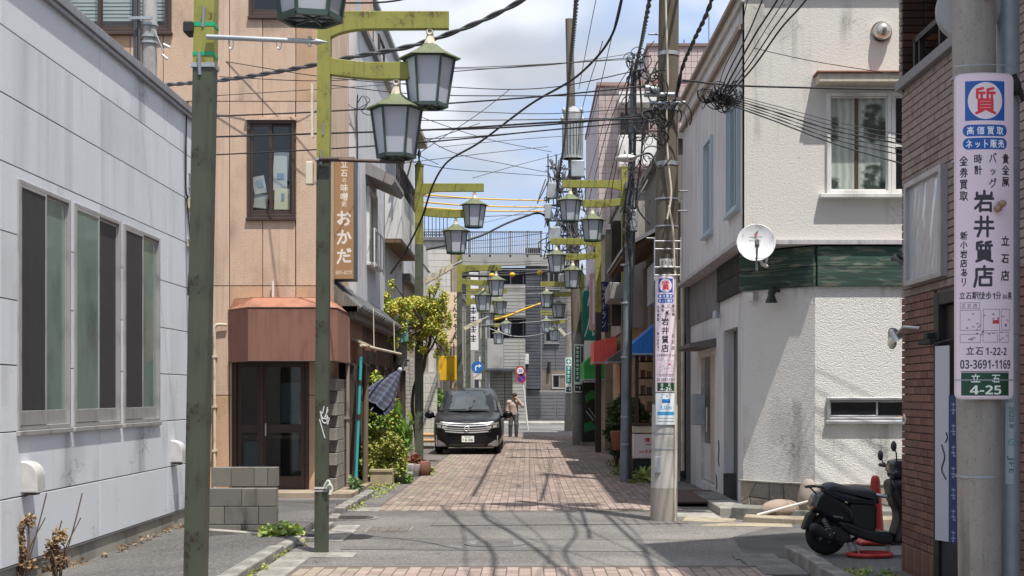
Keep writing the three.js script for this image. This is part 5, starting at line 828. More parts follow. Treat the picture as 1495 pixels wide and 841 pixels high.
{
  const aw = (label, geo, c, fr) => { const t = thing('awning', label, 'awning', [fr[0], fr[2], -fr[1]]); const cl = part(t, 'canvas', geo, M(c, { map: 'streak', size: 0.9, r: 0.75 })); part(cl, 'frame', [rod(V(fr[0], fr[2], -fr[1]), V(fr[0], fr[2], -fr[3]), 0.02), rod(V(fr[0], fr[2], -fr[1]), V(fr[4], fr[2], -fr[1]), 0.02)], MT.galv); return t; };
  aw('bright blue awning beside the signed utility pole', wedge(1.96, 2.72, 3.2, 2.55, 2.38, 27.4, 29.6), [0.025, 0.20, 0.68], [1.96, 27.4, 2.38, 29.6, 2.7]);
  aw('coral red awning between the pipe pole and the dark lamp post', wedge(1.72, 2.3, 3.15, 3.0, 2.45, 37.5, 39.5), [0.85, 0.13, 0.11], [1.72, 37.5, 2.45, 39.5, 2.3]);
  aw('grey slanted awning under the coral red one', wedge(2.0, 2.7, 3.0, 2.5, 2.42, 36.0, 37.4), [0.14, 0.145, 0.16], [2.0, 36.0, 2.42, 37.4, 2.7]);
  aw('green awning behind the dark lamp post', wedge(1.62, 2.45, 3.3, 2.55, 2.05, 41.5, 45), [0.04, 0.36, 0.07], [1.62, 41.5, 2.05, 45, 2.45]);
}
{
  const t = thing('corner_shop', 'tan fronted shop with red door posts under the coral awning', 'building', [2.6, 0, -37]);
  part(t, 'wall', B(2.42, 8, 0, 6.4, 34.2, 41), M([0.58, 0.38, 0.23], { map: 'streak', size: 1.2, r: 0.85 })); part(t, 'upper_wall', B(2.36, 8, 3.2, 6.5, 34.1, 41.1), M([0.36, 0.34, 0.31], { map: 'streak', size: 1.5 })); part(t, 'roof', B(2.3, 8, 6.5, 6.65, 34, 41.2), MT.concreteDark);
  part(t, 'door_post', [B(2.32, 2.42, 0, 2.5, 35.0, 35.15), B(2.30, 2.42, 0, 2.5, 36.1, 36.2)], M([0.25, 0.06, 0.04])); part(t, 'window_panel', B(2.34, 2.42, 0.9, 2.3, 35.2, 36.05), MT.alumDark); part(t, 'balcony', B(1.95, 2.36, 3.9, 4.3, 34.4, 36.5, 0.02), M([0.3, 0.29, 0.27], { map: 'streak', size: 0.7 }));
  const t2 = thing('shutter_shop', 'dark shop front with a green painted shutter under the green awning', 'building', [2.4, 0, -44]);
  part(t2, 'wall', B(2.2, 8, 0, 6.2, 41.2, 47), M([0.33, 0.28, 0.23], { map: 'streak', size: 1.2 })); part(t2, 'roof', B(2.1, 8, 6.2, 6.35, 41.2, 47), MT.concreteDark);
  const f = FR(1.83, 0, 46, 'front');
  part(t2, 'front', B(1.72, 2.2, 0, 2.0, 45.4, 46), MT.black);
  part(t2, 'mural', printed(FR(1.96, 0, 45.38, 'front'), -0.22, 0.22, 0.15, 2.0, 0.0), canvasMat(96, 384, (c, W, H) => { c.fillStyle = '#0a0d0b'; c.fillRect(0, 0, W, H); c.fillStyle = '#1d7a2c'; c.beginPath(); c.moveTo(10, 90); c.quadraticCurveTo(60, 30, 90, 60); c.lineTo(92, 120); c.quadraticCurveTo(50, 90, 20, 140); c.fill(); c.fillStyle = '#157032'; c.beginPath(); c.moveTo(4, 330); c.lineTo(90, 300); c.lineTo(60, 250); c.lineTo(6, 270); c.fill(); c.fillStyle = '#c9d3cf'; for (let i = 0; i < 9; i++) { c.beginPath(); c.arc(22 + i * 6, 190 + i * 7, 4, 0, 7); c.fill(); c.beginPath(); c.arc(40 + i * 5, 170 + i * 7, 3, 0, 7); c.fill(); } }), { keep: true });
  part(t2, 'step', B(1.66, 2.2, 0, 0.12, 45.2, 46.2), MT.concrete);
  const t3 = thing('shop_row', 'row of low shops on the right before the far crossing', 'building', [2.6, 0, -55]); part(t3, 'wall', [B(2.3, 8, 0, 5.6, 47.5, 58)], M([0.40, 0.37, 0.35], { map: 'streak', size: 1.5 })); part(t3, 'roof', B(2.2, 8, 5.6, 5.8, 47.4, 58.1), MT.alumDark); part(t3, 'front', B(2.24, 2.3, 0, 2.4, 48, 57), MT.brown);
}
{ // signs on the right
  const mkS = (label, px0, px1, py0, py1, d, bg, text, col, th = 0.14, o = {}) => { const t = thing('vertical_sign', label, 'sign', [PX((px0 + px1) / 2, d), PY(py1, d), -d]); const f = FR(0, 0, d, 'front'); part(t, 'case', bb(f, PX(px0, d), PX(px1, d), PY(py1, d), PY(py0, d), -th, 0, 0.01), M(o.case ?? bg)); const W = 64, H = Math.round(64 * (py1 - py0) / (px1 - px0)); part(t, 'face', printed(f, PX(px0, d) + 0.015, PX(px1, d) - 0.015, PY(py1, d) + 0.015, PY(py0, d) - 0.015, 0.005), canvasMat(W, H, (c) => { c.fillStyle = bg; c.fillRect(0, 0, W, H); if (text) { const n = text.length, s = (H - 20) / n; vtext(c, text, 12, 12, 40, s * 0.76, s, 5, col); } if (o.draw) o.draw(c, W, H); }), { keep: true }); part(t, 'bracket', [rod(V(PX(px1, d), PY(py0, d) - 0.2, -d - 0.05), V(PX(px1, d) + 0.5, PY(py0, d) - 0.2, -d - 0.05), 0.025), rod(V(PX(px1, d), PY(py1, d) + 0.2, -d - 0.05), V(PX(px1, d) + 0.5, PY(py1, d) + 0.2, -d - 0.05), 0.025)], MT.galv); return t; };
  mkS('teal vertical sign with white lettering furthest back on the right', 850, 873, 425, 497, 47, '#17826f', '', '#e8f0ee', 0.2, { draw: (c, W, H) => { c.strokeStyle = '#e8f0ee'; c.lineWidth = 5; c.beginPath(); c.moveTo(30, 20); c.lineTo(22, 60); c.moveTo(44, 24); c.lineTo(40, 56); c.moveTo(30, H - 90); c.quadraticCurveTo(20, H - 40, 8, H - 14); c.moveTo(28, H - 50); c.quadraticCurveTo(44, H - 50, 44, H - 20); c.lineTo(54, H - 30); c.stroke(); } });
  mkS('pale pink vertical sign beside the dark lamp post', 861, 872, 399, 482, 44, '#c79ba2', '', '#fff', 0.3, { draw: (c, W, H) => { c.fillStyle = '#e4cdd0'; c.fillRect(22, 40, 20, H - 90); } });
  mkS('navy vertical sign with white katakana on the right', 876, 887, 411, 484, 41, '#1b2c62', 'レストラン', '#dfe4f2', 0.3);
  mkS('dark brown vertical signboard beside the grey pipe pole', 893, 906, 322, 475, 36.5, '#30271f', '', '#30271f', 0.5);
  const b = thing('light_box_sign', 'white box sign with red lettering on a dark stand beside the pipe pole', 'sign', [2.2, 0, -27.4]); const f = FR(2.2, 0, 27.3, 'front');
  part(b, 'stand', bb(f, -0.22, 0.36, 0, 0.38, -0.35, -0.02), MT.black); part(b, 'case', bb(f, -0.2, 0.36, 0.40, 0.86, -0.34, 0, 0.01), MT.white); part(b, 'cap', bb(f, -0.2, 0.36, 0.885, 1.02, -0.34, 0, 0.008), MT.cream); part(b, 'lid', bb(f, -0.24, 0.38, 1.025, 1.06, -0.38, 0.03, 0.006), MT.brown);
  part(b, 'face', printed(f, -0.185, 0.345, 0.415, 0.845, 0.004), canvasMat(160, 132, (c, W, H) => { c.fillStyle = '#e3d9d6'; c.fillRect(0, 0, W, H); htext(c, '博多', 60, 16, 28, 28, 32, 4.5, '#c0283a'); c.fillStyle = '#c0283a'; c.fillRect(64, 52, 52, 6); c.fillRect(28, 96, 30, 6); for (let i = 0; i < 4; i++) { c.fillRect(64 + i * 20, 90, 14, 4); c.fillRect(69 + i * 20, 86, 4, 20); c.fillRect(64 + i * 20, 100, 13, 4); } }), { keep: true });
}
{ // pink tiled apartment tower
  const t = thing('tiled_tower', 'tall pink tiled apartment building with white balconies rising behind the right hand shops', 'building', [4, 0, -50]);
  const D = 48, x = (p) => PX(p, D), y = (p) => PY(p, D), pink = M([0.53, 0.425, 0.41], { map: 'stain', size: 3.5, r: 0.8 }), pinkd = M([0.45, 0.355, 0.345], { map: 'stain', size: 2.5, r: 0.8 });
  part(t, 'wall', [B(x(874), x(945), 0, y(126), D, 58)], pinkd); part(t, 'coping', B(x(871), x(950), y(126), y(121), D - 0.12, 58.1), M([0.30, 0.2, 0.18]));
  const g = []; for (let v = 3.5; v < y(126) - 0.1; v += 0.22) for (let u = x(874); u < x(945) - 0.02; u += 0.22) if (!(u > x(909) && v > y(262) && v < y(140))) g.push(B(u + 0.007, u + 0.213, v + 0.007, Math.min(v + 0.213, y(126)), D - 0.02, D));
  part(t, 'wall_tiles', g, pink, { kind: 'stuff' });
  const g2 = []; for (let v = 3.5; v < y(126) - 0.3; v += 0.3) for (let u = D; u < 57.8; u += 0.3) g2.push(B(x(874) - 0.025, x(874), v + 0.012, v + 0.288, u + 0.012, u + 0.288)); part(t, 'wall_tiles', g2, M([0.46, 0.40, 0.42], { r: 0.8 }), { kind: 'stuff' });
  part(t, 'balcony', [B(x(901), x(955), y(246), y(204), D - 0.9, D - 0.75, 0.02), B(x(901), x(903), y(246), y(204), D - 0.75, D)], MT.white); part(t, 'balcony_hood', B(x(901), x(955), y(158), y(142), D - 0.9, D - 0.02, 0.02), MT.white); part(t, 'balcony_floor', B(x(901), x(955), y(250), y(246), D - 0.95, D), pink);
  part(t, 'window', B(x(908), x(945), y(200), y(166), D - 0.03, D - 0.015), MT.darkGlass); part(t, 'window_frame', [908, 926, 944].map((p) => B(x(p) - 0.05, x(p) + 0.05, y(201), y(165), D - 0.07, D - 0.031)), MT.brown); part(t, 'railing', B(x(901), x(955), y(204) + 0.1, y(204) + 0.16, D - 0.87, D - 0.8), MT.brown);
  const D2 = 52, x2 = (p) => PX(p, D2), y2 = (p) => PY(p, D2); part(t, 'stair_tower', B(x2(947), x2(1042), 4, y2(68), D2, 60), pinkd); part(t, 'coping', B(x2(944), x2(1044), y2(68), y2(64), D2 - 0.1, 60), M([0.2, 0.14, 0.13]));
  const g3 = []; for (let v = y2(330); v < y2(68) - 0.2; v += 0.22) for (let u = x2(947); u < x2(1042) - 0.2; u += 0.22) g3.push(B(u + 0.007, u + 0.213, v + 0.007, v + 0.213, D2 - 0.025, D2)); part(t, 'wall_tiles', g3, pink, { kind: 'stuff' });
  part(t, 'ridge', [B(x2(934), x2(1044), y2(124), y2(121), D2 - 0.5, D2 - 0.2)], M([0.32, 0.18, 0.16]));
  part(t, 'roof_frame', [rod(V(x(892), y(126), -50), V(x(895), y(103), -50), 0.03), rod(V(x(895), y(103), -50), V(x(930), y(104), -50), 0.03), rod(V(x(884), y(124), -50), V(x(895), y(103), -50), 0.02)], MT.alumDark);
  part(t, 'antenna', [rod(V(x2(1003), y2(68), -53), V(x2(1003), y2(48), -53), 0.025), rod(V(x2(1018), y2(68), -53), V(x2(1018), y2(60), -53), 0.025), rod(V(x2(1040), y2(68), -53), V(x2(1040), y2(10), -53), 0.02), rod(V(x2(1037), y2(58), -53), V(x2(1043), y2(58), -53), 0.05)], MT.alumDark);
}
// ---------- street lamps ----------
function lantern(post, c, s, turn, far) {   // hangs with its eye at c
  const h1 = hash(Math.round(c.x * 100), Math.round(c.z * 10), 7), tx = (h1 - 0.5) * 0.07, tz = (hash(Math.round(c.y * 100), 3, 8) - 0.5) * 0.06;   // each hangs a little its own way
  const R = (r, y, k) => { const a = turn + (h1 - 0.5) * 0.12 + k * Math.PI / 3; return V(c.x + Math.cos(a) * r * s + tx * y * s, c.y + y * s, c.z - Math.sin(a) * r * s + tz * y * s); };
  const rt = 0.256, rb = 0.19, yt = -0.275, yb = -0.75, fr = [];
  for (let k = 0; k < 6; k++) { fr.push(bar(R(rt, yt, k), R(rb, yb, k), 0.022 * s, 0.022 * s), bar(R(rb, yb, k), R(rb, yb, k + 1), 0.03 * s, 0.035 * s), bar(R(rt, yt, k), R(rt, yt, k + 1), 0.02 * s, 0.02 * s)); if (!far) fr.push(bar(R(rb, yb - 0.004, k), V(c.x, c.y + (yb - 0.004) * s, c.z), 0.014 * s, 0.014 * s)); }
  const l = part(post, 'lantern', fr, MT.lampFrame);
  const pos = [], quad = (a, b, d, e) => pos.push(...a, ...b, ...d, ...a, ...d, ...e);
  const prof = [[0.055, -0.115], [0.12, -0.165], [0.21, -0.215], [0.315, -0.262], [0.32, -0.275]];
  for (let k = 0; k < 6; k++) for (let i = 0; i < prof.length - 1; i++) quad(R(prof[i][0], prof[i][1], k), R(prof[i + 1][0], prof[i + 1][1], k), R(prof[i + 1][0], prof[i + 1][1], k + 1), R(prof[i][0], prof[i][1], k + 1));
  for (let k = 0; k < 6; k++) quad(R(0.32, -0.275, k), R(0.24, -0.268, k), R(0.24, -0.268, k + 1), R(0.32, -0.275, k + 1));
  const hg = new THREE.BufferGeometry(); hg.setAttribute('position', new THREE.BufferAttribute(new Float32Array(pos), 3)); hg.computeVertexNormals();
  part(l, 'hood', hg, far ? MT.hood : hoodMat);
  for (let k = 0; k < 6; k++) { const g = new THREE.BufferGeometry(), q = [R(rt - 0.012, yt, k), R(rb - 0.012, yb, k), R(rb - 0.012, yb, k + 1), R(rt - 0.012, yt, k + 1)]; g.setAttribute('position', new THREE.BufferAttribute(new Float32Array([q[0], q[1], q[2], q[0], q[2], q[3]].flatMap((p) => [p.x, p.y, p.z])), 3)); g.computeVertexNormals(); part(l, 'pane', g, hash(k, Math.round(c.z * 10), 5) > 0.7 ? MT.frost2 : MT.frost); }
  part(l, 'fitting', [lathe([[0.03, 0.0], [0.035, -0.03], [0.04, -0.05], [0.06, -0.12], [0.075, -0.15]].map((p) => [p[0] * s, p[1] * s]), c, 10), new THREE.TorusGeometry(0.028 * s, 0.012 * s, 6, 12).translate(c.x, c.y - 0.005 * s, c.z + 0.03 * s)], MT.cream);
  part(l, 'bulb', [ball(V(c.x, c.y - 0.42 * s, c.z), 0.05 * s, 0.07 * s, 0.05 * s, 10, 6), rod(V(c.x, c.y - 0.27 * s, c.z), V(c.x, c.y - 0.36 * s, c.z), 0.03 * s)], MT.white);
}
const hoodMat = M([0.15, 0.175, 0.095], { map: 'paint', size: 0.45, r: 0.55, side: THREE.DoubleSide }); MT.hood.side = THREE.DoubleSide;
// x, d: foot; side +1 arms to the right; arms: [height of the top, length, lantern offset]
function streetLamp(label, o) {
  const { x, d, side = 1, split, arms, top, s = 1, w = 0.15, turn = 0.06, dark } = o;
  const t = thing('street_lamp', label, 'street lamp', [x, 0, -d], 'paired lantern street lamps along the lane');
  const far = d > 25, lx = o.lean ?? 0, px = (y) => x + lx * y;
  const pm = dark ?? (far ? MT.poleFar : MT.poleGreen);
  part(t, 'post', [bar(V(px(0), 0, -d), V(px(split), split, -d), w, w)], pm);
  part(t, 'upper_post', [bar(V(px(split + 0.003), split + 0.003, -d), V(px(top), top, -d), w, w), bar(V(px(top), top, -d), V(px(top + 0.03), top + 0.03, -d), w * 1.12, w * 1.12)], MT.lampGreen);
  part(t, 'finial', [new THREE.ConeGeometry(w * 0.62, 0.14, 4).rotateY(Math.PI / 4).translate(px(top), top + 0.1, -d), lathe([[0.02, 0], [0.022, 0.06], [0.045, 0.12], [0.04, 0.17], [0, 0.31]], V(px(top), top + 0.14, -d), 8)], pm);
  arms.forEach(([h, L, off], i) => {
    const sh = new THREE.Shape(), a = w / 2 - 0.002, hh = 0.165 * s;
    if (i === 0) { sh.moveTo(-a * 0.2, 0); sh.lineTo(L, 0.0); sh.lineTo(L, -hh); sh.lineTo(a + 0.35, -hh - 0.005); sh.quadraticCurveTo(a + 0.1, -hh - 0.02, a, -hh - 0.09); sh.lineTo(-a * 0.2, -hh - 0.09); }
    else { sh.moveTo(a * 0.6, 0.045); sh.quadraticCurveTo(a + 0.25, 0.0, L * 0.55, -0.004); sh.lineTo(L, 0); sh.lineTo(L, -hh); sh.lineTo(L * 0.55, -hh); sh.quadraticCurveTo(a + 0.25, -hh + 0.01, a * 0.6, -hh - 0.0 + 0.05); }
    sh.closePath();
    const g = new THREE.ExtrudeGeometry(sh, { depth: 0.085 * s, bevelEnabled: true, bevelSize: 0.005, bevelThickness: 0.005, bevelSegments: 1, curveSegments: 8 }).translate(0, 0, -0.0425 * s);
    const arm = part(t, 'arm', xf(g, new THREE.Matrix4().makeScale(side, 1, 1)).translate(px(h), h, -d), MT.lampGreen);
    const c = V(px(h) + side * off, h - hh - 0.03 * s, -d);
    part(arm, 'hanger', rod(V(c.x, h - hh + 0.01, -d), c, 0.022 * s), MT.hood);
    lantern(t, c, s, turn + i * 0.05, far);
  });
  if (!far) {
    part(t, 'collar', [bar(V(px(split), split - 0.012, -d), V(px(split), split + 0.016, -d), w + 0.02, w + 0.02), rod(V(px(split) - 0.02, split - 0.06, -d + w / 2), V(px(split) - 0.02, split + 0.08, -d + w / 2 + 0.02), 0.012), rod(V(px(split), split + 0.24, -d + w / 2), V(px(split) + 0.01, split + 0.36, -d + w / 2 + 0.015), 0.01)], MT.galv);
  }
  return t;
}
{
  const l1 = streetLamp('lamp post with green tape nearest the camera at the left', { x: -2.097, lean: 0.0185, d: 9.04, split: 3.66, top: 5.6, arms: [[5.47, 1.24, 1.06], [4.915, 0.92, 0.655]], w: 0.128, turn: 0.12 });
  const tape = M([0.01, 0.34, 0.16], { r: 0.5 }); part(l1, 'tape', [bar(V(-2.0245, 3.905, -9.04), V(-2.0245, 3.93, -9.04), 0.133, 0.133), bar(V(-2.028, 3.72, -9.04), V(-2.028, 3.745, -9.04), 0.133, 0.133)], tape);
  part(l1, 'banner_rod', [rod(V(-2.0, 3.83, -8.95), V(-1.32, 3.80, -8.95), 0.016), rod(V(-1.32, 3.80, -8.95), V(-1.25, 3.797, -8.95), 0.022, 0.003), rod(V(-1.36, 3.77, -8.95), V(-1.36, 3.83, -8.95), 0.012)], MT.galv);
  part(l1, 'hook', [-1.85, -1.55].map((x) => new THREE.TorusGeometry(0.022, 0.005, 5, 12).scale(0.7, 1.4, 1).translate(x, 3.785, -8.95)), MT.steel);
  part(l1, 'camera', [B(-2.15, -2.085, 3.86, 3.93, 8.95, 9.1, 0.01)], MT.dark);
  const l2 = streetLamp('lamp post with a white tag and scribble at the left kerb of the crossing', { x: -2.09, lean: 0.006, d: 14.55, split: 3.98, top: 5.62, arms: [[5.47, 1.25, 1.065], [4.96, 0.90, 0.73]], w: 0.13, turn: -0.02 });
  part(l2, 'banner_rod', [rod(V(-1.98, 3.965, -14.45), V(-1.24, 3.94, -14.45), 0.018), rod(V(-2.1, 3.97, -14.44), V(-1.9, 3.97, -14.44), 0.024)], MT.brown);
  const zz = -14.55 + 0.067, sc = (a) => tube(a.map(([p, q]) => P(p, q, 14.473).setZ(zz)), 0.006, 0, 5);
  part(l2, 'scribble', [sc([[473, 593], [470, 604], [467, 600], [472, 612], [477, 607], [476, 618], [471, 616], [468, 606]]), sc([[479, 598], [474, 612], [480, 610], [478, 620]]), sc([[466, 612], [470, 626], [474, 640]]), sc([[478, 594], [476, 606]])], M([0.6, 0.6, 0.6]));
  part(l2, 'tag', [bar(V(-2.09, 0.655, -14.55), V(-2.09, 0.675, -14.55), 0.136, 0.136), bar(V(-2.09, 0.63, -14.55), V(-2.09, 0.64, -14.55), 0.136, 0.136)], MT.white);
  part(l2, 'torn_tape', [tube([V(-2.03, 0.66, -14.46), V(-1.99, 0.70, -14.44), V(-1.97, 0.66, -14.45), V(-1.99, 0.60, -14.44)], 0.016), tube([V(-2.05, 0.68, -14.46), V(-2.01, 0.74, -14.45), V(-1.99, 0.71, -14.45)], 0.014)], M([0.5, 0.55, 0.48], { r: 0.7 }));
  part(l2, 'bracket', [B(-2.19, -2.165, 4.2, 4.75, 14.5, 14.54), B(-2.24, -2.165, 3.72, 3.95, 14.45, 14.55, 0.01)], MT.cream);
  streetLamp('third lamp post on the left, with a spear finial, beside the climber', { x: -2.5, d: 33, split: 5.05, top: 6.85, arms: [[6.45, 1.48, 1.27], [5.85, 1.15, 0.84]], s: 1.05, w: 0.185 });
  streetLamp('fourth lamp post on the left, rising behind the minivan', { x: -2.1, d: 44, split: 4.75, top: 5.95, arms: [[5.58, 1.28, 1.12], [5.12, 0.92, 0.72]], w: 0.155, turn: -0.1 });
  streetLamp('fifth lamp post on the left, just past the fourth', { x: -2.2, d: 53, split: 4.9, top: 5.9, arms: [[5.52, 1.4, 1.15], [5.1, 0.95, 0.7]], w: 0.16 });
  streetLamp('farthest lamp post on the left', { x: -2.05, d: 66, split: 4.8, top: 5.7, arms: [[5.35, 1.3, 1.05], [4.9, 0.95, 0.7]], w: 0.16 });
  const darkp = M([0.045, 0.036, 0.032], { map: 'speck', size: 0.8, r: 0.6 });
  streetLamp('lamp post on the right behind the grey pipe pole', { x: 2.32, d: 34.5, side: -1, split: 4.3, top: 7.05, arms: [[6.75, 1.50, 1.31], [6.28, 1.0, 0.78]], s: 1.03, w: 0.16 });
  streetLamp('dark brown lamp post on the right in front of the awnings', { x: 1.95, d: 40, side: -1, split: 3.9, top: 6.25, arms: [[5.96, 1.32, 1.17], [5.53, 0.95, 0.71]], w: 0.165, dark: darkp, turn: 0.1 });
  streetLamp('fifth lamp post on the right, behind the brown utility pole', { x: 1.95, d: 52, side: -1, split: 4.6, top: 5.95, arms: [[5.70, 1.5, 1.28], [5.33, 1.1, 0.86]], s: 0.98, w: 0.155 });
  streetLamp('farthest lamp post on the right', { x: 1.9, d: 65, side: -1, split: 4.8, top: 5.7, arms: [[5.4, 1.35, 1.08], [5.0, 0.95, 0.7]], w: 0.16 });
}
// ---------- utility poles ----------
const plate = (W, H, draw) => canvasMat(W, H, draw);
function pawnFace(num) {
  return canvasMat(384, 1960, (c, W, H) => {
    c.fillStyle = '#e6d4e0'; c.fillRect(0, 0, W, H);
    const ink = '#33303a';
    c.fillStyle = '#1f58a8'; c.fillRect(56, 40, 258, 240); c.fillStyle = '#e8dbe4'; c.beginPath(); c.arc(185, 160, 112, 0, 7); c.fill(); glyph(c, '質', 108, 78, 154, 160, 17, '#d8343f');
    c.fillStyle = '#1f58a8'; for (const y of [305, 385]) { c.beginPath(); c.roundRect(42, y, 290, 70, 34); c.fill(); }
    htext(c, '高価買取', 66, 316, 46, 48, 64, 5.5, '#eef0f6'); htext(c, 'ネット販売', 60, 396, 42, 48, 52, 6, '#eef0f6');
    vtext(c, '貴金属', 298, 480, 52, 58, 70, 7, ink); vtext(c, 'バッグ', 206, 480, 50, 56, 76, 7, ink); vtext(c, '時計', 112, 486, 48, 54, 68, 7, ink); vtext(c, '金券買取', 24, 494, 48, 58, 70, 7, ink);
    vtext(c, '岩井質店', 112, 706, 128, 126, 152, 17, ink); vtext(c, '立石店', 290, 980, 64, 62, 104, 8.5, ink); vtext(c, '新小岩店あり', 28, 952, 42, 48, 56, 6.5, ink);
    htext(c, '立石駅徒歩', 20, 1318, 38, 46, 41, 5, ink); latin(c, '1', 226, 1362, 50, ink); htext(c, '分', 250, 1318, 38, 46, 41, 5, ink); latin(c, 'au', 300, 1360, 46, ink, 38); htext(c, '裏', 340, 1318, 36, 46, 40, 4.4, ink);
    c.strokeStyle = '#77707c'; c.lineWidth = 3; c.strokeRect(26, 1384, 120, 36); c.strokeRect(26, 1430, 128, 122); c.strokeRect(170, 1424, 108, 130); c.strokeRect(292, 1424, 64, 126); c.strokeRect(168, 1568, 94, 56); c.strokeRect(276, 1562, 70, 62); c.strokeRect(26, 1576, 126, 50); htext(c, '立石店', 34, 1390, 26, 24, 36, 2.4, '#5c5560'); c.fillStyle = '#c9303a'; c.fillRect(230, 1490, 44, 22); c.fillRect(262, 1472, 10, 24); c.fillStyle = '#57505c'; for (let i = 0; i < 30; i++) c.fillRect(34 + hash(i, 1, 2) * 300, 1440 + hash(i, 2, 2) * 176, 14, 6); c.fillStyle = '#2c5ca8'; c.fillRect(318, 1512, 14, 16);
    htext(c, '立石', 62, 1650, 52, 54, 58, 6, ink); latin(c, '1-22-2', 182, 1702, 62, ink, 152); latin(c, '03-3691-1169', 24, 1784, 74, ink, 340);
    c.fillStyle = '#4c4650'; c.fillRect(30, 1800, 320, 5); c.fillStyle = '#17452f'; c.fillRect(32, 1808, 316, 140); htext(c, '立石', 92, 1816, 60, 56, 132, 7, '#e6eee6'); latin(c, num, 86, 1940, 76, '#e6eee6', 208);
  });
}
{
  // near pole at the right edge
  const d = 8, x = PX(1433, d), t = thing('utility_pole', 'concrete utility pole at the right edge carrying the pawnshop sign numbered 4-25', 'utility pole', [x, 0, -d]);
  part(t, 'shaft', rod(V(x + 0.004, 0, -d), V(x - 0.14, 11, -d), 0.123, 0.105, 24), MT.pole);
  for (const y of [1.15, 1.62, 2.36, 2.9, 3.36, 4.0]) part(t, 'band', new THREE.CylinderGeometry(0.125, 0.125, 0.012, 24).translate(x - 0.0125 * y, y, -d), MT.galv);
  part(t, 'bolt', [rod(V(x - 0.02, 3.78, -d + 0.11), V(x + 0.06, 3.80, -d + 0.2), 0.014), rod(V(x + 0.05, 3.79, -d + 0.18), V(x + 0.05, 3.82, -d + 0.2), 0.022)], M([0.2, 0.1, 0.04], { r: 0.7, m: 0.3 }));
  part(t, 'footing', B(x - 0.18, x + 0.18, -0.1, 0.03, d - 0.18, d + 0.18), MT.concrete);
  const s = thing('pole_sign', 'large pink and white pawnshop sign numbered 4-25 wrapped on the near right pole', 'sign', [x, 1.58, -d + 0.15]);
  const f = FR(PX(1440.5, d - 0.155), 0, d - 0.155, 'front'), y0 = PY(583, d - 0.155), y1 = PY(106, d - 0.155), hw = 0.172;
  const roundSheet = (hw, y0, y1, r, c, R, ku) => { const g = new THREE.PlaneGeometry(1, 1, 16, 24), p = g.attributes.position, uv = g.attributes.uv; for (let i = 0; i < p.count; i++) { const v = p.getY(i) + 0.5, k = v < 0.25 ? v * 4 * r : v > 0.75 ? y1 - y0 - (1 - v) * 4 * r : lerp(r, y1 - y0 - r, (v - 0.25) * 2), e = Math.min(k, y1 - y0 - k), w = e < r ? hw - r + Math.sqrt(Math.max(0, r * r - (r - e) ** 2)) : hw, x = p.getX(i) * 2 * w; p.setXYZ(i, Math.sin(x / R) * R, y0 + k, c - R + Math.cos(x / R) * R); uv.setXY(i, x / (2 * hw) + 0.5, k / (y1 - y0)); } g.computeVertexNormals(); return xf(g, frM(f)); };
  part(s, 'board', [roundSheet(hw, y0, y1, 0.035, 0, 0.3)], M([0.70, 0.60, 0.64], { r: 0.5, side: THREE.DoubleSide }));
  part(s, 'face', roundSheet(hw - 0.009, y0 + 0.009, y1 - 0.009, 0.028, 0.004, 0.304), pawnFace('4-25'), { keep: true });
  for (const y of [3.40, 2.42, 1.68, 2.9]) part(s, 'strap', printed(f, -hw - 0.004, hw + 0.004, y, y + 0.006, y < 1.7 || y > 3.2 ? 0.007 : -0.004, 0.307), MT.galv);
  part(s, 'stud', [lathe([[0, 0], [0.02, 0.0], [0.02, 0.03], [0.014, 0.05], [0, 0.052]], V(0, 0, 0), 12).rotateX(Math.PI / 2).translate(f.o.x + 0.075, 2.64, f.o.z + 0.012), lathe([[0, 0], [0.02, 0], [0.018, 0.03], [0, 0.032]], V(0, 0, 0), 12).rotateX(Math.PI / 2).translate(f.o.x + 0.055, 2.615, f.o.z + 0.012)], M([0.30, 0.20, 0.13], { r: 0.6 }));
  const p = thing('pipe_pole', 'pale blue grey steel pipe standing beside the near right utility pole', 'pipe', [PX(1471, d), 0, -d]);
  const xp = PX(1471, 8.15);
  part(p, 'pipe', rod(V(xp + 0.01, 0, -8.15), V(xp - 0.01, 9, -8.15), 0.063, 0.063, 20), M([0.36, 0.41, 0.45], { map: 'speck', size: 0.5, r: 0.5, m: 0.3 }));
  const fpz = FR(xp, 0, 8.15 - 0.0635, 'front');
  part(p, 'stencil', printed(fpz, -0.034, 0.034, 1.1, 1.56, 0.0, 0.0635), canvasMat(64, 432, (c, W, H) => { c.fillStyle = '#a3adb5'; c.fillRect(0, 0, W, H); c.save(); c.translate(20, 20); c.rotate(Math.PI / 2); latin(c, '2020', 0, 0, 36, '#4a6c6c', 84); c.restore(); glyph(c, '年', 18, 112, 34, 30, 4, '#4a6c6c'); c.strokeStyle = '#3f8f6c'; c.lineWidth = 4; c.beginPath(); c.arc(34, 210, 16, 0, 7); c.moveTo(24, 204); c.lineTo(44, 216); c.stroke(); c.save(); c.translate(20, 290); c.rotate(Math.PI / 2); latin(c, 'JFE', 0, 0, 40, '#4a6c6c', 90); c.restore(); }), { keep: true });
  part(p, 'bracket', [rod(V(xp - 0.1, 1.95, -8.08), V(xp, 1.95, -8.08), 0.012), new THREE.TorusGeometry(0.066, 0.007, 6, 20).rotateX(Math.PI / 2).translate(xp, 1.95, -8.15), new THREE.TorusGeometry(0.066, 0.007, 6, 20).rotateX(Math.PI / 2).translate(xp, 3.0, -8.15)], MT.galv);
  part(p, 'clamp', [ball(V(xp + 0.02, 3.33, -8.07), 0.03, 0.05, 0.03), rod(V(xp + 0.01, 3.4, -8.07), V(xp + 0.06, 3.25, -8.06), 0.014)], MT.dark);
  const m = thing('traffic_mirror', 'grey round back of a mirror at the top of the near right pole', 'mirror', [PX(1392, 7.9), 3.6, -7.9]);
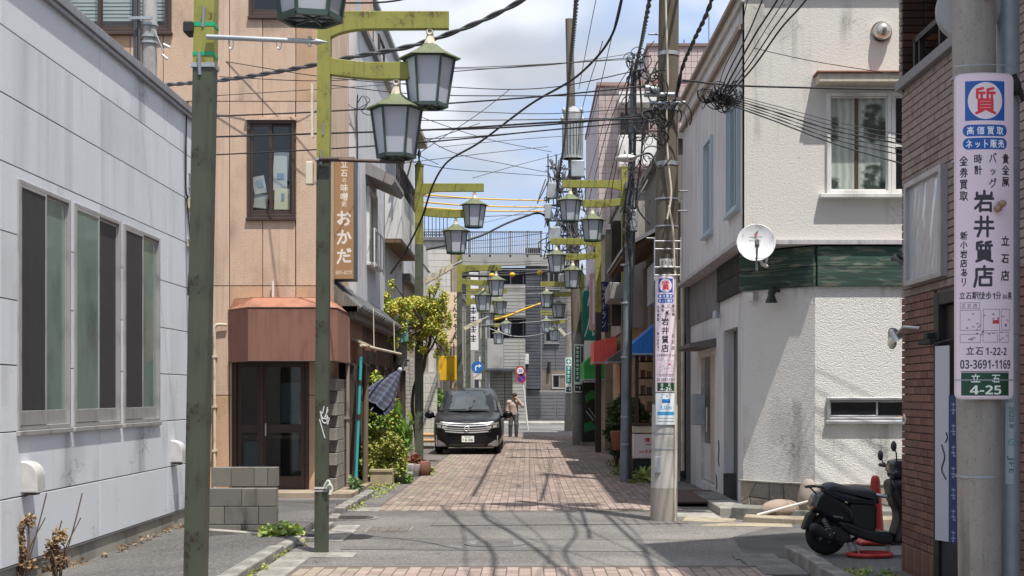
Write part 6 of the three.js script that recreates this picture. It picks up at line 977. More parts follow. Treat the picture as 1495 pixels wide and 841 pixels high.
  part(m, 'back', new THREE.CylinderGeometry(0.17, 0.19, 0.05, 36).rotateX(Math.PI / 2).rotateY(-0.5).translate(PX(1413, 8.2), 3.81, -8.2), M([0.36, 0.37, 0.38], { r: 0.5, map: 'stain', size: 0.6 })); part(m, 'arm', rod(V(PX(1413, 8.2), 3.8, -8.2), V(x, 3.78, -8.03), 0.02), MT.galv);
}
{
  // big signed pole on the right of the lane
  const d = 18.36, x0 = PX(969, d), lean = (y) => x0 + 0.011 * (y - 0) * 0.9, t = thing('utility_pole', 'thick concrete utility pole on the right carrying the small pawnshop sign numbered 4-26', 'utility pole', [x0, 0, -d]);
  const H = 9.3, ctr = (y) => V(lean(y), y, -d), rad = (y) => 0.168 - 0.0062 * y;
  part(t, 'shaft', rod(ctr(0), ctr(H), rad(0), rad(H), 28), M([0.165, 0.138, 0.108], { map: 'concrete', size: 1.1, sy: 2.4, bump: 'fine', bsize: 0.5, bs: 0.002, r: 0.9 }));
  part(t, 'sheath', [rod(ctr(0.42), ctr(1.48), rad(0.42) + 0.004, rad(1.48) + 0.004, 28)], M([0.50, 0.485, 0.46], { map: 'stain', size: 0.8, r: 0.8 }));
  part(t, 'dirt_sleeve', [rod(ctr(-0.02), ctr(0.418), rad(0) + 0.005, rad(0.4) + 0.005, 28)], M([0.34, 0.31, 0.27], { map: 'streak', size: 0.25, sy: 0.8, r: 0.9 }));
  [0.92, 1.12, 3.22, 3.75, 4.1, 4.55, 5.25, 5.95].forEach((y, i) => { const c = ctr(y); part(t, 'band', new THREE.CylinderGeometry(rad(y) + 0.008, rad(y) + 0.008, i > 4 ? 0.05 : 0.018, 28).translate(c.x, c.y, c.z), MT.galv); });
  part(t, 'conduit', [tube([ctr(0).add(V(0.13, 0, 0.13)), ctr(1.6).add(V(0.12, 0, 0.14)), ctr(3.2).add(V(0.1, 0, 0.14))], 0.014, 12), tube([P(974, 320, 18.15), P(980, 285, 18.15), P(976, 240, 18.15), P(973, 190, 18.15), P(975, 120, 18.15), P(972, 0, 18.15), P(972, -40, 18.15)], 0.013), tube([P(985, 390, 18.2), P(982, 330, 18.15), P(976, 300, 18.15)], 0.012)], MT.cream);
  part(t, 'step_bolt', [[3.6, -1], [4.2, 1], [4.9, -1], [5.6, 1], [6.2, -1], [3.95, 1]].map(([y, s]) => rod(ctr(y), ctr(y).add(V(s * 0.26, 0.0, 0.04)), 0.011)), MT.alumDark);
  part(t, 'cross_arm', [B(x0 - 1.0, x0 + 1.1, 8.45, 8.55, d - 0.12, d - 0.22), B(x0 - 0.9, x0 + 1.0, 7.75, 7.85, d - 0.12, d - 0.22)], MT.galv);
  part(t, 'insulator', [-0.9, -0.5, 0.55, 1.0].flatMap((a) => [lathe([[0, 0], [0.05, 0.02], [0.03, 0.06], [0.055, 0.09], [0.03, 0.14], [0, 0.16]], V(x0 + a, 8.55, -d + 0.17), 10), lathe([[0, 0], [0.05, 0.02], [0.03, 0.06], [0.055, 0.09], [0, 0.12]], V(x0 + a * 0.9, 7.85, -d + 0.17), 10)]), MT.white);
  part(t, 'transformer', [rod(V(x0 - 0.42, 6.95, -d), V(x0 - 0.42, 7.7, -d), 0.26, 0.26, 20), rod(V(x0 + 0.55, 7.0, -d + 0.1), V(x0 + 0.55, 7.6, -d + 0.1), 0.2, 0.2, 20)], MT.galv);  // out of view, placed to thicken the pole shadow on the crossing
  part(t, 'number_plate', printed(FR(lean(3.28), 0, d - 0.155, 'front'), -0.1, 0.09, 3.22, 3.33, 0.0, 0.155), canvasMat(128, 72, (c, W, H) => { c.fillStyle = '#d3d0c8'; c.fillRect(0, 0, W, H); htext(c, '立石', 6, 18, 30, 34, 34, 4, '#444'); latin(c, '191', 78, 54, 40, '#444', 44); }), { keep: true });
  part(t, 'handhole', [B(x0 - 0.125, x0 - 0.05, 0.62, 0.82, d - 0.14, d - 0.165, 0.004)], MT.galv);
  part(t, 'ladder_step', [3.12, 3.22, 3.45, 3.55].map((y) => rod(ctr(y).add(V(-0.17, 0, 0.16)), ctr(y).add(V(0.17, 0, 0.16)), 0.008)).concat([rod(ctr(3.05).add(V(-0.165, 0, 0.16)), ctr(3.6).add(V(-0.165, 0, 0.16)), 0.009), rod(ctr(3.05).add(V(0.165, 0, 0.16)), ctr(3.6).add(V(0.165, 0, 0.16)), 0.009)]), MT.alum);
  const s = thing('pole_sign', 'pink and white pawnshop sign numbered 4-26 on the big utility pole', 'sign', [x0, 1.6, -d + 0.2]);
  const dz = d - 0.175, f = FR(PX(972.5, dz), 0, dz, 'front'), y0 = PY(572, dz), y1 = PY(403, dz), hw = 0.139;
  part(s, 'board', printed(f, -hw - 0.008, hw + 0.008, y0 - 0.008, y1 + 0.008, -0.004, 0.19), M([0.66, 0.56, 0.60], { r: 0.5, side: THREE.DoubleSide })); part(s, 'face', printed(f, -hw, hw, y0, y1, 0.003, 0.2), pawnFace('4-26'), { keep: true });
  part(s, 'strap', [printed(f, -hw - 0.01, hw + 0.01, y1 - 0.4, y1 - 0.395, 0.006, 0.2), printed(f, -hw - 0.01, hw + 0.01, y0 + 0.22, y0 + 0.225, 0.006, 0.2)], MT.galv);
  part(s, 'stud', [ball(V(f.o.x + 0.01, y1 - 0.46, f.o.z + 0.01), 0.02)], MT.brown);
  const s2 = thing('pole_sign', 'small white and blue flood height sign marked 3.0m under the pawnshop sign', 'sign', [x0, 1.2, -d + 0.2]);
  const z0 = PY(620, dz), z1 = PY(573.5, dz); part(s2, 'board', printed(f, -0.145, 0.14, z0 - 0.006, z1 + 0.002, -0.004, 0.19), MT.white); part(s2, 'face', printed(f, -0.138, 0.133, z0, z1 - 0.004, 0.003, 0.2), canvasMat(256, 380, (c, W, H) => { c.fillStyle = '#dde4ea'; c.fillRect(0, 0, W, H); c.fillStyle = '#5aa9d6'; c.fillRect(80, 20, 100, 100); c.fillStyle = '#eef3f6'; c.fillRect(84, 26, 92, 44); c.fillStyle = '#c8444a'; c.fillRect(130, 34, 20, 14); c.fillStyle = '#1f72b8'; c.beginPath(); c.moveTo(80, 84); c.quadraticCurveTo(105, 66, 130, 84); c.quadraticCurveTo(155, 100, 180, 80); c.lineTo(180, 120); c.lineTo(80, 120); c.fill(); latin(c, '3.0m', 128, 200, 70, '#4a9ac8', 150, 'center'); c.fillStyle = '#3f97cc'; c.fillRect(24, 224, 208, 44); c.fillStyle = '#4a5560'; for (let i = 0; i < 14; i++) c.fillRect(26 + i * 15, 300, 10, 10), c.fillRect(26 + i * 15, 336, 11, 12); }), { keep: true });
  // clump of splices on the pole
  const r = rng(91), knot = (n, cx, cy, dd, sx, sy, sd, rr = 0.011) => Array.from({ length: n }, () => { const a = P(cx + (r() - 0.5) * sx, cy + (r() - 0.5) * sy, dd + (r() - 0.5) * sd), R = 0.05 + r() * 0.12, e = new THREE.Euler((r() - 0.5) * 1.2, r() * 6.3, (r() - 0.5) * 1.5), s0 = r() * 6.3, span = 2.5 + r() * 4.5, sq = 0.5 + r() * 0.7, q = []; for (let i = 0; i <= 10; i++) { const th = s0 + span * i / 10; q.push(V(Math.cos(th) * R, Math.sin(th) * R * sq, (i - 5) * 0.014).applyEuler(e).add(a)); } return tube(q, rr * (0.5 + r() * 0.6), 22, 5); });
  part(t, 'splice_loops', [...knot(16, 968, 168, 18.1, 50, 30, 0.3), ...knot(10, 960, 205, 18.1, 20, 70, 0.2), ...knot(8, 966, 122, 18.1, 40, 40, 0.2)], MT.wire, { kind: 'stuff' });
  part(t, 'bracket', [rod(P(940, 138, 18.15), P(985, 138, 18.15), 0.03), rod(P(948, 150, 18.15), P(1000, 150, 18.15), 0.025), rod(P(942, 128, 18.1), P(962, 132, 18.1), 0.04)], MT.galv);
  part(t, 'white_cable', [tube([P(920, 232, 17.9), P(950, 225, 18.1), P(962, 245, 18.1), P(975, 236, 18.1), P(980, 228, 18.1)], 0.014), tube([P(946, 262, 18.1), P(930, 300, 17.9), P(950, 330, 18.1)], 0.012)], MT.wireGrey);
  const k2 = thing('cable_splice', 'tangled black cable splice hanging before the white corner house', 'cable splice', [PX(1048, 18.2), 5.2, -18.2]);
  part(k2, 'loops', [...knot(26, 1048, 142, 18.2, 38, 16, 0.3, 0.012), ...knot(10, 1062, 146, 18.2, 30, 12, 0.2, 0.01)], MT.wire, { kind: 'stuff' }); part(k2, 'sleeve', [rod(P(1030, 148, 18.2), P(1066, 140, 18.2), 0.035), rod(P(1040, 140, 18.15), P(1074, 152, 18.15), 0.025)], MT.dark);
  // grey pipe pole with its cables
  const g = thing('pipe_pole', 'blue grey steel pipe pole covered in cables at the right kerb', 'pole', [PX(912, 26.5), 0, -26.5]);
  const dd = 26.5; part(g, 'shaft', [rod(P(912, 703, dd).setY(0), P(918, 385, dd), 0.095, 0.088, 16), rod(P(918, 385, dd), P(926, 90, dd), 0.07, 0.06, 12)], M([0.20, 0.235, 0.275], { map: 'stain', size: 0.9, r: 0.55, m: 0.2 }));
  part(g, 'cable', [tube([P(925, 80, 26.3), P(927, 160, 26.3), P(925, 250, 26.3), P(917, 320, 26.3), P(922, 420, 26.35), P(920, 520, 26.4), P(920, 700, 26.4)], 0.03, 60), tube([P(932, 90, 26.3), P(938, 200, 26.3), P(928, 300, 26.3), P(924, 420, 26.35)], 0.02), tube([P(922, 95, 26.3), P(914, 150, 26.3), P(922, 240, 26.3), P(912, 300, 26.3), P(910, 380, 26.35)], 0.02)], MT.wire);
  part(g, 'splice_loops', [...knot(18, 930, 100, 26.3, 26, 46, 0.3, 0.013), ...knot(26, 932, 250, 26.2, 30, 130, 0.3, 0.01), ...knot(10, 925, 170, 26.2, 24, 60, 0.2, 0.012), ...knot(10, 920, 330, 26.2, 18, 50, 0.2, 0.012)], MT.wire, { kind: 'stuff' });
  part(g, 'splice_box', [B(PX(918, dd), PX(930, dd), PY(340, dd), PY(308, dd), 26.25, 26.42, 0.03), B(PX(922, dd), PX(936, dd), PY(108, dd), PY(92, dd), 26.2, 26.4, 0.02)], MT.galv);
  for (const y of [4.0, 3.3, 2.3, 1.2, 0.7]) part(g, 'clamp', new THREE.CylinderGeometry(0.105, 0.105, 0.03, 16).translate(PX(914, dd), y, -dd), MT.galv);
  const lb = thing('street_light', 'white street light head on the cable covered pipe pole', 'street light', [PX(918, 26), 5.8, -26]); part(lb, 'head', [ball(P(914, 231, 25.9), 0.2, 0.07, 0.12, 16, 10)], MT.white); part(lb, 'arm', rod(P(923, 224, 26), P(926, 260, 26.3), 0.02), MT.galv);
}
{ // brown pole with transformer, pale pole behind
  const d = 46, x = PX(845, d), t = thing('utility_pole', 'brown concrete pole with a green banner plate and a grey transformer high up', 'utility pole', [x, 0, -d]);
  part(t, 'shaft', [rod(V(x, 0, -d), V(PX(831, d), PY(28, d), -d), 0.17, 0.125, 18)], MT.poleBrown); part(t, 'sleeve', [rod(V(x, 0, -d), V(PX(843, d), 3.6, -d), 0.205, 0.19, 18)], M([0.27, 0.265, 0.26], { map: 'concrete', size: 1.1, r: 0.9 })); part(t, 'base_band', rod(V(x, 0, -d), V(x, 0.5, -d), 0.21, 0.208, 18), MT.concreteDark);
  part(t, 'transformer', [rod(P(836, 232, d), P(836, 165, d), 0.30, 0.30, 24), ...Array.from({ length: 22 }, (_, i) => { const a = i / 22 * Math.PI * 2; return bar(P(836, 228, d).add(V(Math.cos(a) * 0.33, 0, Math.sin(a) * 0.33)), P(836, 176, d).add(V(Math.cos(a) * 0.33, 0, Math.sin(a) * 0.33)), 0.02, 0.05); }), rod(P(836, 232, d), P(836, 228, d), 0.34, 0.34, 24), rod(P(836, 165, d), P(836, 156, d), 0.3, 0.12, 24)], M([0.36, 0.37, 0.37], { map: 'streak', size: 0.9, r: 0.6 }));
  part(t, 'bushing', [[823, 166], [849, 166], [821, 178], [851, 180]].map(([p, q]) => lathe([[0, 0], [0.07, 0.02], [0.04, 0.08], [0.08, 0.1], [0.04, 0.18], [0, 0.22]], P(p, q, d - 0.1), 10)), MT.galv);
  const r = rng(55), br = []; for (const y of [246, 262, 280, 300, 322, 345, 366]) br.push(bar(P(797 + r() * 12, y, d - 0.2), P(848 + r() * 8, y + (r() - 0.5) * 5, d - 0.2), 0.05, 0.06)); for (const p of [800, 812]) br.push(bar(P(p, 225, d - 0.2), P(p + 2, 372, d - 0.2), 0.05, 0.05));
  part(t, 'cross_arm', br, MT.alumDark); part(t, 'cutout', Array.from({ length: 14 }, (_, i) => rod(P(803 + (i % 4) * 9, 232 + i * 9.5, d - 0.35), P(808 + (i % 4) * 9, 243 + i * 9.5, d - 0.3), 0.06, 0.05, 8)), MT.alum); for (const g of [B(PX(798, d), PX(812, d), PY(292, d), PY(270, d), d - 0.5, d - 0.2, 0.02), B(PX(795, d), PX(805, d), PY(322, d), PY(300, d), d - 0.5, d - 0.2, 0.02), B(PX(833, d), PX(852, d), PY(262, d), PY(238, d), d - 0.6, d - 0.3, 0.03), B(PX(800, d), PX(818, d), PY(356, d), PY(334, d), d - 0.6, d - 0.3, 0.03)]) part(t, 'switch_box', g, MT.galv);
  part(t, 'cable', Array.from({ length: 56 }, (_, i) => { const a = P(795 + r() * 56, 226 + r() * 130, d - 0.4); return tube([a, ...[1, 2, 3].map(() => a.clone().add(V((r() - 0.5) * 0.7, -r() * 1.2, (r() - 0.5) * 0.3)))], 0.018, 14, 5); }), MT.wireGrey, { kind: 'stuff' });
  const sg = thing('pole_sign', 'dark green banner plate on the brown concrete pole', 'sign', [x, 1.9, -d + 0.3]); const f = FR(PX(845, d), 0, d - 0.24, 'front'); part(sg, 'board', printed(f, -0.18, 0.18, PY(573, d), PY(503, d), 0, 0.22), canvasMat(96, 384, (c, W, H) => { c.fillStyle = '#d6dcd6'; c.fillRect(0, 0, W, H); c.fillStyle = '#1d5a4c'; c.fillRect(10, 10, 50, 290); c.fillStyle = '#dfe9e2'; for (let i = 0; i < 8; i++) { c.fillRect(20, 22 + i * 34, 30, 5); c.fillRect(32, 18 + i * 34, 5, 24); c.fillRect(22, 34 + i * 34, 26, 4); } c.fillStyle = '#25302c'; c.fillRect(66, 16, 18, 220); c.fillRect(10, 320, 74, 54); c.fillStyle = '#dfe9e2'; c.fillRect(20, 340, 20, 5); c.fillRect(50, 336, 8, 24); }), { keep: true });
  const d2 = 64, x2 = PX(830, d2), t2 = thing('utility_pole', 'pale concrete pole behind the brown pole at the far crossing', 'utility pole', [x2, 0, -d2]); part(t2, 'shaft', rod(V(x2, 0, -d2), V(x2 + 0.05, 10.5, -d2), 0.19, 0.14, 18), MT.pole); part(t2, 'step_bolt', [1.5, 2.2, 0.8].map((y) => rod(V(x2, y, -d2), V(x2 + 0.1, y, -d2 + 0.3), 0.02)), MT.galv);
  const s2 = thing('pole_sign', 'green and white pharmacy cross plate on the pale far pole', 'sign', [x2, 2, -d2 + 0.3]); const f2 = FR(x2, 0, d2 - 0.22, 'front'); part(s2, 'board', printed(f2, -0.17, 0.17, PY(574, d2), PY(522, d2), 0, 0.22), canvasMat(80, 384, (c, W, H) => { c.fillStyle = '#dfe6e2'; c.fillRect(0, 0, W, H); c.fillStyle = '#2f8a78'; c.beginPath(); c.arc(40, 44, 30, 0, 7); c.fill(); c.fillRect(12, 90, 56, 190); c.fillStyle = '#e9f2ee'; c.fillRect(34, 22, 12, 44); c.fillRect(18, 38, 44, 12); for (let i = 0; i < 4; i++) { c.fillRect(24, 106 + i * 44, 32, 6); c.fillRect(37, 100 + i * 44, 6, 32); c.fillRect(26, 122 + i * 44, 28, 5); } c.fillStyle = '#222b28'; c.fillRect(12, 320, 56, 50); c.fillStyle = '#e9f2ee'; c.fillRect(22, 342, 12, 5); c.fillRect(44, 332, 14, 24); }), { keep: true });
}
{ // fluorescent street lights
  const fl = (label, a, b, d, dd) => { const t = thing('street_light', label, 'street light', a.toArray()); part(t, 'housing', bar(a, b, 0.2, 0.13), MT.cream); part(t, 'arm', rod(b, b.clone().add(V(0.25, 0.12, 0)), 0.03), MT.galv); return t; };
  fl('long slanted fluorescent street light before the white siding', P(619, 412, 36), P(661, 388, 36), 36); fl('smaller slanted fluorescent street light beside the far left posts', P(678, 480, 50), P(703, 467, 50), 50); fl('small fluorescent street light on the pale far pole', P(815, 478, 63), P(826, 490, 63), 63);
  // traffic signs
  const ts = thing('traffic_sign', 'blue round right turn sign on a pole behind the minivan', 'traffic sign', [PX(697, 58), 0, -58]); const d = 58, f = FR(PX(697, d), 0, d, 'front');
  part(ts, 'pole', rod(V(PX(698, d) + 0.06, 0, -d - 0.05), V(PX(698, d) + 0.06, PY(520, d), -d - 0.05), 0.04), MT.white);
  part(ts, 'disc', [new THREE.CircleGeometry(0.24, 28).translate(f.o.x, PY(536, d), -d + 0.012)], canvasMat(96, 96, (c) => { c.fillStyle = '#2a6fc0'; c.fillRect(0, 0, 96, 96); c.strokeStyle = '#f0f4f8'; c.lineWidth = 10; c.beginPath(); c.moveTo(34, 76); c.lineTo(34, 50); c.quadraticCurveTo(36, 38, 50, 38); c.lineTo(66, 38); c.stroke(); c.fillStyle = '#f0f4f8'; c.beginPath(); c.moveTo(60, 22); c.lineTo(82, 38); c.lineTo(60, 54); c.fill(); }), { keep: true }); part(ts, 'disc_back', new THREE.CylinderGeometry(0.245, 0.245, 0.015, 28).rotateX(Math.PI / 2).translate(f.o.x, PY(536, d), -d), MT.alum); part(ts, 'plate', B(f.o.x - 0.17, f.o.x + 0.17, PY(554, d), PY(545, d), d - 0.01, d + 0.01), MT.white);
  const np = thing('traffic_sign', 'leaning white pole with a speed limit disc above a no parking disc', 'traffic sign', [PX(771, 66), 0, -66]); const e = 66, top = P(761, 536, e), bot = P(771, 614, e);
  part(np, 'pole', rod(bot.setY(0), top, 0.04), MT.white); const disc = (py, dr) => { const c = P(py < 545 ? 759.5 : 761, py, e - 0.06); part(np, 'disc', new THREE.CircleGeometry(0.22, 28).translate(c.x, c.y, c.z + 0.012), canvasMat(96, 96, dr), { keep: true }); part(np, 'disc_back', new THREE.CylinderGeometry(0.22, 0.22, 0.015, 24).rotateX(Math.PI / 2).translate(c.x, c.y, c.z), MT.alum); };
  disc(541.5, (c) => { c.fillStyle = '#c23140'; c.fillRect(0, 0, 96, 96); c.fillStyle = '#e6e6ea'; c.beginPath(); c.arc(48, 48, 34, 0, 7); c.fill(); latin(c, '30', 48, 64, 44, '#2a4c98', 44, 'center'); }); disc(552.5, (c) => { c.fillStyle = '#c23140'; c.fillRect(0, 0, 96, 96); c.fillStyle = '#2c3f94'; c.beginPath(); c.arc(48, 48, 36, 0, 7); c.fill(); c.strokeStyle = '#c23140'; c.lineWidth = 10; c.beginPath(); c.moveTo(22, 22); c.lineTo(74, 74); c.stroke(); });
}
// ---------- overhead cables: [label, group, radius, material, points as x, y, depth] ----------
{
  const twist = (pts, r) => { // two strands laid round each other
    const cv = new THREE.CatmullRomCurve3(pts, false, 'centripetal'), L = cv.getLength(), n = Math.min(400, Math.max(30, Math.round(L / 0.06))), out = [];
    for (const ph of [0, Math.PI]) { const q = []; for (let i = 0; i <= n; i++) { const p = cv.getPointAt(i / n), a = ph + i / n * L / 0.32 * Math.PI; q.push(p.add(V(Math.cos(a) * r * 0.6, Math.sin(a) * r * 0.6, 0))); } out.push(new THREE.TubeGeometry(new THREE.CatmullRomCurve3(q), n, r * 0.75, 4)); }
    return out;
  };
  const W = (label, group, r, pts, o = {}) => { const p = pts.map((q) => P(q[0], q[1], q[2])); return solo('overhead_cable', label, 'cable', o.twist ? twist(p, r) : [tube(p, r, Math.max(24, p.length * 10), 5)], o.m ?? MT.wire, { group }); };
  W('thick twisted cable rising from the beige wall across to the top centre', undefined, 0.022, [[240, 124, 19], [330, 116, 17.6], [430, 100, 16.4], [520, 82, 15.6], [600, 67, 15], [690, 36, 14.4], [770, -4, 13.8], [840, -50, 13]], { twist: 1, m: MT.wireGrey });
  W('heavy twisted cable dropping from the top centre to the transformer', undefined, 0.036, [[846, -60, 20], [840, 20, 24], [832, 110, 32], [825, 200, 41], [816, 262, 46]], { twist: 1, m: MT.wireGrey });
  W('thick black cable sagging from the upper right down to the wooden shop', undefined, 0.021, [[914, -30, 22], [893, 52, 23], [850, 105, 24], [775, 152, 26], [700, 208, 28], [650, 240, 29.5], [632, 270, 30], [615, 320, 30.4], [590, 370, 30.8], [570, 400, 31]]);
  W('heavy twisted cable meeting the cluttered pipe pole from above', undefined, 0.03, [[958, -50, 19], [945, 20, 21], [934, 75, 25], [927, 105, 26.3]], { twist: 1, m: MT.wireGrey });
  W('heavy twisted cable meeting the big utility pole from the upper right', undefined, 0.021, [[1052, -40, 14], [1034, 15, 15], [1012, 62, 16.5], [994, 108, 18], [988, 140, 18.2]], { twist: 1 });
  const ORD = ['first', 'second', 'third', 'fourth', 'fifth', 'sixth', 'seventh', 'eighth', 'ninth', 'tenth'];
  const fan = 'cables fanning up from the splice before the white house';
  [[1092, 0], [1112, 0], [1132, 0], [1140, 0], [1152, 0], [1168, 0]].forEach(([p, q], i) => W(ORD[i] + ' from the left of the black cables fanning up from the tangled splice', fan, 0.006 + (i % 3) * 0.003, [[1046 + i * 3, 142, 18.2], [1056 + i * 9, 104 - i * 1.5, 17.6], [1080 + i * 12, 52 - i * 2, 16.8], [p + i * 2, q - 2, 16], [p + 20 + i * 3, q - 50, 15.4]]));
  const rt = 'cables running from the splice to the right past the white house window';
  [[200, 0.005], [208, 0.006], [214, 0.009], [222, 0.006], [230, 0.007], [243, 0.010]].forEach(([y, r], i) => W(ORD[i] + ' from the top of the cables slanting from the splice across the white house window', rt, r, [[1060, 136 + i * 3, 18.15], [1130, 154 + i * 4.5, 18.0 - i * 0.03], [1220, 178 + i * 6.5, 17.92 - i * 0.05], [1330, y, 17.85 - i * 0.06], [1420, y + 28, 17.8 - i * 0.07]], { twist: i > 1 && i < 5 ? 1 : 0 }));
  W('thin cable running level above the white house window', undefined, 0.012, [[996, 117, 18.3], [1060, 124, 18], [1170, 128, 17.4], [1330, 131, 16.6], [1420, 130, 16]]);
  W('thin slack wire high on the white house wall', undefined, 0.005, [[1100, 70, 18], [1180, 88, 17.6], [1330, 112, 17]]);
  const lf = 'thin cables crossing the lane between the left houses and the big utility pole';
  const crossing = [[0.011, [[310, 170, 20], [470, 163, 19.6], [640, 152, 19], [800, 140, 18.6], [958, 124, 18.3]]], [0.013, [[310, 200, 20.2], [470, 195, 19.8], [640, 189, 19.2], [800, 179, 18.7], [955, 172, 18.3]]], [0.010, [[315, 226, 20.4], [470, 218, 20], [640, 206, 19.3], [800, 190, 18.8], [960, 176, 18.4]]], [0.012, [[600, 190, 19.4], [720, 187, 19], [850, 178, 18.7], [960, 166, 18.3]]], [0.008, [[480, 124, 23], [600, 137, 22.6], [760, 140, 21], [950, 138, 18.4]]], [0.007, [[330, 90, 23], [470, 112, 22.6], [640, 126, 22], [800, 128, 20], [945, 100, 18.6]]], [0.007, [[320, 112, 22.8], [470, 118, 22.5], [640, 106, 22], [800, 94, 20.6], [930, 86, 26]]], [0.007, [[560, 100, 25], [700, 98, 25], [820, 92, 25.6], [925, 84, 26.2]]], [0.006, [[310, 140, 22.9], [470, 130, 22.9], [620, 120, 24]]], [0.009, [[610, 176, 26], [760, 175, 26], [930, 172, 26.3]]]];
  crossing.sort((a, b) => a[1][Math.floor(a[1].length / 2)][1] - b[1][Math.floor(b[1].length / 2)][1]).forEach(([r, pts], i) => W(ORD[i] + ' from the top of the thin black cables crossing towards the big utility pole', lf, r, pts));
  const dg = 'thin wires slanting between the upper left walls and the transformer pole';
  [[[560, 150, 28], [640, 180, 33], [720, 205, 40], [806, 222, 46]], [[602, 190, 30], [660, 222, 34], [740, 240, 40], [800, 252, 46]], [[540, 222, 29], [640, 244, 33], [730, 252, 39], [800, 257, 45.8]], [[500, 190, 26.2], [560, 205, 30], [640, 240, 36]], [[560, 262, 33], [610, 284, 33.5], [680, 290, 36]], [[700, 180, 34], [640, 200, 30], [560, 225, 27]]].forEach((pts, i) => W(['thin wire slanting from below the lower near lantern to the transformer pole', 'thin wire leaving the lower near lantern for the cutouts of the transformer pole', 'thin wire from the porch roof to the lower cutouts of the transformer pole', 'thin wire sagging from the stucco wall past the third lamp post', 'short thin wire behind the third lamp post from the balcony', 'thin wire rising from the porch roof across the open sky'][i], dg, 0.009, pts));
  const yl = 'yellow sleeved cables between the third lamp post and the transformer pole';
  for (const [a, b, c] of [[284, 289, 293], [295, 300, 302.5], [303, 307, 308.5]]) { W((a < 290 ? 'top' : a < 300 ? 'middle' : 'bottom') + ' one of the three yellow sleeved cables behind the third lamp post', yl, 0.022, [[618, a, 38], [680, b, 41], [740, (b + c) / 2 + 0.6, 43.5], [799, c, 45.8]], { m: MT.yellow }); W('black tail of the ' + (a < 290 ? 'top' : a < 300 ? 'middle' : 'bottom') + ' yellow sleeved cable beside the left white building', 'black tails of the yellow cables', 0.018, [[560, a - 6, 35], [590, a - 3, 36.6], [618, a, 38]]); }
  W('thick black cable rising from the far roofs to the switch box', undefined, 0.034, [[616, 366, 44], [660, 356, 44], [700, 345, 44.5], [740, 326, 45], [770, 315, 45.4], [786, 311, 45.7], [796, 316, 45.8], [800, 330, 45.9]]);
  W('heavy black cable with yellow marks across the far houses', undefined, 0.045, [[660, 402, 47], [720, 403, 48], [790, 398, 49], [835, 388, 50]]);
  for (const [p, q] of [[718, 402], [748, 401], [788, 398]]) { const c = P(p, q, 47.8); solo('cable_marker', p === 718 ? 'leftmost yellow marker on the heavy black far cable' : p === 748 ? 'middle yellow marker on the heavy black far cable' : 'rightmost yellow marker on the heavy black far cable', 'cable marker', [ball(c, 0.1, 0.075, 0.075, 10, 8)], MT.yellow); }
  W('yellow cable slanting up behind the far lanterns', undefined, 0.045, [[705, 470, 60], [740, 462, 60], [765, 452, 60], [790, 443, 60]], { m: MT.yellow });
  W('grey drooping wire before the far balconies', undefined, 0.022, [[715, 480, 60], [750, 491, 60], [790, 488, 60], [818, 478, 60]], { m: MT.alumDark });
  const fw = 'thin wires crossing before the far apartment house', r = rng(66);
  for (let i = 0; i < 16; i++) { const y0 = 355 + i * 8 + r() * 6, y1 = y0 + (r() - 0.5) * 24, d = 46 + r() * 14; W('thin wire crossing before the far apartment house', fw, 0.011, [[585 + r() * 40, y0, d], [690 + r() * 20, (y0 + y1) / 2 + 5, d + 1], [840 + r() * 20, y1, d + 2]], { m: i % 3 ? MT.wireGrey : MT.alumDark }); }
  const rw = 'thin wires hanging from the pipe pole over the right shops';
  [[[926, 92, 26.3], [890, 180, 31], [868, 260, 38], [848, 340, 45.5]], [[930, 95, 26.3], [905, 200, 31], [880, 300, 37], [862, 360, 42]], [[908, -10, 30], [880, 110, 36], [858, 200, 44]], [[870, 0, 34], [862, 40, 36], [845, 130, 44]], [[925, 160, 26.3], [900, 240, 31], [893, 330, 36], [905, 420, 36.4]], [[918, 340, 26.3], [900, 400, 32], [885, 430, 38], [870, 440, 43]], [[935, 130, 26.3], [950, 110, 22], [960, 90, 18.4]]].forEach((pts, i) => W(['thin wire from the top of the pipe pole to the base of the transformer', 'thin wire from the pipe pole past the pink tower to the right lanterns', 'loose wire dropping from the sky beside the transformer, with the gentler slope', 'loose wire dropping steeply from the top edge to the transformer', 'wire down the pipe pole to the dark brown signboard', 'wire from the pipe pole splice box to the brown pole', 'short wire from the pipe pole to the big utility pole'][i], rw, 0.010, pts));
  // cables out of view overhead, placed for the shadows they cast on the crossing
  const ov = 'unseen heavy cables over the crossing, placed for their shadows';
  const rz = rng(23); [[0.34, 2.0, 0.032], [0.42, 1.7, 0.016], [0.95, 2.25, 0.036], [1.3, 1.9, 0.014], [2.12, 2.0, 0.026], [2.0, 3.2, 0.014], [2.55, 2.62, 0.036], [2.5, 3.4, 0.018], [0.7, 3.6, 0.013]].forEach(([xa, xb, r], k) => { const a = V(xa, 7.75, -18.2), b = V(xb, 7.6, -4), q = [a]; for (let i = 1; i < 7; i++) q.push(a.clone().lerp(b, i / 7).add(V((rz() - 0.5) * 0.14 + 0.16 * Math.sin(k * 2 + i * 0.9) * Math.sin(i / 7 * 3.14), -0.5 * Math.sin(i / 7 * 3.14), 0))); q.push(b); solo('overhead_cable', 'unseen heavy cable from the big pole high over the crossing, placed for its shadow', 'cable', [tube(q, r * 0.8, 50, 6)], MT.wire, { group: ov }); });
  const hv = 'unseen slack cables over the crossing, placed for their shadows';  // these too are out of view, placed for the tangle of shadows below
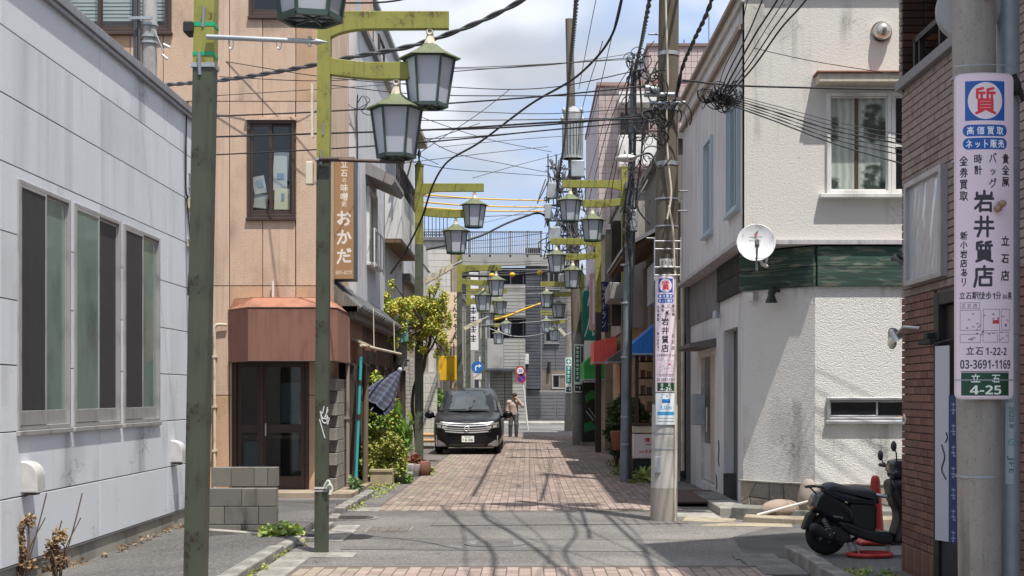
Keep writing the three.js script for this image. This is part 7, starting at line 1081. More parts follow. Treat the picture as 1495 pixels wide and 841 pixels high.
  [[-4.6, 8.2, 17.2, 0.012], [-4.6, 7.4, 19.5, 0.016], [-4.6, 7.9, 15.2, 0.009], [-3.6, 7.6, 22, 0.014]].forEach(([x, y, d, r], i) => { const a = V(0.7, 7.8, -18.25), b = V(x, y, -d), q = [a]; for (let j = 1; j < 5; j++) q.push(a.clone().lerp(b, j / 5).add(V(0, -0.45 * Math.sin(j / 5 * 3.14), (rz() - 0.5) * 0.3))); q.push(b); solo('overhead_cable', 'unseen slack cable from the big pole to the left, placed for its shadow', 'cable', [tube(q, r, 40, 5)], MT.wire, { group: hv }); });
  const sky = 'thin wires criss-crossing the sky over the lane'; const sk = [[[480, 86, 26], [640, 100, 25], [790, 96, 25.5], [925, 78, 26.2]], [[520, 158, 28], [660, 162, 27], [800, 166, 26.5], [930, 158, 26.2]], [[545, 205, 29], [680, 200, 28], [820, 188, 27], [930, 178, 26.3]], [[590, 238, 34], [690, 226, 37], [800, 214, 45]], [[640, 215, 33], [740, 205, 34], [860, 196, 32], [925, 190, 26.4]], [[690, 260, 36], [760, 240, 40], [830, 222, 45]], [[745, 130, 33], [700, 165, 33], [640, 205, 33], [600, 232, 33]], [[880, 60, 30], [850, 160, 38], [842, 230, 45]], [[955, 60, 18.5], [900, 130, 24], [862, 250, 36], [845, 310, 45]], [[560, 330, 40], [640, 335, 42], [720, 322, 44], [796, 300, 45.8]], [[575, 350, 42], [690, 352, 44], [800, 340, 45.8]], [[590, 310, 44], [690, 316, 45], [795, 312, 45.8]]];
  sk.forEach((pts, i) => W('thin wire criss-crossing the open sky over the lane', sky, 0.0065 + 0.0009 * (i % 4) * (pts[0][2] / 24), pts, { m: i % 3 ? MT.wire : MT.wireGrey }));
}
// ---------- plants ----------
// leaves scattered through lumps: spots = [x, y, d, rx, ry, rz, count]
function leafGeo(spots, size, cols, seed, opt = {}) {
  const r = rng(seed), pos = [], col = [], nor = [], q = new THREE.Quaternion(), e = new THREE.Euler(), a = V();
  for (const [cx, cy, d, rx, ry, rz, n] of spots) for (let i = 0; i < n; i++) {
    let u, v, w, L; do { u = r() * 2 - 1; v = r() * 2 - 1; w = r() * 2 - 1; L = u * u + v * v + w * w; } while (L > 1);
    const k = opt.shell ? Math.pow(L, -0.5) * (0.72 + 0.28 * r()) : 1;
    const c = V(cx + u * rx * k, cy + v * ry * k, -d + w * rz * k), s = size * (0.6 + 0.8 * r());
    e.set((r() - 0.5) * 2.4 + (opt.droop ?? 0), r() * 6.3, (r() - 0.5) * 1.6); q.setFromEuler(e);
    const wd = s * (opt.wide ?? 0.36), pts = [V(0, 0, 0), V(wd, 0.06 * s, s * 0.5), V(0, -0.04 * s, s), V(-wd, 0.06 * s, s * 0.5)].map((p) => p.applyQuaternion(q).add(c));
    const cc = cols[Math.floor(r() * cols.length)], sh = 0.8 + 0.4 * r();
    for (const t of [[0, 1, 2], [0, 2, 3]]) { const nn = pts[t[1]].clone().sub(pts[t[0]]).cross(pts[t[2]].clone().sub(pts[t[0]])).normalize(); for (const j of t) { pos.push(...pts[j]); nor.push(...nn); col.push(cc[0] * sh, cc[1] * sh, cc[2] * sh); } }
  }
  const g = new THREE.BufferGeometry(); g.setAttribute('position', new THREE.BufferAttribute(new Float32Array(pos), 3)); g.setAttribute('normal', new THREE.BufferAttribute(new Float32Array(nor), 3)); g.setAttribute('color', new THREE.BufferAttribute(new Float32Array(col), 3)); g.setAttribute('uv', new THREE.BufferAttribute(new Float32Array(pos.length / 3 * 2), 2));
  return g;
}
const leafM = M([1, 1, 1], { r: 0.6, vc: true, transmission: 0.3, side: THREE.DoubleSide, ior: 1.3 });
const twigM = M([0.13, 0.085, 0.055], { r: 0.9 });
function twigs(spots, base, n, seed, r0 = 0.008) { const r = rng(seed), out = []; for (let i = 0; i < n; i++) { const s = spots[Math.floor(r() * spots.length)]; const e = V(s[0] + (r() - 0.5) * s[3] * 1.5, s[1] + (r() - 0.5) * s[4] * 1.4, -s[2] + (r() - 0.5) * s[5] * 1.4); out.push(tube([base, base.clone().lerp(e, 0.5).add(V((r() - 0.5) * 0.1, 0.05, (r() - 0.5) * 0.1)), e], r0 * (0.6 + r() * 0.7), 8, 4)); } return out; }
function plant(name, label, cat, base, spots, size, cols, seed, o = {}) {
  const t = thing(name, label, cat, [base.x, base.y, base.z], o.group);
  part(t, 'foliage', leafGeo(spots, size, cols, seed, o), leafM, { keep: true });
  part(t, 'stems', twigs(spots, base, o.twigs ?? 14, seed + 1, o.tr), twigM);
  return t;
}
const GR = { yellow: [[0.60, 0.55, 0.06], [0.50, 0.51, 0.07], [0.36, 0.42, 0.06], [0.66, 0.54, 0.08]], olive: [[0.32, 0.35, 0.05], [0.24, 0.29, 0.05], [0.40, 0.40, 0.065], [0.16, 0.20, 0.04], [0.40, 0.38, 0.07]], fresh: [[0.20, 0.36, 0.06], [0.14, 0.28, 0.05], [0.27, 0.42, 0.08]], deep: [[0.05, 0.095, 0.03], [0.07, 0.12, 0.03], [0.035, 0.07, 0.025]], light: [[0.30, 0.40, 0.08], [0.22, 0.34, 0.06], [0.38, 0.42, 0.12]], red: [[0.36, 0.09, 0.07], [0.30, 0.13, 0.08], [0.42, 0.18, 0.13], [0.2, 0.16, 0.06]], dry: [[0.34, 0.20, 0.09], [0.26, 0.15, 0.07], [0.38, 0.28, 0.12], [0.22, 0.12, 0.07]] };
{
  const at = (px, py, d) => { const p = P(px, py, d); return [p.x, p.y, d]; };
  // clipped shrub in a pot before the wooden shop
  const sh = (list) => list.map(([px, py, d, rx, ry, n]) => [...at(px, py, d), rx / F * d, ry / F * d, rx / F * d, n]);
  const b1 = P(556, 700, 26).setY(0.28);
  const s1 = sh([[548, 660, 25.8, 20, 20, 900], [570, 650, 25.8, 18, 20, 800], [583, 672, 25.9, 12, 22, 600], [536, 682, 25.6, 13, 14, 500], [560, 640, 26, 18, 14, 600], [566, 686, 25.8, 20, 14, 500], [548, 694, 25.6, 16, 8, 300]]);
  const shrub = plant('shrub', 'round clipped olive green shrub in a stone planter before the wooden shop', 'shrub', b1, s1.map((q) => [...q.slice(0, 6), Math.round(q[6] * 1.8)]), 0.052, GR.olive, 11, { twigs: 26, tr: 0.012 });
  part(shrub, 'trunk', tube([b1, P(560, 690, 25.9), P(556, 668, 25.8)], 0.03, 12, 6), twigM);
  const pl = thing('planter', 'square pale stone planter holding the clipped shrub', 'planter', [PX(562, 25.8), 0, -25.8]); const stn = M([0.43, 0.36, 0.24], { map: 'stain', size: 0.6, r: 0.9 });
  const pb = (x0, x1, d0, d1, h, m, t) => part(t, 'pot', [B(x0, x1, 0.0, h, d0, d0 + 0.05, 0.01), B(x0, x1, 0, h, d1 - 0.05, d1, 0.01), B(x0, x0 + 0.05, 0, h, d0 + 0.05, d1 - 0.05), B(x1 - 0.05, x1, 0, h, d0 + 0.05, d1 - 0.05), B(x0 - 0.02, x1 + 0.02, h - 0.05, h - 0.003, d0 - 0.02, d0 + 0.0, 0.006)], m);
  pb(PX(541, 25.4), PX(573, 25.4), 25.3, 25.8, 0.30, stn, pl); part(pl, 'soil', B(PX(541, 25.4) + 0.05, PX(573, 25.4) - 0.05, 0.2, 0.26, 25.35, 25.75), MT.brown);
  const pl2 = thing('planter', 'low grey stone basin beside the clipped shrub', 'planter', [PX(584, 26.4), 0, -26.4]); part(pl2, 'basin', lathe([[0, 0], [0.17, 0], [0.24, 0.12], [0.25, 0.2], [0.21, 0.2], [0.18, 0.14], [0, 0.13]], V(PX(583, 26.2), 0, -26.2), 18), MT.concrete); part(pl2, 'soil', lathe([[0, 0.17], [0.2, 0.165]], V(PX(583, 26.2), 0, -26.2), 14), MT.brown);
  plant('weed', 'small bright weeds in the grey stone basin', 'weed', V(PX(583, 26.2), 0.16, -26.2), sh([[583, 690, 26.2, 12, 8, 160], [594, 700, 26, 8, 8, 90]]), 0.07, GR.fresh, 13, { twigs: 5 });
  plant('shrub', 'tall yellow green conifer like shrub behind the hanging umbrella', 'shrub', P(552, 680, 27.6).setY(0.1), sh([[548, 560, 27.6, 12, 16, 500], [545, 590, 27.6, 15, 22, 900], [556, 575, 27.8, 14, 20, 700], [553, 620, 27.6, 18, 26, 1000], [567, 600, 27.9, 15, 26, 800], [577, 628, 28, 14, 20, 700]]), 0.085, [...GR.fresh, ...GR.yellow, ...GR.fresh, [0.2, 0.26, 0.05]], 17, { twigs: 30, tr: 0.014, wide: 0.25 });
  // broad-leaved plant, leaf by leaf
  const bl = thing('potted_plant', 'broad leaved bright green plant beside the clipped shrub', 'plant', [PX(590, 28), 0.1, -28]), r = rng(41), bm = GR.fresh.map((c) => M(c, { r: 0.45, transmission: 0.3, side: THREE.DoubleSide, ior: 1.3 }));
  const lf = new THREE.PlaneGeometry(0.11, 0.34, 4, 6), q = lf.attributes.position; for (let i = 0; i < q.count; i++) { const v = q.getY(i) / 0.34 + 0.5, w = Math.sin(Math.PI * Math.pow(clamp(v, 0, 1), 0.8)) * 1.0; q.setXYZ(i, q.getX(i) * w, q.getY(i) + 0.17, -0.10 * v * v + 0.25 * Math.abs(q.getX(i) * w)); } lf.computeVertexNormals();
  for (let i = 0; i < 60; i++) { const c = P(576 + r() * 24, 606 + Math.pow(r(), 0.8) * 62, 27.4 + r() * 1.0); piece(bl, 'leaf', lf, bm[i % 3], c, [0.9 + (r() - 0.5) * 1.2, r() * 6.3, (r() - 0.5) * 0.6]); }
  part(bl, 'stems', Array.from({ length: 9 }, () => { const e = P(578 + r() * 22, 608 + r() * 40, 27.6 + r() * 0.7); return tube([V(PX(592, 28), 0.1, -28), V((PX(592, 28) + e.x) / 2, e.y * 0.6, -27.95), e], 0.012, 8, 5); }), M([0.10, 0.16, 0.04], { r: 0.7 }));
  part(bl, 'pot', lathe([[0, 0], [0.14, 0], [0.19, 0.26], [0.17, 0.26], [0, 0.22]], V(PX(592, 28), 0, -28), 16), MT.white);
  // red leaved pot
  const rp = P(606, 690, 28.4).setY(0.22), t2 = plant('potted_plant', 'red leaved plant in a white pot at the foot of the third lamp post', 'plant', rp, sh([[602, 676, 28.4, 9, 8, 200], [612, 680, 28.5, 9, 8, 180], [606, 669, 28.4, 7, 6, 90]]), 0.08, GR.red, 23, { twigs: 10 });
  part(t2, 'pot', lathe([[0, 0], [0.10, 0], [0.15, 0.24], [0.13, 0.24], [0, 0.2]], V(PX(603, 28.2), 0, -28.2), 16), M([0.5, 0.49, 0.47], { r: 0.6, map: 'stain', size: 0.4 })); part(t2, 'second_pot', lathe([[0, 0], [0.11, 0], [0.18, 0.12], [0.17, 0.28], [0.14, 0.3], [0, 0.26]], V(PX(616, 28.5), 0, -28.5), 16), M([0.22, 0.10, 0.07], { r: 0.6 }));
  plant('weed', 'light green grass tuft at the paving edge before the minivan', 'weed', P(627, 692, 28.6).setY(0), sh([[627, 687, 28.6, 7, 5, 60]]), 0.09, GR.light, 29, { twigs: 3 });
  plant('weed', 'pale green succulent tuft at the foot of the teal pole', 'weed', P(519, 722, 23.4).setY(0.07), sh([[518, 708, 23.4, 7, 9, 130]]), 0.11, [[0.16, 0.26, 0.12], [0.22, 0.32, 0.14]], 31, { twigs: 4, wide: 0.22 });
  plant('weed', 'bright green weed at the kerb between the first two lamp posts', 'weed', V(-2.60, 0.07, -15.6), [[-2.64, 0.12, 15.7, 0.16, 0.07, 0.25, 260], [-2.78, 0.12, 15.6, 0.1, 0.06, 0.15, 120]], 0.075, GR.light, 37, { twigs: 6, wide: 0.45 });
  const rr = rng(3); const moss = (label, list, cols, seed) => solo('weeds', label, 'weeds', [leafGeo(list, 0.045, cols, seed, { wide: 0.3 })], leafM, { kind: 'stuff', keep: true });
  moss('low weeds and moss along the left paving edge', Array.from({ length: 60 }, () => [-2.3 - rr() * 0.35, 0.02, 19.9 + rr() * 9, 0.09, 0.02, 0.16, 14]), [...GR.olive, ...GR.light], 43);
  moss('scattered weeds in the joints of the near left kerb', Array.from({ length: 22 }, () => [-2.44 + (rr() - 0.5) * 0.12, 0.03, 11.6 + rr() * 4.5, 0.05, 0.025, 0.08, 12]), [...GR.light, ...GR.olive], 47);
  moss('low weeds at the near right kerb below the scooter', Array.from({ length: 16 }, () => [2.7 + rr() * 0.5, 0.02, 12.3 + rr() * 0.6, 0.07, 0.02, 0.06, 18]), GR.light, 53);
  moss('weeds along the foot of the white panel building', Array.from({ length: 18 }, () => [-4.42 + rr() * 0.08, -0.05, 13 + rr() * 5.8, 0.03, 0.04, 0.05, 8]), GR.dry, 59);
  moss('moss and weeds in the shade of the right kerb', Array.from({ length: 40 }, () => [1.75 + rr() * 0.5, 0.02, 25.5 + rr() * 9, 0.12, 0.03, 0.3, 24]), [...GR.deep, ...GR.olive], 61);
  plant('weed', 'bright spiky weed between the pipe pole and the signed utility pole', 'weed', P(943, 704, 26.4).setY(0), sh([[943, 694, 26.4, 12, 8, 130]]), 0.16, GR.light, 67, { twigs: 4, wide: 0.14 });
  plant('shrub', 'dark green shrub beside the tan shop front on the right', 'shrub', P(900, 672, 32).setY(0), sh([[900, 600, 32, 12, 16, 380], [896, 630, 32, 13, 18, 480], [903, 652, 31.8, 12, 14, 360], [908, 590, 32.2, 9, 12, 200]]), 0.09, GR.deep, 71, { twigs: 14 });
  plant('shrub', 'dark leafy shrub behind the blue grey pipe pole', 'shrub', P(930, 672, 28.2).setY(0.2), sh([[928, 600, 28.4, 10, 22, 320], [940, 612, 28.4, 8, 14, 180]]), 0.085, GR.deep, 73, { twigs: 10 });
  solo('flower_pot', 'terracotta pot under the dark green shrub on the right', 'pot', [lathe([[0, 0.4], [0.16, 0.4], [0.22, 0.8], [0.2, 0.82], [0, 0.75]], V(PX(905, 31.5), 0, -31.5), 14)], M([0.30, 0.11, 0.07], { r: 0.8 }));
  plant('shrub', 'green shrub at the white tiled wall beside the minivan', 'shrub', P(637, 612, 43.5).setY(0.5), sh([[636, 580, 43.4, 11, 12, 400], [642, 592, 43.2, 9, 9, 250]]), 0.11, GR.fresh, 79, { twigs: 8 });
  // dry weeds at the panel wall
  for (const [lb, px, d, h, sd] of [['taller dry brown weed at the foot of the panel wall, leftmost', 32, 12.6, 88, 83], ['shorter dry brown weed at the foot of the panel wall, second from left', 84, 12.9, 66, 89]]) {
    const b = P(px, 841, d).setY(-0.1), sp = []; for (let i = 0; i < 8; i++) sp.push([...at(px + (hash(i, sd, 1) - 0.5) * 26, 838 - h * (0.15 + 0.85 * i / 8), d), 0.055, 0.06, 0.05, 55]);
    const w = plant('dry_weed', lb, 'weed', b, sp, 0.04, GR.dry, sd, { twigs: 16, tr: 0.007 });
    part(w, 'stalk', [tube([b, P(px + 18, 790, d), P(px + 30, 745, d), P(px + 36, 720, d)], 0.006, 10, 4), tube([b, P(px + 12, 800, d), P(px + 34, 756, d)], 0.005, 10, 4), tube([b, P(px - 6, 810, d), P(px + 6, 760, d)], 0.006, 10, 4)], twigM);
  }
  // climber over the lamp post
  const cb = P(611, 672, 33.6).setY(0), cs = sh([[640, 456, 32.5, 13, 22, 380], [622, 446, 32.5, 17, 14, 420], [604, 444, 32.4, 16, 12, 340], [586, 446, 31.6, 16, 12, 380], [570, 452, 31, 11, 13, 300], [564, 436, 31, 6, 12, 110], [632, 476, 32.5, 17, 16, 460], [615, 484, 32.6, 12, 14, 280], [648, 438, 32.4, 6, 16, 110], [598, 468, 32.2, 14, 14, 260], [646, 494, 32.3, 7, 12, 110], [564, 484, 31, 5, 18, 120], [572, 416, 31, 4, 10, 40], [652, 510, 32.4, 3, 12, 50], [561, 466, 31, 4, 18, 70], [638, 516, 32.4, 5, 8, 40], [600, 500, 32.3, 7, 14, 90], [618, 510, 32.5, 6, 8, 50], [630, 424, 32.4, 8, 6, 50], [640, 414, 32.4, 2, 9, 22], [656, 468, 32.4, 3, 16, 60], [586, 474, 31.6, 8, 14, 140], [577, 500, 31.4, 5, 12, 60]]);
  const cl = thing('climber', 'yellow green climbing tree hanging over the lane around the third left lamp post', 'tree', [cb.x, 0, cb.z]);
  part(cl, 'crown', leafGeo(cs.map((q) => [...q.slice(0, 6), Math.round(q[6] * 2.3)]), 0.058, [...GR.yellow, ...GR.fresh.slice(0, 1), ...GR.yellow], 97, { wide: 0.32, droop: 0.3 }), leafM, { keep: true });
  part(cl, 'trunk', [tube([cb, P(606, 630, 33.5), P(602, 590, 33.4), P(606, 560, 33.3), P(618, 540, 33), P(622, 515, 32.8), P(628, 495, 32.7), P(622, 470, 32.6)], 0.038, 40, 7), tube([P(622, 520, 32.8), P(634, 500, 32.6), P(640, 480, 32.5), P(634, 460, 32.5)], 0.024, 20, 6), tube([P(624, 500, 32.7), P(616, 490, 32.6), P(610, 470, 32.5), P(596, 450, 32.2)], 0.02, 20, 6)], M([0.20, 0.14, 0.10], { map: 'boards', size: 0.3, r: 0.9 }));
  part(cl, 'twigs', twigs(cs, P(622, 480, 32.6), 46, 98, 0.012), twigM);
  solo('net', 'teal blue netting hanging beneath the climber', 'net', [...Array.from({ length: 17 }, (_, i) => rod(P(570 + i * 1.5, 466, 31.6), P(572 + i * 1.5, 504 - i * 0.4, 31.6), 0.006, 0.006, 4)), ...Array.from({ length: 22 }, (_, i) => rod(P(570, 466 + i * 1.7, 31.6), P(595, 466 + i * 1.5, 31.6), 0.006, 0.006, 4))], M([0.18, 0.44, 0.42], { r: 0.8 }));
}
{ // umbrella hung upside down on the rod
  const t = thing('umbrella', 'half closed navy checked umbrella hanging from the cream rod', 'umbrella', P(565, 600, 26.2).toArray());
  const tip = P(541, 600, 25.4), hd = P(584, 540, 26.9), ax = hd.clone().sub(tip), len = ax.length(), pos = [], uv = []; ax.normalize();
  const s1 = V(0.81, -0.58, 0).sub(ax.clone().multiplyScalar(V(0.81, -0.58, 0).dot(ax))).normalize(), s2 = ax.clone().cross(s1);
  const N = 16, K = 8, pt = (i, k) => { const a = i / N * Math.PI * 2, f = k / K, rr = (0.03 + 0.36 * Math.sin(f * 1.3)) * (1 + 0.16 * Math.cos(a * 8) * f) * (f > 0.8 ? 1 - (f - 0.8) * 1.2 : 1); return hd.clone().addScaledVector(ax, -len * f * 0.92).addScaledVector(s1, Math.cos(a) * rr * 0.8).addScaledVector(s2, Math.sin(a) * rr * 0.3); };
  for (let i = 0; i < N; i++) for (let k = 0; k < K; k++) for (const [a, b] of [[0, 0], [1, 0], [1, 1], [0, 0], [1, 1], [0, 1]]) { pos.push(...pt(i + a, k + b)); uv.push((i + a) / N * 1.0, (k + b) / K); }
  const g = new THREE.BufferGeometry(); g.setAttribute('position', new THREE.BufferAttribute(new Float32Array(pos), 3)); g.setAttribute('uv', new THREE.BufferAttribute(new Float32Array(uv), 2)); g.computeVertexNormals();
  const um = canvasMat(256, 256, (c) => { c.fillStyle = '#2b2e3e'; c.fillRect(0, 0, 256, 256); for (let i = 0; i < 8; i++) { c.fillStyle = 'rgba(110,118,145,0.45)'; c.fillRect(i * 32, 0, 8, 256); c.fillRect(0, i * 32, 256, 6); c.fillStyle = 'rgba(12,12,24,0.4)'; c.fillRect(i * 32 + 14, 0, 7, 256); c.fillRect(0, i * 32 + 14, 256, 6); } }, { r: 0.8 }); um.side = THREE.DoubleSide;
  part(t, 'canopy', g, um, { keep: true });
  part(t, 'shaft', [rod(hd.clone().addScaledVector(ax, 0.3), tip, 0.012)], MT.steel); part(t, 'handle', [tube([hd.clone().addScaledVector(ax, 0.02), hd.clone().addScaledVector(ax, 0.2), hd.clone().addScaledVector(ax, 0.3).add(V(0.02, 0.06, 0)), hd.clone().addScaledVector(ax, 0.28).add(V(0.08, 0.05, 0))], 0.02)], MT.dark); part(t, 'tie', ball(hd, 0.045, 0.05, 0.045), M([0.4, 0.44, 0.55]));
}
// ---------- black minivan ----------
{
  const Z = 38.5, xc = PX(681.5, Z), t = thing('minivan', 'black minivan with a chrome barred grille parked on the left of the lane', 'minivan', [xc, 0, -Z - 2.4]);
  const body = M([0.006, 0.0065, 0.009], { r: 0.3, clearcoat: 0.3, cr: 0.03, spec: 0.5 });
  const W = 0.925, st = [];   // stations: [distance behind the nose, half width, top, belt half, roof half]
  const sec = (z, hw, top, cabin, lo) => {
    const p = [[0, lo], [hw * 0.86, lo], [hw * 0.97, lo + 0.10], [hw, 0.50], [hw * 1.0, 0.72], [hw * 0.985, Math.min(0.92, top - 0.06)]];
    if (!cabin) p.push([hw * 0.965, top - 0.045], [hw * 0.93, top - 0.018], [hw * 0.86, top - 0.004], [hw * 0.7, top + 0.006], [hw * 0.4, top + 0.012], [0, top + 0.015]);
    else p.push([hw * 0.965, 1.03], [hw * 0.93, 1.12], [lerp(hw * 0.93, cabin, 0.55), lerp(1.12, top - 0.1, 0.6)], [cabin, top - 0.10], [cabin * 0.86, top - 0.02], [0, top]);
    return p.map(([x, y]) => [x, y, z]);
  };
  st.push(sec(0, 0.50, 0.74, 0, 0.34), sec(0.03, 0.64, 0.82, 0, 0.28), sec(0.09, 0.75, 0.90, 0, 0.235), sec(0.2, 0.845, 0.955, 0, 0.21), sec(0.36, 0.90, 0.99, 0, 0.20), sec(0.6, W, 1.04, 0, 0.20), sec(0.85, W, 1.09, 0, 0.2), sec(1.0, W, 1.13, 0, 0.2));
  st.push(sec(1.05, W, 1.20, 0.80, 0.2), sec(1.3, W, 1.40, 0.765, 0.2), sec(1.6, W, 1.60, 0.72, 0.2), sec(1.9, W, 1.745, 0.69, 0.2), sec(2.3, W, 1.81, 0.68, 0.2), sec(3.4, W, 1.82, 0.68, 0.2), sec(4.4, W, 1.78, 0.67, 0.22), sec(4.8, 0.88, 1.6, 0.64, 0.26), sec(4.9, 0.8, 1.3, 0.6, 0.3));
  const pos = [], n = st[0].length, add = (a, b, c, d) => pos.push(...a, ...b, ...c, ...a, ...c, ...d);
  const pt = (i, j, s) => [xc + s * st[i][j][0], st[i][j][1], -(Z + st[i][j][2])];
  for (let i = 0; i < st.length - 1; i++) for (let j = 0; j < n - 1; j++) { add(pt(i, j, 1), pt(i + 1, j, 1), pt(i + 1, j + 1, 1), pt(i, j + 1, 1)); add(pt(i, j, -1), pt(i, j + 1, -1), pt(i + 1, j + 1, -1), pt(i + 1, j, -1)); }
  for (const i of [0, st.length - 1]) for (let j = 0; j < n - 1; j++) add(pt(i, j, -1), pt(i, j, 1), pt(i, j + 1, 1), pt(i, j + 1, -1));
  let g = new THREE.BufferGeometry(); g.setAttribute('position', new THREE.BufferAttribute(new Float32Array(pos), 3));
  const vm = new Map(), p = g.attributes.position, nn = [];   // smooth normals
  for (let i = 0; i < p.count; i += 3) { const a = V().fromBufferAttribute(p, i), b = V().fromBufferAttribute(p, i + 1), c = V().fromBufferAttribute(p, i + 2), f = b.clone().sub(a).cross(c.clone().sub(a)); for (const q of [a, b, c]) { const k = q.toArray().map((v) => v.toFixed(3)).join(); if (!vm.has(k)) vm.set(k, V()); vm.get(k).add(f); } }
  for (let i = 0; i < p.count; i++) { const v = vm.get(V().fromBufferAttribute(p, i).toArray().map((q) => q.toFixed(3)).join()).clone().normalize(); nn.push(...v); }
  g.setAttribute('normal', new THREE.BufferAttribute(new Float32Array(nn), 3));
  part(t, 'body', g, body);
  // depth of the nose behind its foremost point, at a height and half width
  const nose = (x, y) => { let z = 0; for (let i = 0; i < 8; i++) { const s = st[i], hw = s[4][0], top = s[n - 1][1], lo = s[0][1]; if (Math.abs(x) <= hw * 0.985 && y < top - 0.01 && y > lo) { if (i === 0) return 0; const q = st[i - 1], f = Math.max((Math.abs(x) - q[4][0]) / Math.max(0.01, hw - q[4][0]), (y - q[n - 1][1]) / Math.max(0.01, top - q[n - 1][1]), (q[0][1] - y) / Math.max(0.01, q[0][1] - lo), 0); return lerp(q[0][2], s[0][2], clamp(f, 0, 1)); } z = s[0][2]; } return z; };
  const patch = (x0, x1, yf0, yf1, off, nx = 10, ny = 2) => { const out = []; const q = (u, v) => { const x = lerp(x0, x1, u), y = lerp(yf0(x), yf1(x), v); return [xc + x, y, -(Z + nose(x, y) - off)]; }; for (let i = 0; i < nx; i++) for (let j = 0; j < ny; j++) { const a = q(i / nx, j / ny), b = q((i + 1) / nx, j / ny), c = q((i + 1) / nx, (j + 1) / ny), d = q(i / nx, (j + 1) / ny); out.push(...a, ...b, ...c, ...a, ...c, ...d); } const r = new THREE.BufferGeometry(); r.setAttribute('position', new THREE.BufferAttribute(new Float32Array(out), 3)); r.computeVertexNormals(); return r; };
  const chrome = M([0.82, 0.82, 0.84], { r: 0.28, m: 0.6 }), k = (v) => () => v, up = (y, a) => (x) => y + a * x * x;
  part(t, 'grille', patch(-0.66, 0.66, up(0.57, 0.06), up(0.83, 0.05), 0.012, 16, 3), MT.black);
  for (const [y, h, w] of [[0.585, 0.03, 0.58], [0.64, 0.026, 0.62], [0.695, 0.024, 0.60], [0.765, 0.03, 0.84], [0.825, 0.02, 0.72]]) part(t, 'grille_bar', patch(-w, w, up(y, 0.10), up(y + h, 0.10), 0.03, 18, 1), chrome);
  for (const s of [-1, 1]) {
    const x0 = s > 0 ? 0.50 : -0.86, x1 = s > 0 ? 0.86 : -0.50;
    const hl = part(t, 'headlight', [patch(x0, x1, up(0.66, 0.10), up(0.765, 0.12), 0.016, 8, 2), patch(x0, x1, up(0.79, 0.07), up(0.855, 0.05), 0.016, 8, 2)], M([0.22, 0.23, 0.25], { r: 0.1, m: 0.5 }));
    part(hl, 'reflector', [patch(s * 0.6 - 0.06, s * 0.6 + 0.06, up(0.68, 0.08), up(0.74, 0.1), 0.024, 3, 1), patch(s * 0.75 - 0.05, s * 0.75 + 0.05, up(0.68, 0.09), up(0.745, 0.11), 0.024, 3, 1), patch(s * 0.65 - 0.1, s * 0.65 + 0.1, up(0.805, 0.06), up(0.82, 0.06), 0.024, 3, 1)], chrome);
    const fg = part(t, 'fog_lamp', patch(s * 0.70 - 0.13, s * 0.70 + 0.13, k(0.26), (x) => 0.26 + 0.15 * clamp(1 - Math.abs(Math.abs(x) - 0.76) * 4.5, 0.3, 1), 0.016, 8, 2), M([0.45, 0.46, 0.48], { r: 0.2, m: 0.6 })); part(fg, 'trim', [patch(s * 0.82 - 0.012, s * 0.82 + 0.012, k(0.25), k(0.52), 0.02, 2, 4), patch(s * 0.7 - 0.14, s * 0.7 + 0.14, k(0.235), k(0.252), 0.02, 5, 1)], chrome);
    const mr = part(t, 'side_mirror', [ball(V(xc + s * 1.08, 1.06, -(Z + 1.15)), 0.14, 0.11, 0.09, 14, 10), rod(V(xc + s * 0.9, 1.0, -(Z + 1.25)), V(xc + s * 1.02, 1.02, -(Z + 1.18)), 0.035)], body); part(mr, 'mirror_glass', new THREE.CircleGeometry(0.1, 16).scale(1.1, 0.85, 1).rotateY(Math.PI).translate(xc + s * 1.08, 1.06, -(Z + 1.238)), chrome);
    for (const z of [0.95, 3.85]) { const c = V(xc + s * 0.80, 0.335, -(Z + z)); const wh = part(t, 'wheel', new THREE.TorusGeometry(0.255, 0.085, 10, 28).scale(1, 1, 1.25).rotateY(Math.PI / 2).translate(c.x, c.y, c.z), M([0.015, 0.015, 0.016], { r: 0.9 })); part(wh, 'rim', [new THREE.CylinderGeometry(0.2, 0.2, 0.14, 24).rotateZ(Math.PI / 2).translate(c.x, c.y, c.z)], MT.steel); }
    // side windows
    const sw = (a, b) => { const q = (i, j) => pt(i, j, s).map((v, m) => (m === 0 ? v + s * 0.006 : v)); const o = []; for (let i = a; i < b; i++) o.push(...q(i, 7), ...q(i + 1, 7), ...q(i + 1, 8), ...q(i, 7), ...q(i + 1, 8), ...q(i, 8)); const r = new THREE.BufferGeometry(); r.setAttribute('position', new THREE.BufferAttribute(new Float32Array(o), 3)); r.computeVertexNormals(); return r; };
    part(t, 'side_window', sw(9, 14), MT.darkGlass);
    part(t, 'door_handle', [bar(V(xc + s * 0.935, 0.95, -(Z + 2.2)), V(xc + s * 0.935, 0.95, -(Z + 2.4)), 0.02, 0.03), bar(V(xc + s * 0.935, 0.95, -(Z + 2.7)), V(xc + s * 0.935, 0.95, -(Z + 2.9)), 0.02, 0.03)], chrome);
  }
  // windscreen
  { const o = [], q = (u, v) => { const y = lerp(1.17, 1.70, v), z = lerp(1.0, 1.78, v) + 0.12 * (u * 2 - 1) ** 2, hw = lerp(0.79, 0.665, v); return [xc + (u * 2 - 1) * hw, y + 0.012 + 0.02 * Math.sin(v * Math.PI), -(Z + z - 0.02)]; }; for (let i = 0; i < 12; i++) for (let j = 0; j < 6; j++) { const a = q(i / 12, j / 6), b = q((i + 1) / 12, j / 6), c = q((i + 1) / 12, (j + 1) / 6), d = q(i / 12, (j + 1) / 6); o.push(...a, ...b, ...c, ...a, ...c, ...d); } const r = new THREE.BufferGeometry(); r.setAttribute('position', new THREE.BufferAttribute(new Float32Array(o), 3)); r.computeVertexNormals();
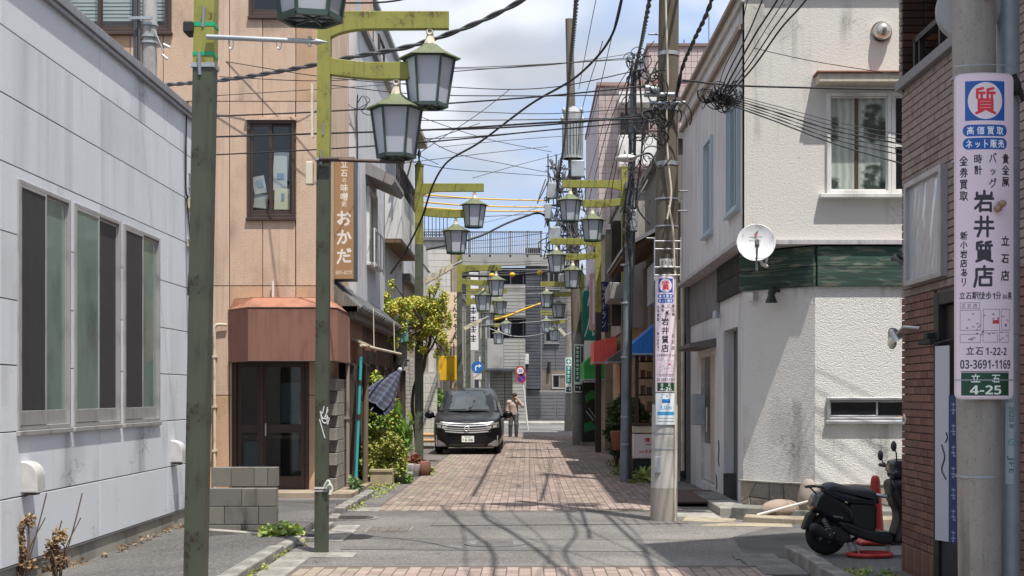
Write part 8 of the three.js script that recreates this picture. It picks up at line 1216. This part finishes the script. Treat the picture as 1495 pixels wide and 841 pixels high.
    const ws = part(t, 'windscreen', r, M([0.02, 0.028, 0.032], { r: 0.03, clearcoat: 1, cr: 0.01 })); part(ws, 'wiper', [rod(V(xc - 0.7, 1.2, -(Z + 1.02)), V(xc - 0.05, 1.215, -(Z + 0.96)), 0.012), rod(V(xc + 0.0, 1.2, -(Z + 0.95)), V(xc + 0.62, 1.22, -(Z + 1.02)), 0.012)], MT.black); }
  part(t, 'emblem', [new THREE.TorusGeometry(0.062, 0.012, 8, 24).translate(xc, 0.705, -(Z - 0.05)), B(xc - 0.075, xc + 0.075, 0.695, 0.716, Z - 0.062, Z - 0.04, 0.004)], chrome);
  part(t, 'bumper_intake', patch(-0.48, 0.48, k(0.24), k(0.30), 0.012, 8, 1), M([0.05, 0.05, 0.055], { r: 0.4 })); part(t, 'bumper_lip', patch(-0.8, 0.8, k(0.215), k(0.228), 0.02, 14, 1), MT.alumDark);
  part(t, 'licence_plate', printed(FR(xc + 0.03, 0, Z - 0.03, 'front'), -0.165, 0.165, 0.345, 0.51, 0.0), canvasMat(132, 66, (c) => { c.fillStyle = '#ecece6'; c.fillRect(0, 0, 132, 66); c.fillStyle = '#36563f'; for (let i = 0; i < 4; i++) c.fillRect(34 + i * 17, 8, 11, 10); latin(c, '6 06', 34, 58, 40, '#2f4a38', 88); c.fillRect(12, 36, 12, 10); }), { keep: true }); part(t, 'plate_frame', B(xc - 0.145, xc + 0.205, 0.335, 0.52, Z - 0.025, Z), MT.black);
  part(t, 'floor_pan', B(xc - 0.7, xc + 0.7, 0.19, 0.24, Z + 0.5, Z + 4.5), MT.black);
}
// ---------- scooter ----------
{
  const d = 14.3, S = F / d, o = P(1206, 811, d), t = thing('scooter', 'black scooter parked beside the brick building with its front hidden', 'scooter', [o.x, 0.0, o.z]);
  const q = ([x, y]) => [(x / 3.806 + 1160 - 1206) / S, 0.062 + (811 - (y / 3.806 + 620)) / S - 0.05];   // from an enlarged view into metres
  const f = { o: V(o.x, 0, -d), u: V(1, 0, 0), n: V(0, 0, 1) };
  const blk = M([0.012, 0.0145, 0.019], { r: 0.3, clearcoat: 0.8, cr: 0.12 }), mat = M([0.018, 0.018, 0.02], { r: 0.6 }), seatM = M([0.028, 0.034, 0.046], { r: 0.5, bump: 'fine', bsize: 0.1, bs: 0.001 });
  const cshape = (pts) => { const s = new THREE.Shape(), m = pts.map(q); s.moveTo((m[0][0] + m[m.length - 1][0]) / 2, (m[0][1] + m[m.length - 1][1]) / 2); m.forEach((p, i) => { const n = m[(i + 1) % m.length]; s.quadraticCurveTo(p[0], p[1], (p[0] + n[0]) / 2, (p[1] + n[1]) / 2); }); return s; };
  const slab = (pts, w, bev, dz = 0) => { const g = new THREE.ExtrudeGeometry(cshape(pts), { depth: w - 2 * bev, bevelEnabled: true, bevelSize: bev * 0.7, bevelThickness: bev, bevelOffset: -bev * 0.6, bevelSegments: 5, curveSegments: 6 }); return g.translate(0, 0, -w / 2 + bev + dz).applyMatrix4(frM(f)); };
  part(t, 'seat', slab([[152, 352], [165, 336], [195, 326], [235, 331], [290, 348], [345, 352], [405, 357], [440, 378], [458, 430], [446, 441], [400, 440], [330, 436], [275, 424], [225, 410], [180, 390], [158, 374]], 0.27, 0.07), seatM);
  part(t, 'rear_cowl', slab([[112, 378], [160, 372], [225, 408], [285, 440], [318, 480], [322, 540], [300, 552], [250, 545], [185, 522], [120, 486], [86, 478], [80, 452], [92, 418]], 0.28, 0.075), blk);
  part(t, 'side_cowl', slab([[288, 436], [360, 440], [448, 442], [440, 500], [444, 590], [400, 596], [310, 570], [300, 500]], 0.25, 0.05), mat);
  part(t, 'floor_skirt', slab([[222, 530], [300, 548], [380, 580], [448, 590], [540, 604], [532, 662], [470, 660], [390, 640], [300, 610], [250, 572]], 0.32, 0.05), M([0.02, 0.021, 0.023], { r: 0.45 }));
  part(t, 'leg_shield', slab([[512, 318], [560, 306], [640, 318], [662, 420], [650, 560], [620, 650], [534, 662], [545, 600], [566, 540], [564, 480], [540, 445], [522, 380]], 0.40, 0.09), M([0.013, 0.0135, 0.015], { r: 0.5 }));
  part(t, 'front_fender', slab([[560, 560], [660, 520], [760, 560], [800, 640], [740, 620], [640, 600]], 0.14, 0.04), blk);
  part(t, 'handlebar_cowl', slab([[522, 206], [560, 194], [610, 196], [650, 230], [640, 290], [590, 304], [545, 306], [528, 292], [520, 250]], 0.22, 0.07), blk);
  const pt = (x, y, z) => { const m = q([x, y]); return V(o.x + m[0], m[1], -d + z); };
  part(t, 'handlebar', [tube([pt(560, 240, -0.3), pt(540, 262, -0.2), pt(580, 260, 0), pt(540, 262, 0.2), pt(500, 266, 0.3)], 0.012), rod(pt(530, 258, 0.22), pt(476, 270, 0.34), 0.019), rod(pt(560, 240, -0.22), pt(520, 235, -0.34), 0.019)], MT.black);
  part(t, 'brake_lever', [tube([pt(530, 224, 0.22), pt(500, 218, 0.3), pt(486, 222, 0.36)], 0.007), tube([pt(540, 244, 0.2), pt(512, 246, 0.3), pt(500, 250, 0.36)], 0.006)], MT.dark);
  for (const [x, y, z, bx, by] of [[523, 119, 0.2, 541, 205], [508, 180, -0.22, 530, 222]]) { const c = pt(x, y, z), m = part(t, 'mirror', [ball(c, 0.026, 0.052, 0.055, 14, 10)], mat); part(m, 'stalk', tube([c.clone().add(V(0.012, -0.03, 0)), pt(x + 14, y + 40, z), pt(bx, by, z * 0.9)], 0.007), mat); }
  const wheel = (c, w) => { const wh = part(t, 'wheel', new THREE.TorusGeometry(0.152, 0.056, 12, 36).translate(c.x, c.y, c.z), M([0.014, 0.014, 0.015], { r: 0.9 })); part(wh, 'rim', [new THREE.CylinderGeometry(0.10, 0.10, 0.07, 24).rotateX(Math.PI / 2).translate(c.x, c.y, c.z), new THREE.TorusGeometry(0.1, 0.014, 8, 24).translate(c.x, c.y, c.z + 0.03)], MT.dark); part(wh, 'hub', [new THREE.CylinderGeometry(0.035, 0.035, 0.12, 16).rotateX(Math.PI / 2).translate(c.x, c.y, c.z), ...[0, 1, 2, 3, 4].map((i) => rod(V(c.x, c.y, c.z + 0.04), V(c.x + Math.cos(i * 1.257) * 0.1, c.y + Math.sin(i * 1.257) * 0.1, c.z + 0.03), 0.012))], MT.alumDark); };
  wheel(V(o.x, 0.22, -d)); wheel(V(o.x + 1.17, 0.22, -d));
  part(t, 'muffler', [rod(pt(92, 570, 0.17), pt(178, 614, 0.17), 0.055, 0.05, 16), ball(pt(92, 570, 0.17), 0.055, 0.055, 0.055), ball(pt(178, 614, 0.17), 0.05), tube([pt(178, 614, 0.15), pt(240, 640, 0.14), pt(300, 640, 0.1), pt(340, 630, 0.04)], 0.018)], mat); part(t, 'heat_shield', [ball(pt(150, 575, 0.215), 0.006), ball(pt(170, 605, 0.215), 0.007), ball(pt(120, 592, 0.215), 0.006), ball(pt(196, 595, 0.2), 0.007)], MT.steel);
  part(t, 'engine', [slab([[180, 560], [240, 560], [300, 600], [300, 650], [220, 660], [180, 640]], 0.2, 0.03), rod(pt(170, 600, 0.1), pt(260, 660, 0.1), 0.03)], M([0.05, 0.05, 0.052], { r: 0.5, m: 0.4 }));
  part(t, 'shock_absorber', [rod(pt(150, 520, 0.1), pt(200, 620, 0.1), 0.022), ...Array.from({ length: 6 }, (_, i) => new THREE.TorusGeometry(0.028, 0.006, 6, 14).rotateX(Math.PI / 2).translate(...pt(158 + i * 7, 536 + i * 13, 0.1).toArray()))], MT.alumDark);
  part(t, 'mudguard', slab([[72, 492], [112, 484], [118, 500], [92, 540], [62, 582], [38, 586], [50, 550]], 0.15, 0.02), mat);
  part(t, 'stand', [rod(pt(280, 640, 0.1), pt(300, 722, 0.14), 0.012), rod(pt(310, 640, 0.05), pt(352, 726, 0.12), 0.011)], MT.alumDark);
  part(t, 'rear_carrier', [tube([pt(165, 352, 0.09), pt(110, 345, 0.09), pt(70, 348, 0.07), pt(62, 352, 0), pt(70, 348, -0.07), pt(110, 345, -0.09), pt(165, 352, -0.09)], 0.009, 40), rod(pt(92, 347, 0.08), pt(92, 347, -0.08), 0.008), rod(pt(80, 350, 0.05), pt(110, 380, 0.05), 0.008), rod(pt(130, 346, 0.08), pt(130, 346, -0.08), 0.008)], MT.black);
  part(t, 'tail_light', ball(pt(98, 432, 0.06), 0.03, 0.035, 0.06), M([0.25, 0.05, 0.04], { r: 0.15, clearcoat: 1 }));
  part(t, 'lettering', printed({ o: pt(226, 510, 0.142), u: V(0.98, -0.18, 0).normalize(), n: V(0, 0, 1) }, -0.055, 0.055, -0.013, 0.013, 0.0), canvasMat(128, 32, (c) => { c.fillStyle = '#101114'; c.fillRect(0, 0, 128, 32); latin(c, "LET'S", 6, 25, 26, '#b9bcc4', 112); }), { keep: true });
  part(t, 'control_cable', [tube([pt(530, 258, 0.2), pt(500, 300, 0.24), pt(520, 350, 0.2), pt(545, 400, 0.1)], 0.006), tube([pt(545, 250, 0.15), pt(520, 290, 0.2), pt(540, 330, 0.16)], 0.005)], MT.black); part(t, 'reflector', ball(pt(84, 462, 0.12), 0.016, 0.02, 0.02), M([0.6, 0.2, 0.02], { r: 0.2 })); part(t, 'seat_seam', [tube([pt(158, 372, 0.137), pt(225, 404, 0.142), pt(300, 426, 0.142), pt(440, 436, 0.138)], 0.004)], M([0.05, 0.05, 0.055]));
  part(t, 'floor_mat', slab([[440, 588], [540, 600], [546, 612], [442, 600]], 0.3, 0.01), mat); part(t, 'grab_tube', [rod(pt(448, 396, -0.1), pt(545, 408, -0.06), 0.02)], MT.steel);
}
{ // red cone behind the scooter
  const d = 15.4, t = thing('traffic_cone', 'worn red plastic cone standing behind the scooter', 'traffic cone', [PX(1281, d), 0.01, -d]), red = M([0.50, 0.035, 0.03], { r: 0.5, map: 'stain', size: 0.5 });
  part(t, 'cone', lathe([[0.10, 0.03], [0.095, 0.05], [0.05, 0.66], [0.042, 0.70], [0.025, 0.72], [0, 0.72]], V(PX(1278, d), 0.02, -d), 24), red); part(t, 'base', B(PX(1278, d) - 0.2, PX(1278, d) + 0.2, 0.013, 0.05, d - 0.2, d + 0.2, 0.015), red);
  solo('cone_weight', 'flat red rubber ring lying beneath the scooter', 'weight', [new THREE.TorusGeometry(0.16, 0.025, 8, 28).rotateX(Math.PI / 2).scale(1.25, 0.9, 1).translate(PX(1277, 13.9), 0.04, -14.1)], red);
  solo('block', 'white plastic block lying under the front of the scooter', 'block', [B(PX(1300, 14.2), PX(1322, 14.2), 0.013, 0.12, 14.2, 14.4, 0.015)], MT.white);
}
// ---------- pedestrian ----------
function field(bones, cell, inside) {   // one continuous skin round tapered bones: [a, b, ra, rb]
  const lo = V(1e9, 1e9, 1e9), hi = V(-1e9, -1e9, -1e9); for (const [a, b, ra, rb] of bones) { const m = Math.max(ra, rb) + 0.05; for (const p of [a, b]) { lo.min(p.clone().subScalar(m)); hi.max(p.clone().addScalar(m)); } }
  const half = Math.max(hi.x - lo.x, hi.y - lo.y, hi.z - lo.z) / 2, c = lo.clone().add(hi).multiplyScalar(0.5), N = Math.min(110, Math.ceil(2 * half / cell)), mc = new MarchingCubes(N, MT.dark, false, false, 300000);
  const p = V(), pa = V(), ba = V();
  for (let z = 0; z < N; z++) for (let y = 0; y < N; y++) for (let x = 0; x < N; x++) {
    p.set((x - N / 2) / (N / 2) * half + c.x, (y - N / 2) / (N / 2) * half + c.y, (z - N / 2) / (N / 2) * half + c.z);
    let best = 1; const kk = 0.03;
    for (const [a, b, ra, rb, fz] of bones) { ba.subVectors(b, a); pa.subVectors(p, a); const h = clamp(pa.dot(ba) / Math.max(1e-9, ba.lengthSq()), 0, 1); const dx = pa.x - ba.x * h, dy = pa.y - ba.y * h, dz = (pa.z - ba.z * h) * (fz ?? 1); const dd = Math.sqrt(dx * dx + dy * dy + dz * dz) - lerp(ra, rb, h); const t = Math.max(kk - Math.abs(best - dd), 0) / kk; best = Math.min(best, dd) - t * t * kk * 0.25; }
    mc.field[x + y * N + z * N * N] = -Math.max(best, inside ? inside(p) : -1);
  }
  mc.isolation = 0; mc.update();
  const g = new THREE.BufferGeometry(), n = mc.count ?? mc.geometry.drawRange.count;
  g.setAttribute('position', new THREE.BufferAttribute(mc.positionArray.slice(0, n * 3), 3)); g.setAttribute('normal', new THREE.BufferAttribute(mc.normalArray.slice(0, n * 3), 3));
  return g.scale(half, half, half).translate(c.x, c.y, c.z);
}
{
  const d = 55, x = PX(750, d), t = thing('person', 'person in dark cap, pale pink sweatshirt and grey trousers raising a hand to the face', 'person', [x, 0, -d]);
  const J = (a, b, c) => V(x + a, b, -d + c);
  const hip = J(0.0, 0.88, 0), chest = J(0.0, 1.22, 0.0), neck = J(0.01, 1.40, 0.01), head = J(0.03, 1.555, 0.03);
  const rh = J(-0.09, 0.86, 0), rk = J(-0.12, 0.47, 0.05), ra = J(-0.13, 0.08, 0.0), lh = J(0.09, 0.86, 0), lk = J(0.10, 0.47, 0.06), la = J(0.10, 0.08, 0.02);
  const rs = J(-0.19, 1.33, 0), re = J(-0.25, 1.06, -0.02), rw = J(-0.22, 0.82, 0.05), ls = J(0.19, 1.34, 0.01), le = J(0.33, 1.20, 0.12), lw = J(0.15, 1.44, 0.17);
  const hand = (w, dir, up) => { const a = w.clone().addScaledVector(dir, 0.09), o = [[w, a, 0.03, 0.038]]; const side = dir.clone().cross(up).normalize(); for (let i = 0; i < 4; i++) { const b = a.clone().addScaledVector(side, (i - 1.5) * 0.021), c = b.clone().addScaledVector(dir, 0.04 - Math.abs(i - 1.3) * 0.006).addScaledVector(up, 0.018); o.push([b, c, 0.0095, 0.009], [c, c.clone().addScaledVector(dir, 0.018).addScaledVector(up, 0.03), 0.009, 0.008]); } o.push([w.clone().addScaledVector(dir, 0.03).addScaledVector(side, -0.03), w.clone().addScaledVector(dir, 0.07).addScaledVector(side, -0.06).addScaledVector(up, 0.02), 0.012, 0.0095]); return o; };
  const body = [[hip, chest, 0.125, 0.135, 1.3], [chest, neck, 0.125, 0.055, 1.2], [neck, head, 0.052, 0.06], [J(0.03, 1.59, 0.02), J(0.03, 1.56, 0.025), 0.088, 0.082], [J(0.035, 1.53, 0.06), J(0.035, 1.49, 0.07), 0.055, 0.042], [J(0.036, 1.545, 0.11), J(0.037, 1.53, 0.125), 0.012, 0.016], [J(0.115, 1.55, 0.02), J(0.118, 1.53, 0.02), 0.016, 0.014], [J(-0.055, 1.55, 0.02), J(-0.058, 1.53, 0.02), 0.016, 0.014],
    [rs, re, 0.05, 0.04], [re, rw, 0.04, 0.028], [ls, le, 0.05, 0.04], [le, lw, 0.04, 0.028], [rh, rk, 0.085, 0.055], [rk, ra, 0.055, 0.04], [lh, lk, 0.085, 0.055], [lk, la, 0.055, 0.04], ...hand(rw, V(0.1, -1, 0.1).normalize(), V(0, 0, 1)), ...hand(lw, V(-0.75, 0.6, -0.1).normalize(), V(0, 0, -1))];
  const skin = M([0.40, 0.22, 0.15], { r: 0.6 });
  part(t, 'body', field(body, 0.017), skin);
  const cloth = M([0.56, 0.43, 0.37], { r: 0.9, map: 'stain', size: 0.5 }), tr = M([0.10, 0.105, 0.11], { r: 0.9, map: 'streak', size: 0.3 });
  part(t, 'sweatshirt', field([[J(0, 0.86, 0), chest, 0.165, 0.17, 1.25], [chest, J(0.01, 1.37, 0), 0.165, 0.09, 1.2], [rs, re, 0.075, 0.062], [re, rw.clone().lerp(re, 0.1), 0.062, 0.048], [ls, le, 0.075, 0.064], [le, lw.clone().lerp(le, 0.12), 0.064, 0.048], [rs, ls, 0.085, 0.085]], 0.018, (p) => Math.max(0.84 - p.y, -1)), cloth);
  part(t, 'trousers', field([[J(0, 0.93, 0), J(0, 0.86, 0), 0.15, 0.14, 1.2], [rh, rk, 0.105, 0.082], [rk, ra, 0.082, 0.072], [lh, lk, 0.105, 0.082], [lk, la, 0.082, 0.072]], 0.018, (p) => Math.max(0.055 - p.y, -1)), tr);
  for (const [a, s] of [[ra, -0.02], [la, 0.03]]) part(t, 'shoe', field([[a.clone().setY(0.05), a.clone().add(V(s, -0.035, 0.13)), 0.055, 0.042], [a.clone().setY(0.07), a.clone().setY(0.1), 0.052, 0.05]], 0.012, (p) => Math.max(0.004 - p.y, -1)), M([0.03, 0.03, 0.032], { r: 0.6 }));
  const cap = part(t, 'cap', [new THREE.SphereGeometry(0.102, 18, 10, 0, Math.PI * 2, 0, Math.PI * 0.5).scale(1, 0.95, 1.1).translate(x + 0.03, 1.60, -d + 0.02)], M([0.03, 0.028, 0.028], { r: 0.9, side: THREE.DoubleSide })); part(cap, 'visor', [new THREE.CylinderGeometry(0.085, 0.09, 0.012, 18, 1, false, -Math.PI / 2, Math.PI).scale(1, 1, 1.0).translate(x + 0.035, 1.605, -d + 0.10)], MT.dark);
  part(t, 'hair', [new THREE.SphereGeometry(0.094, 16, 10, 0, Math.PI * 2, Math.PI * 0.4, Math.PI * 0.3).translate(x + 0.03, 1.585, -d + 0.0)], MT.dark); part(t, 'face_features', [ball(J(0.0, 1.555, 0.107), 0.012, 0.008, 0.008), ball(J(0.07, 1.555, 0.107), 0.012, 0.008, 0.008), ball(J(0.037, 1.49, 0.112), 0.022, 0.006, 0.008)], M([0.06, 0.03, 0.025], { r: 0.5 }));
}
renderer.render(scene, camera);
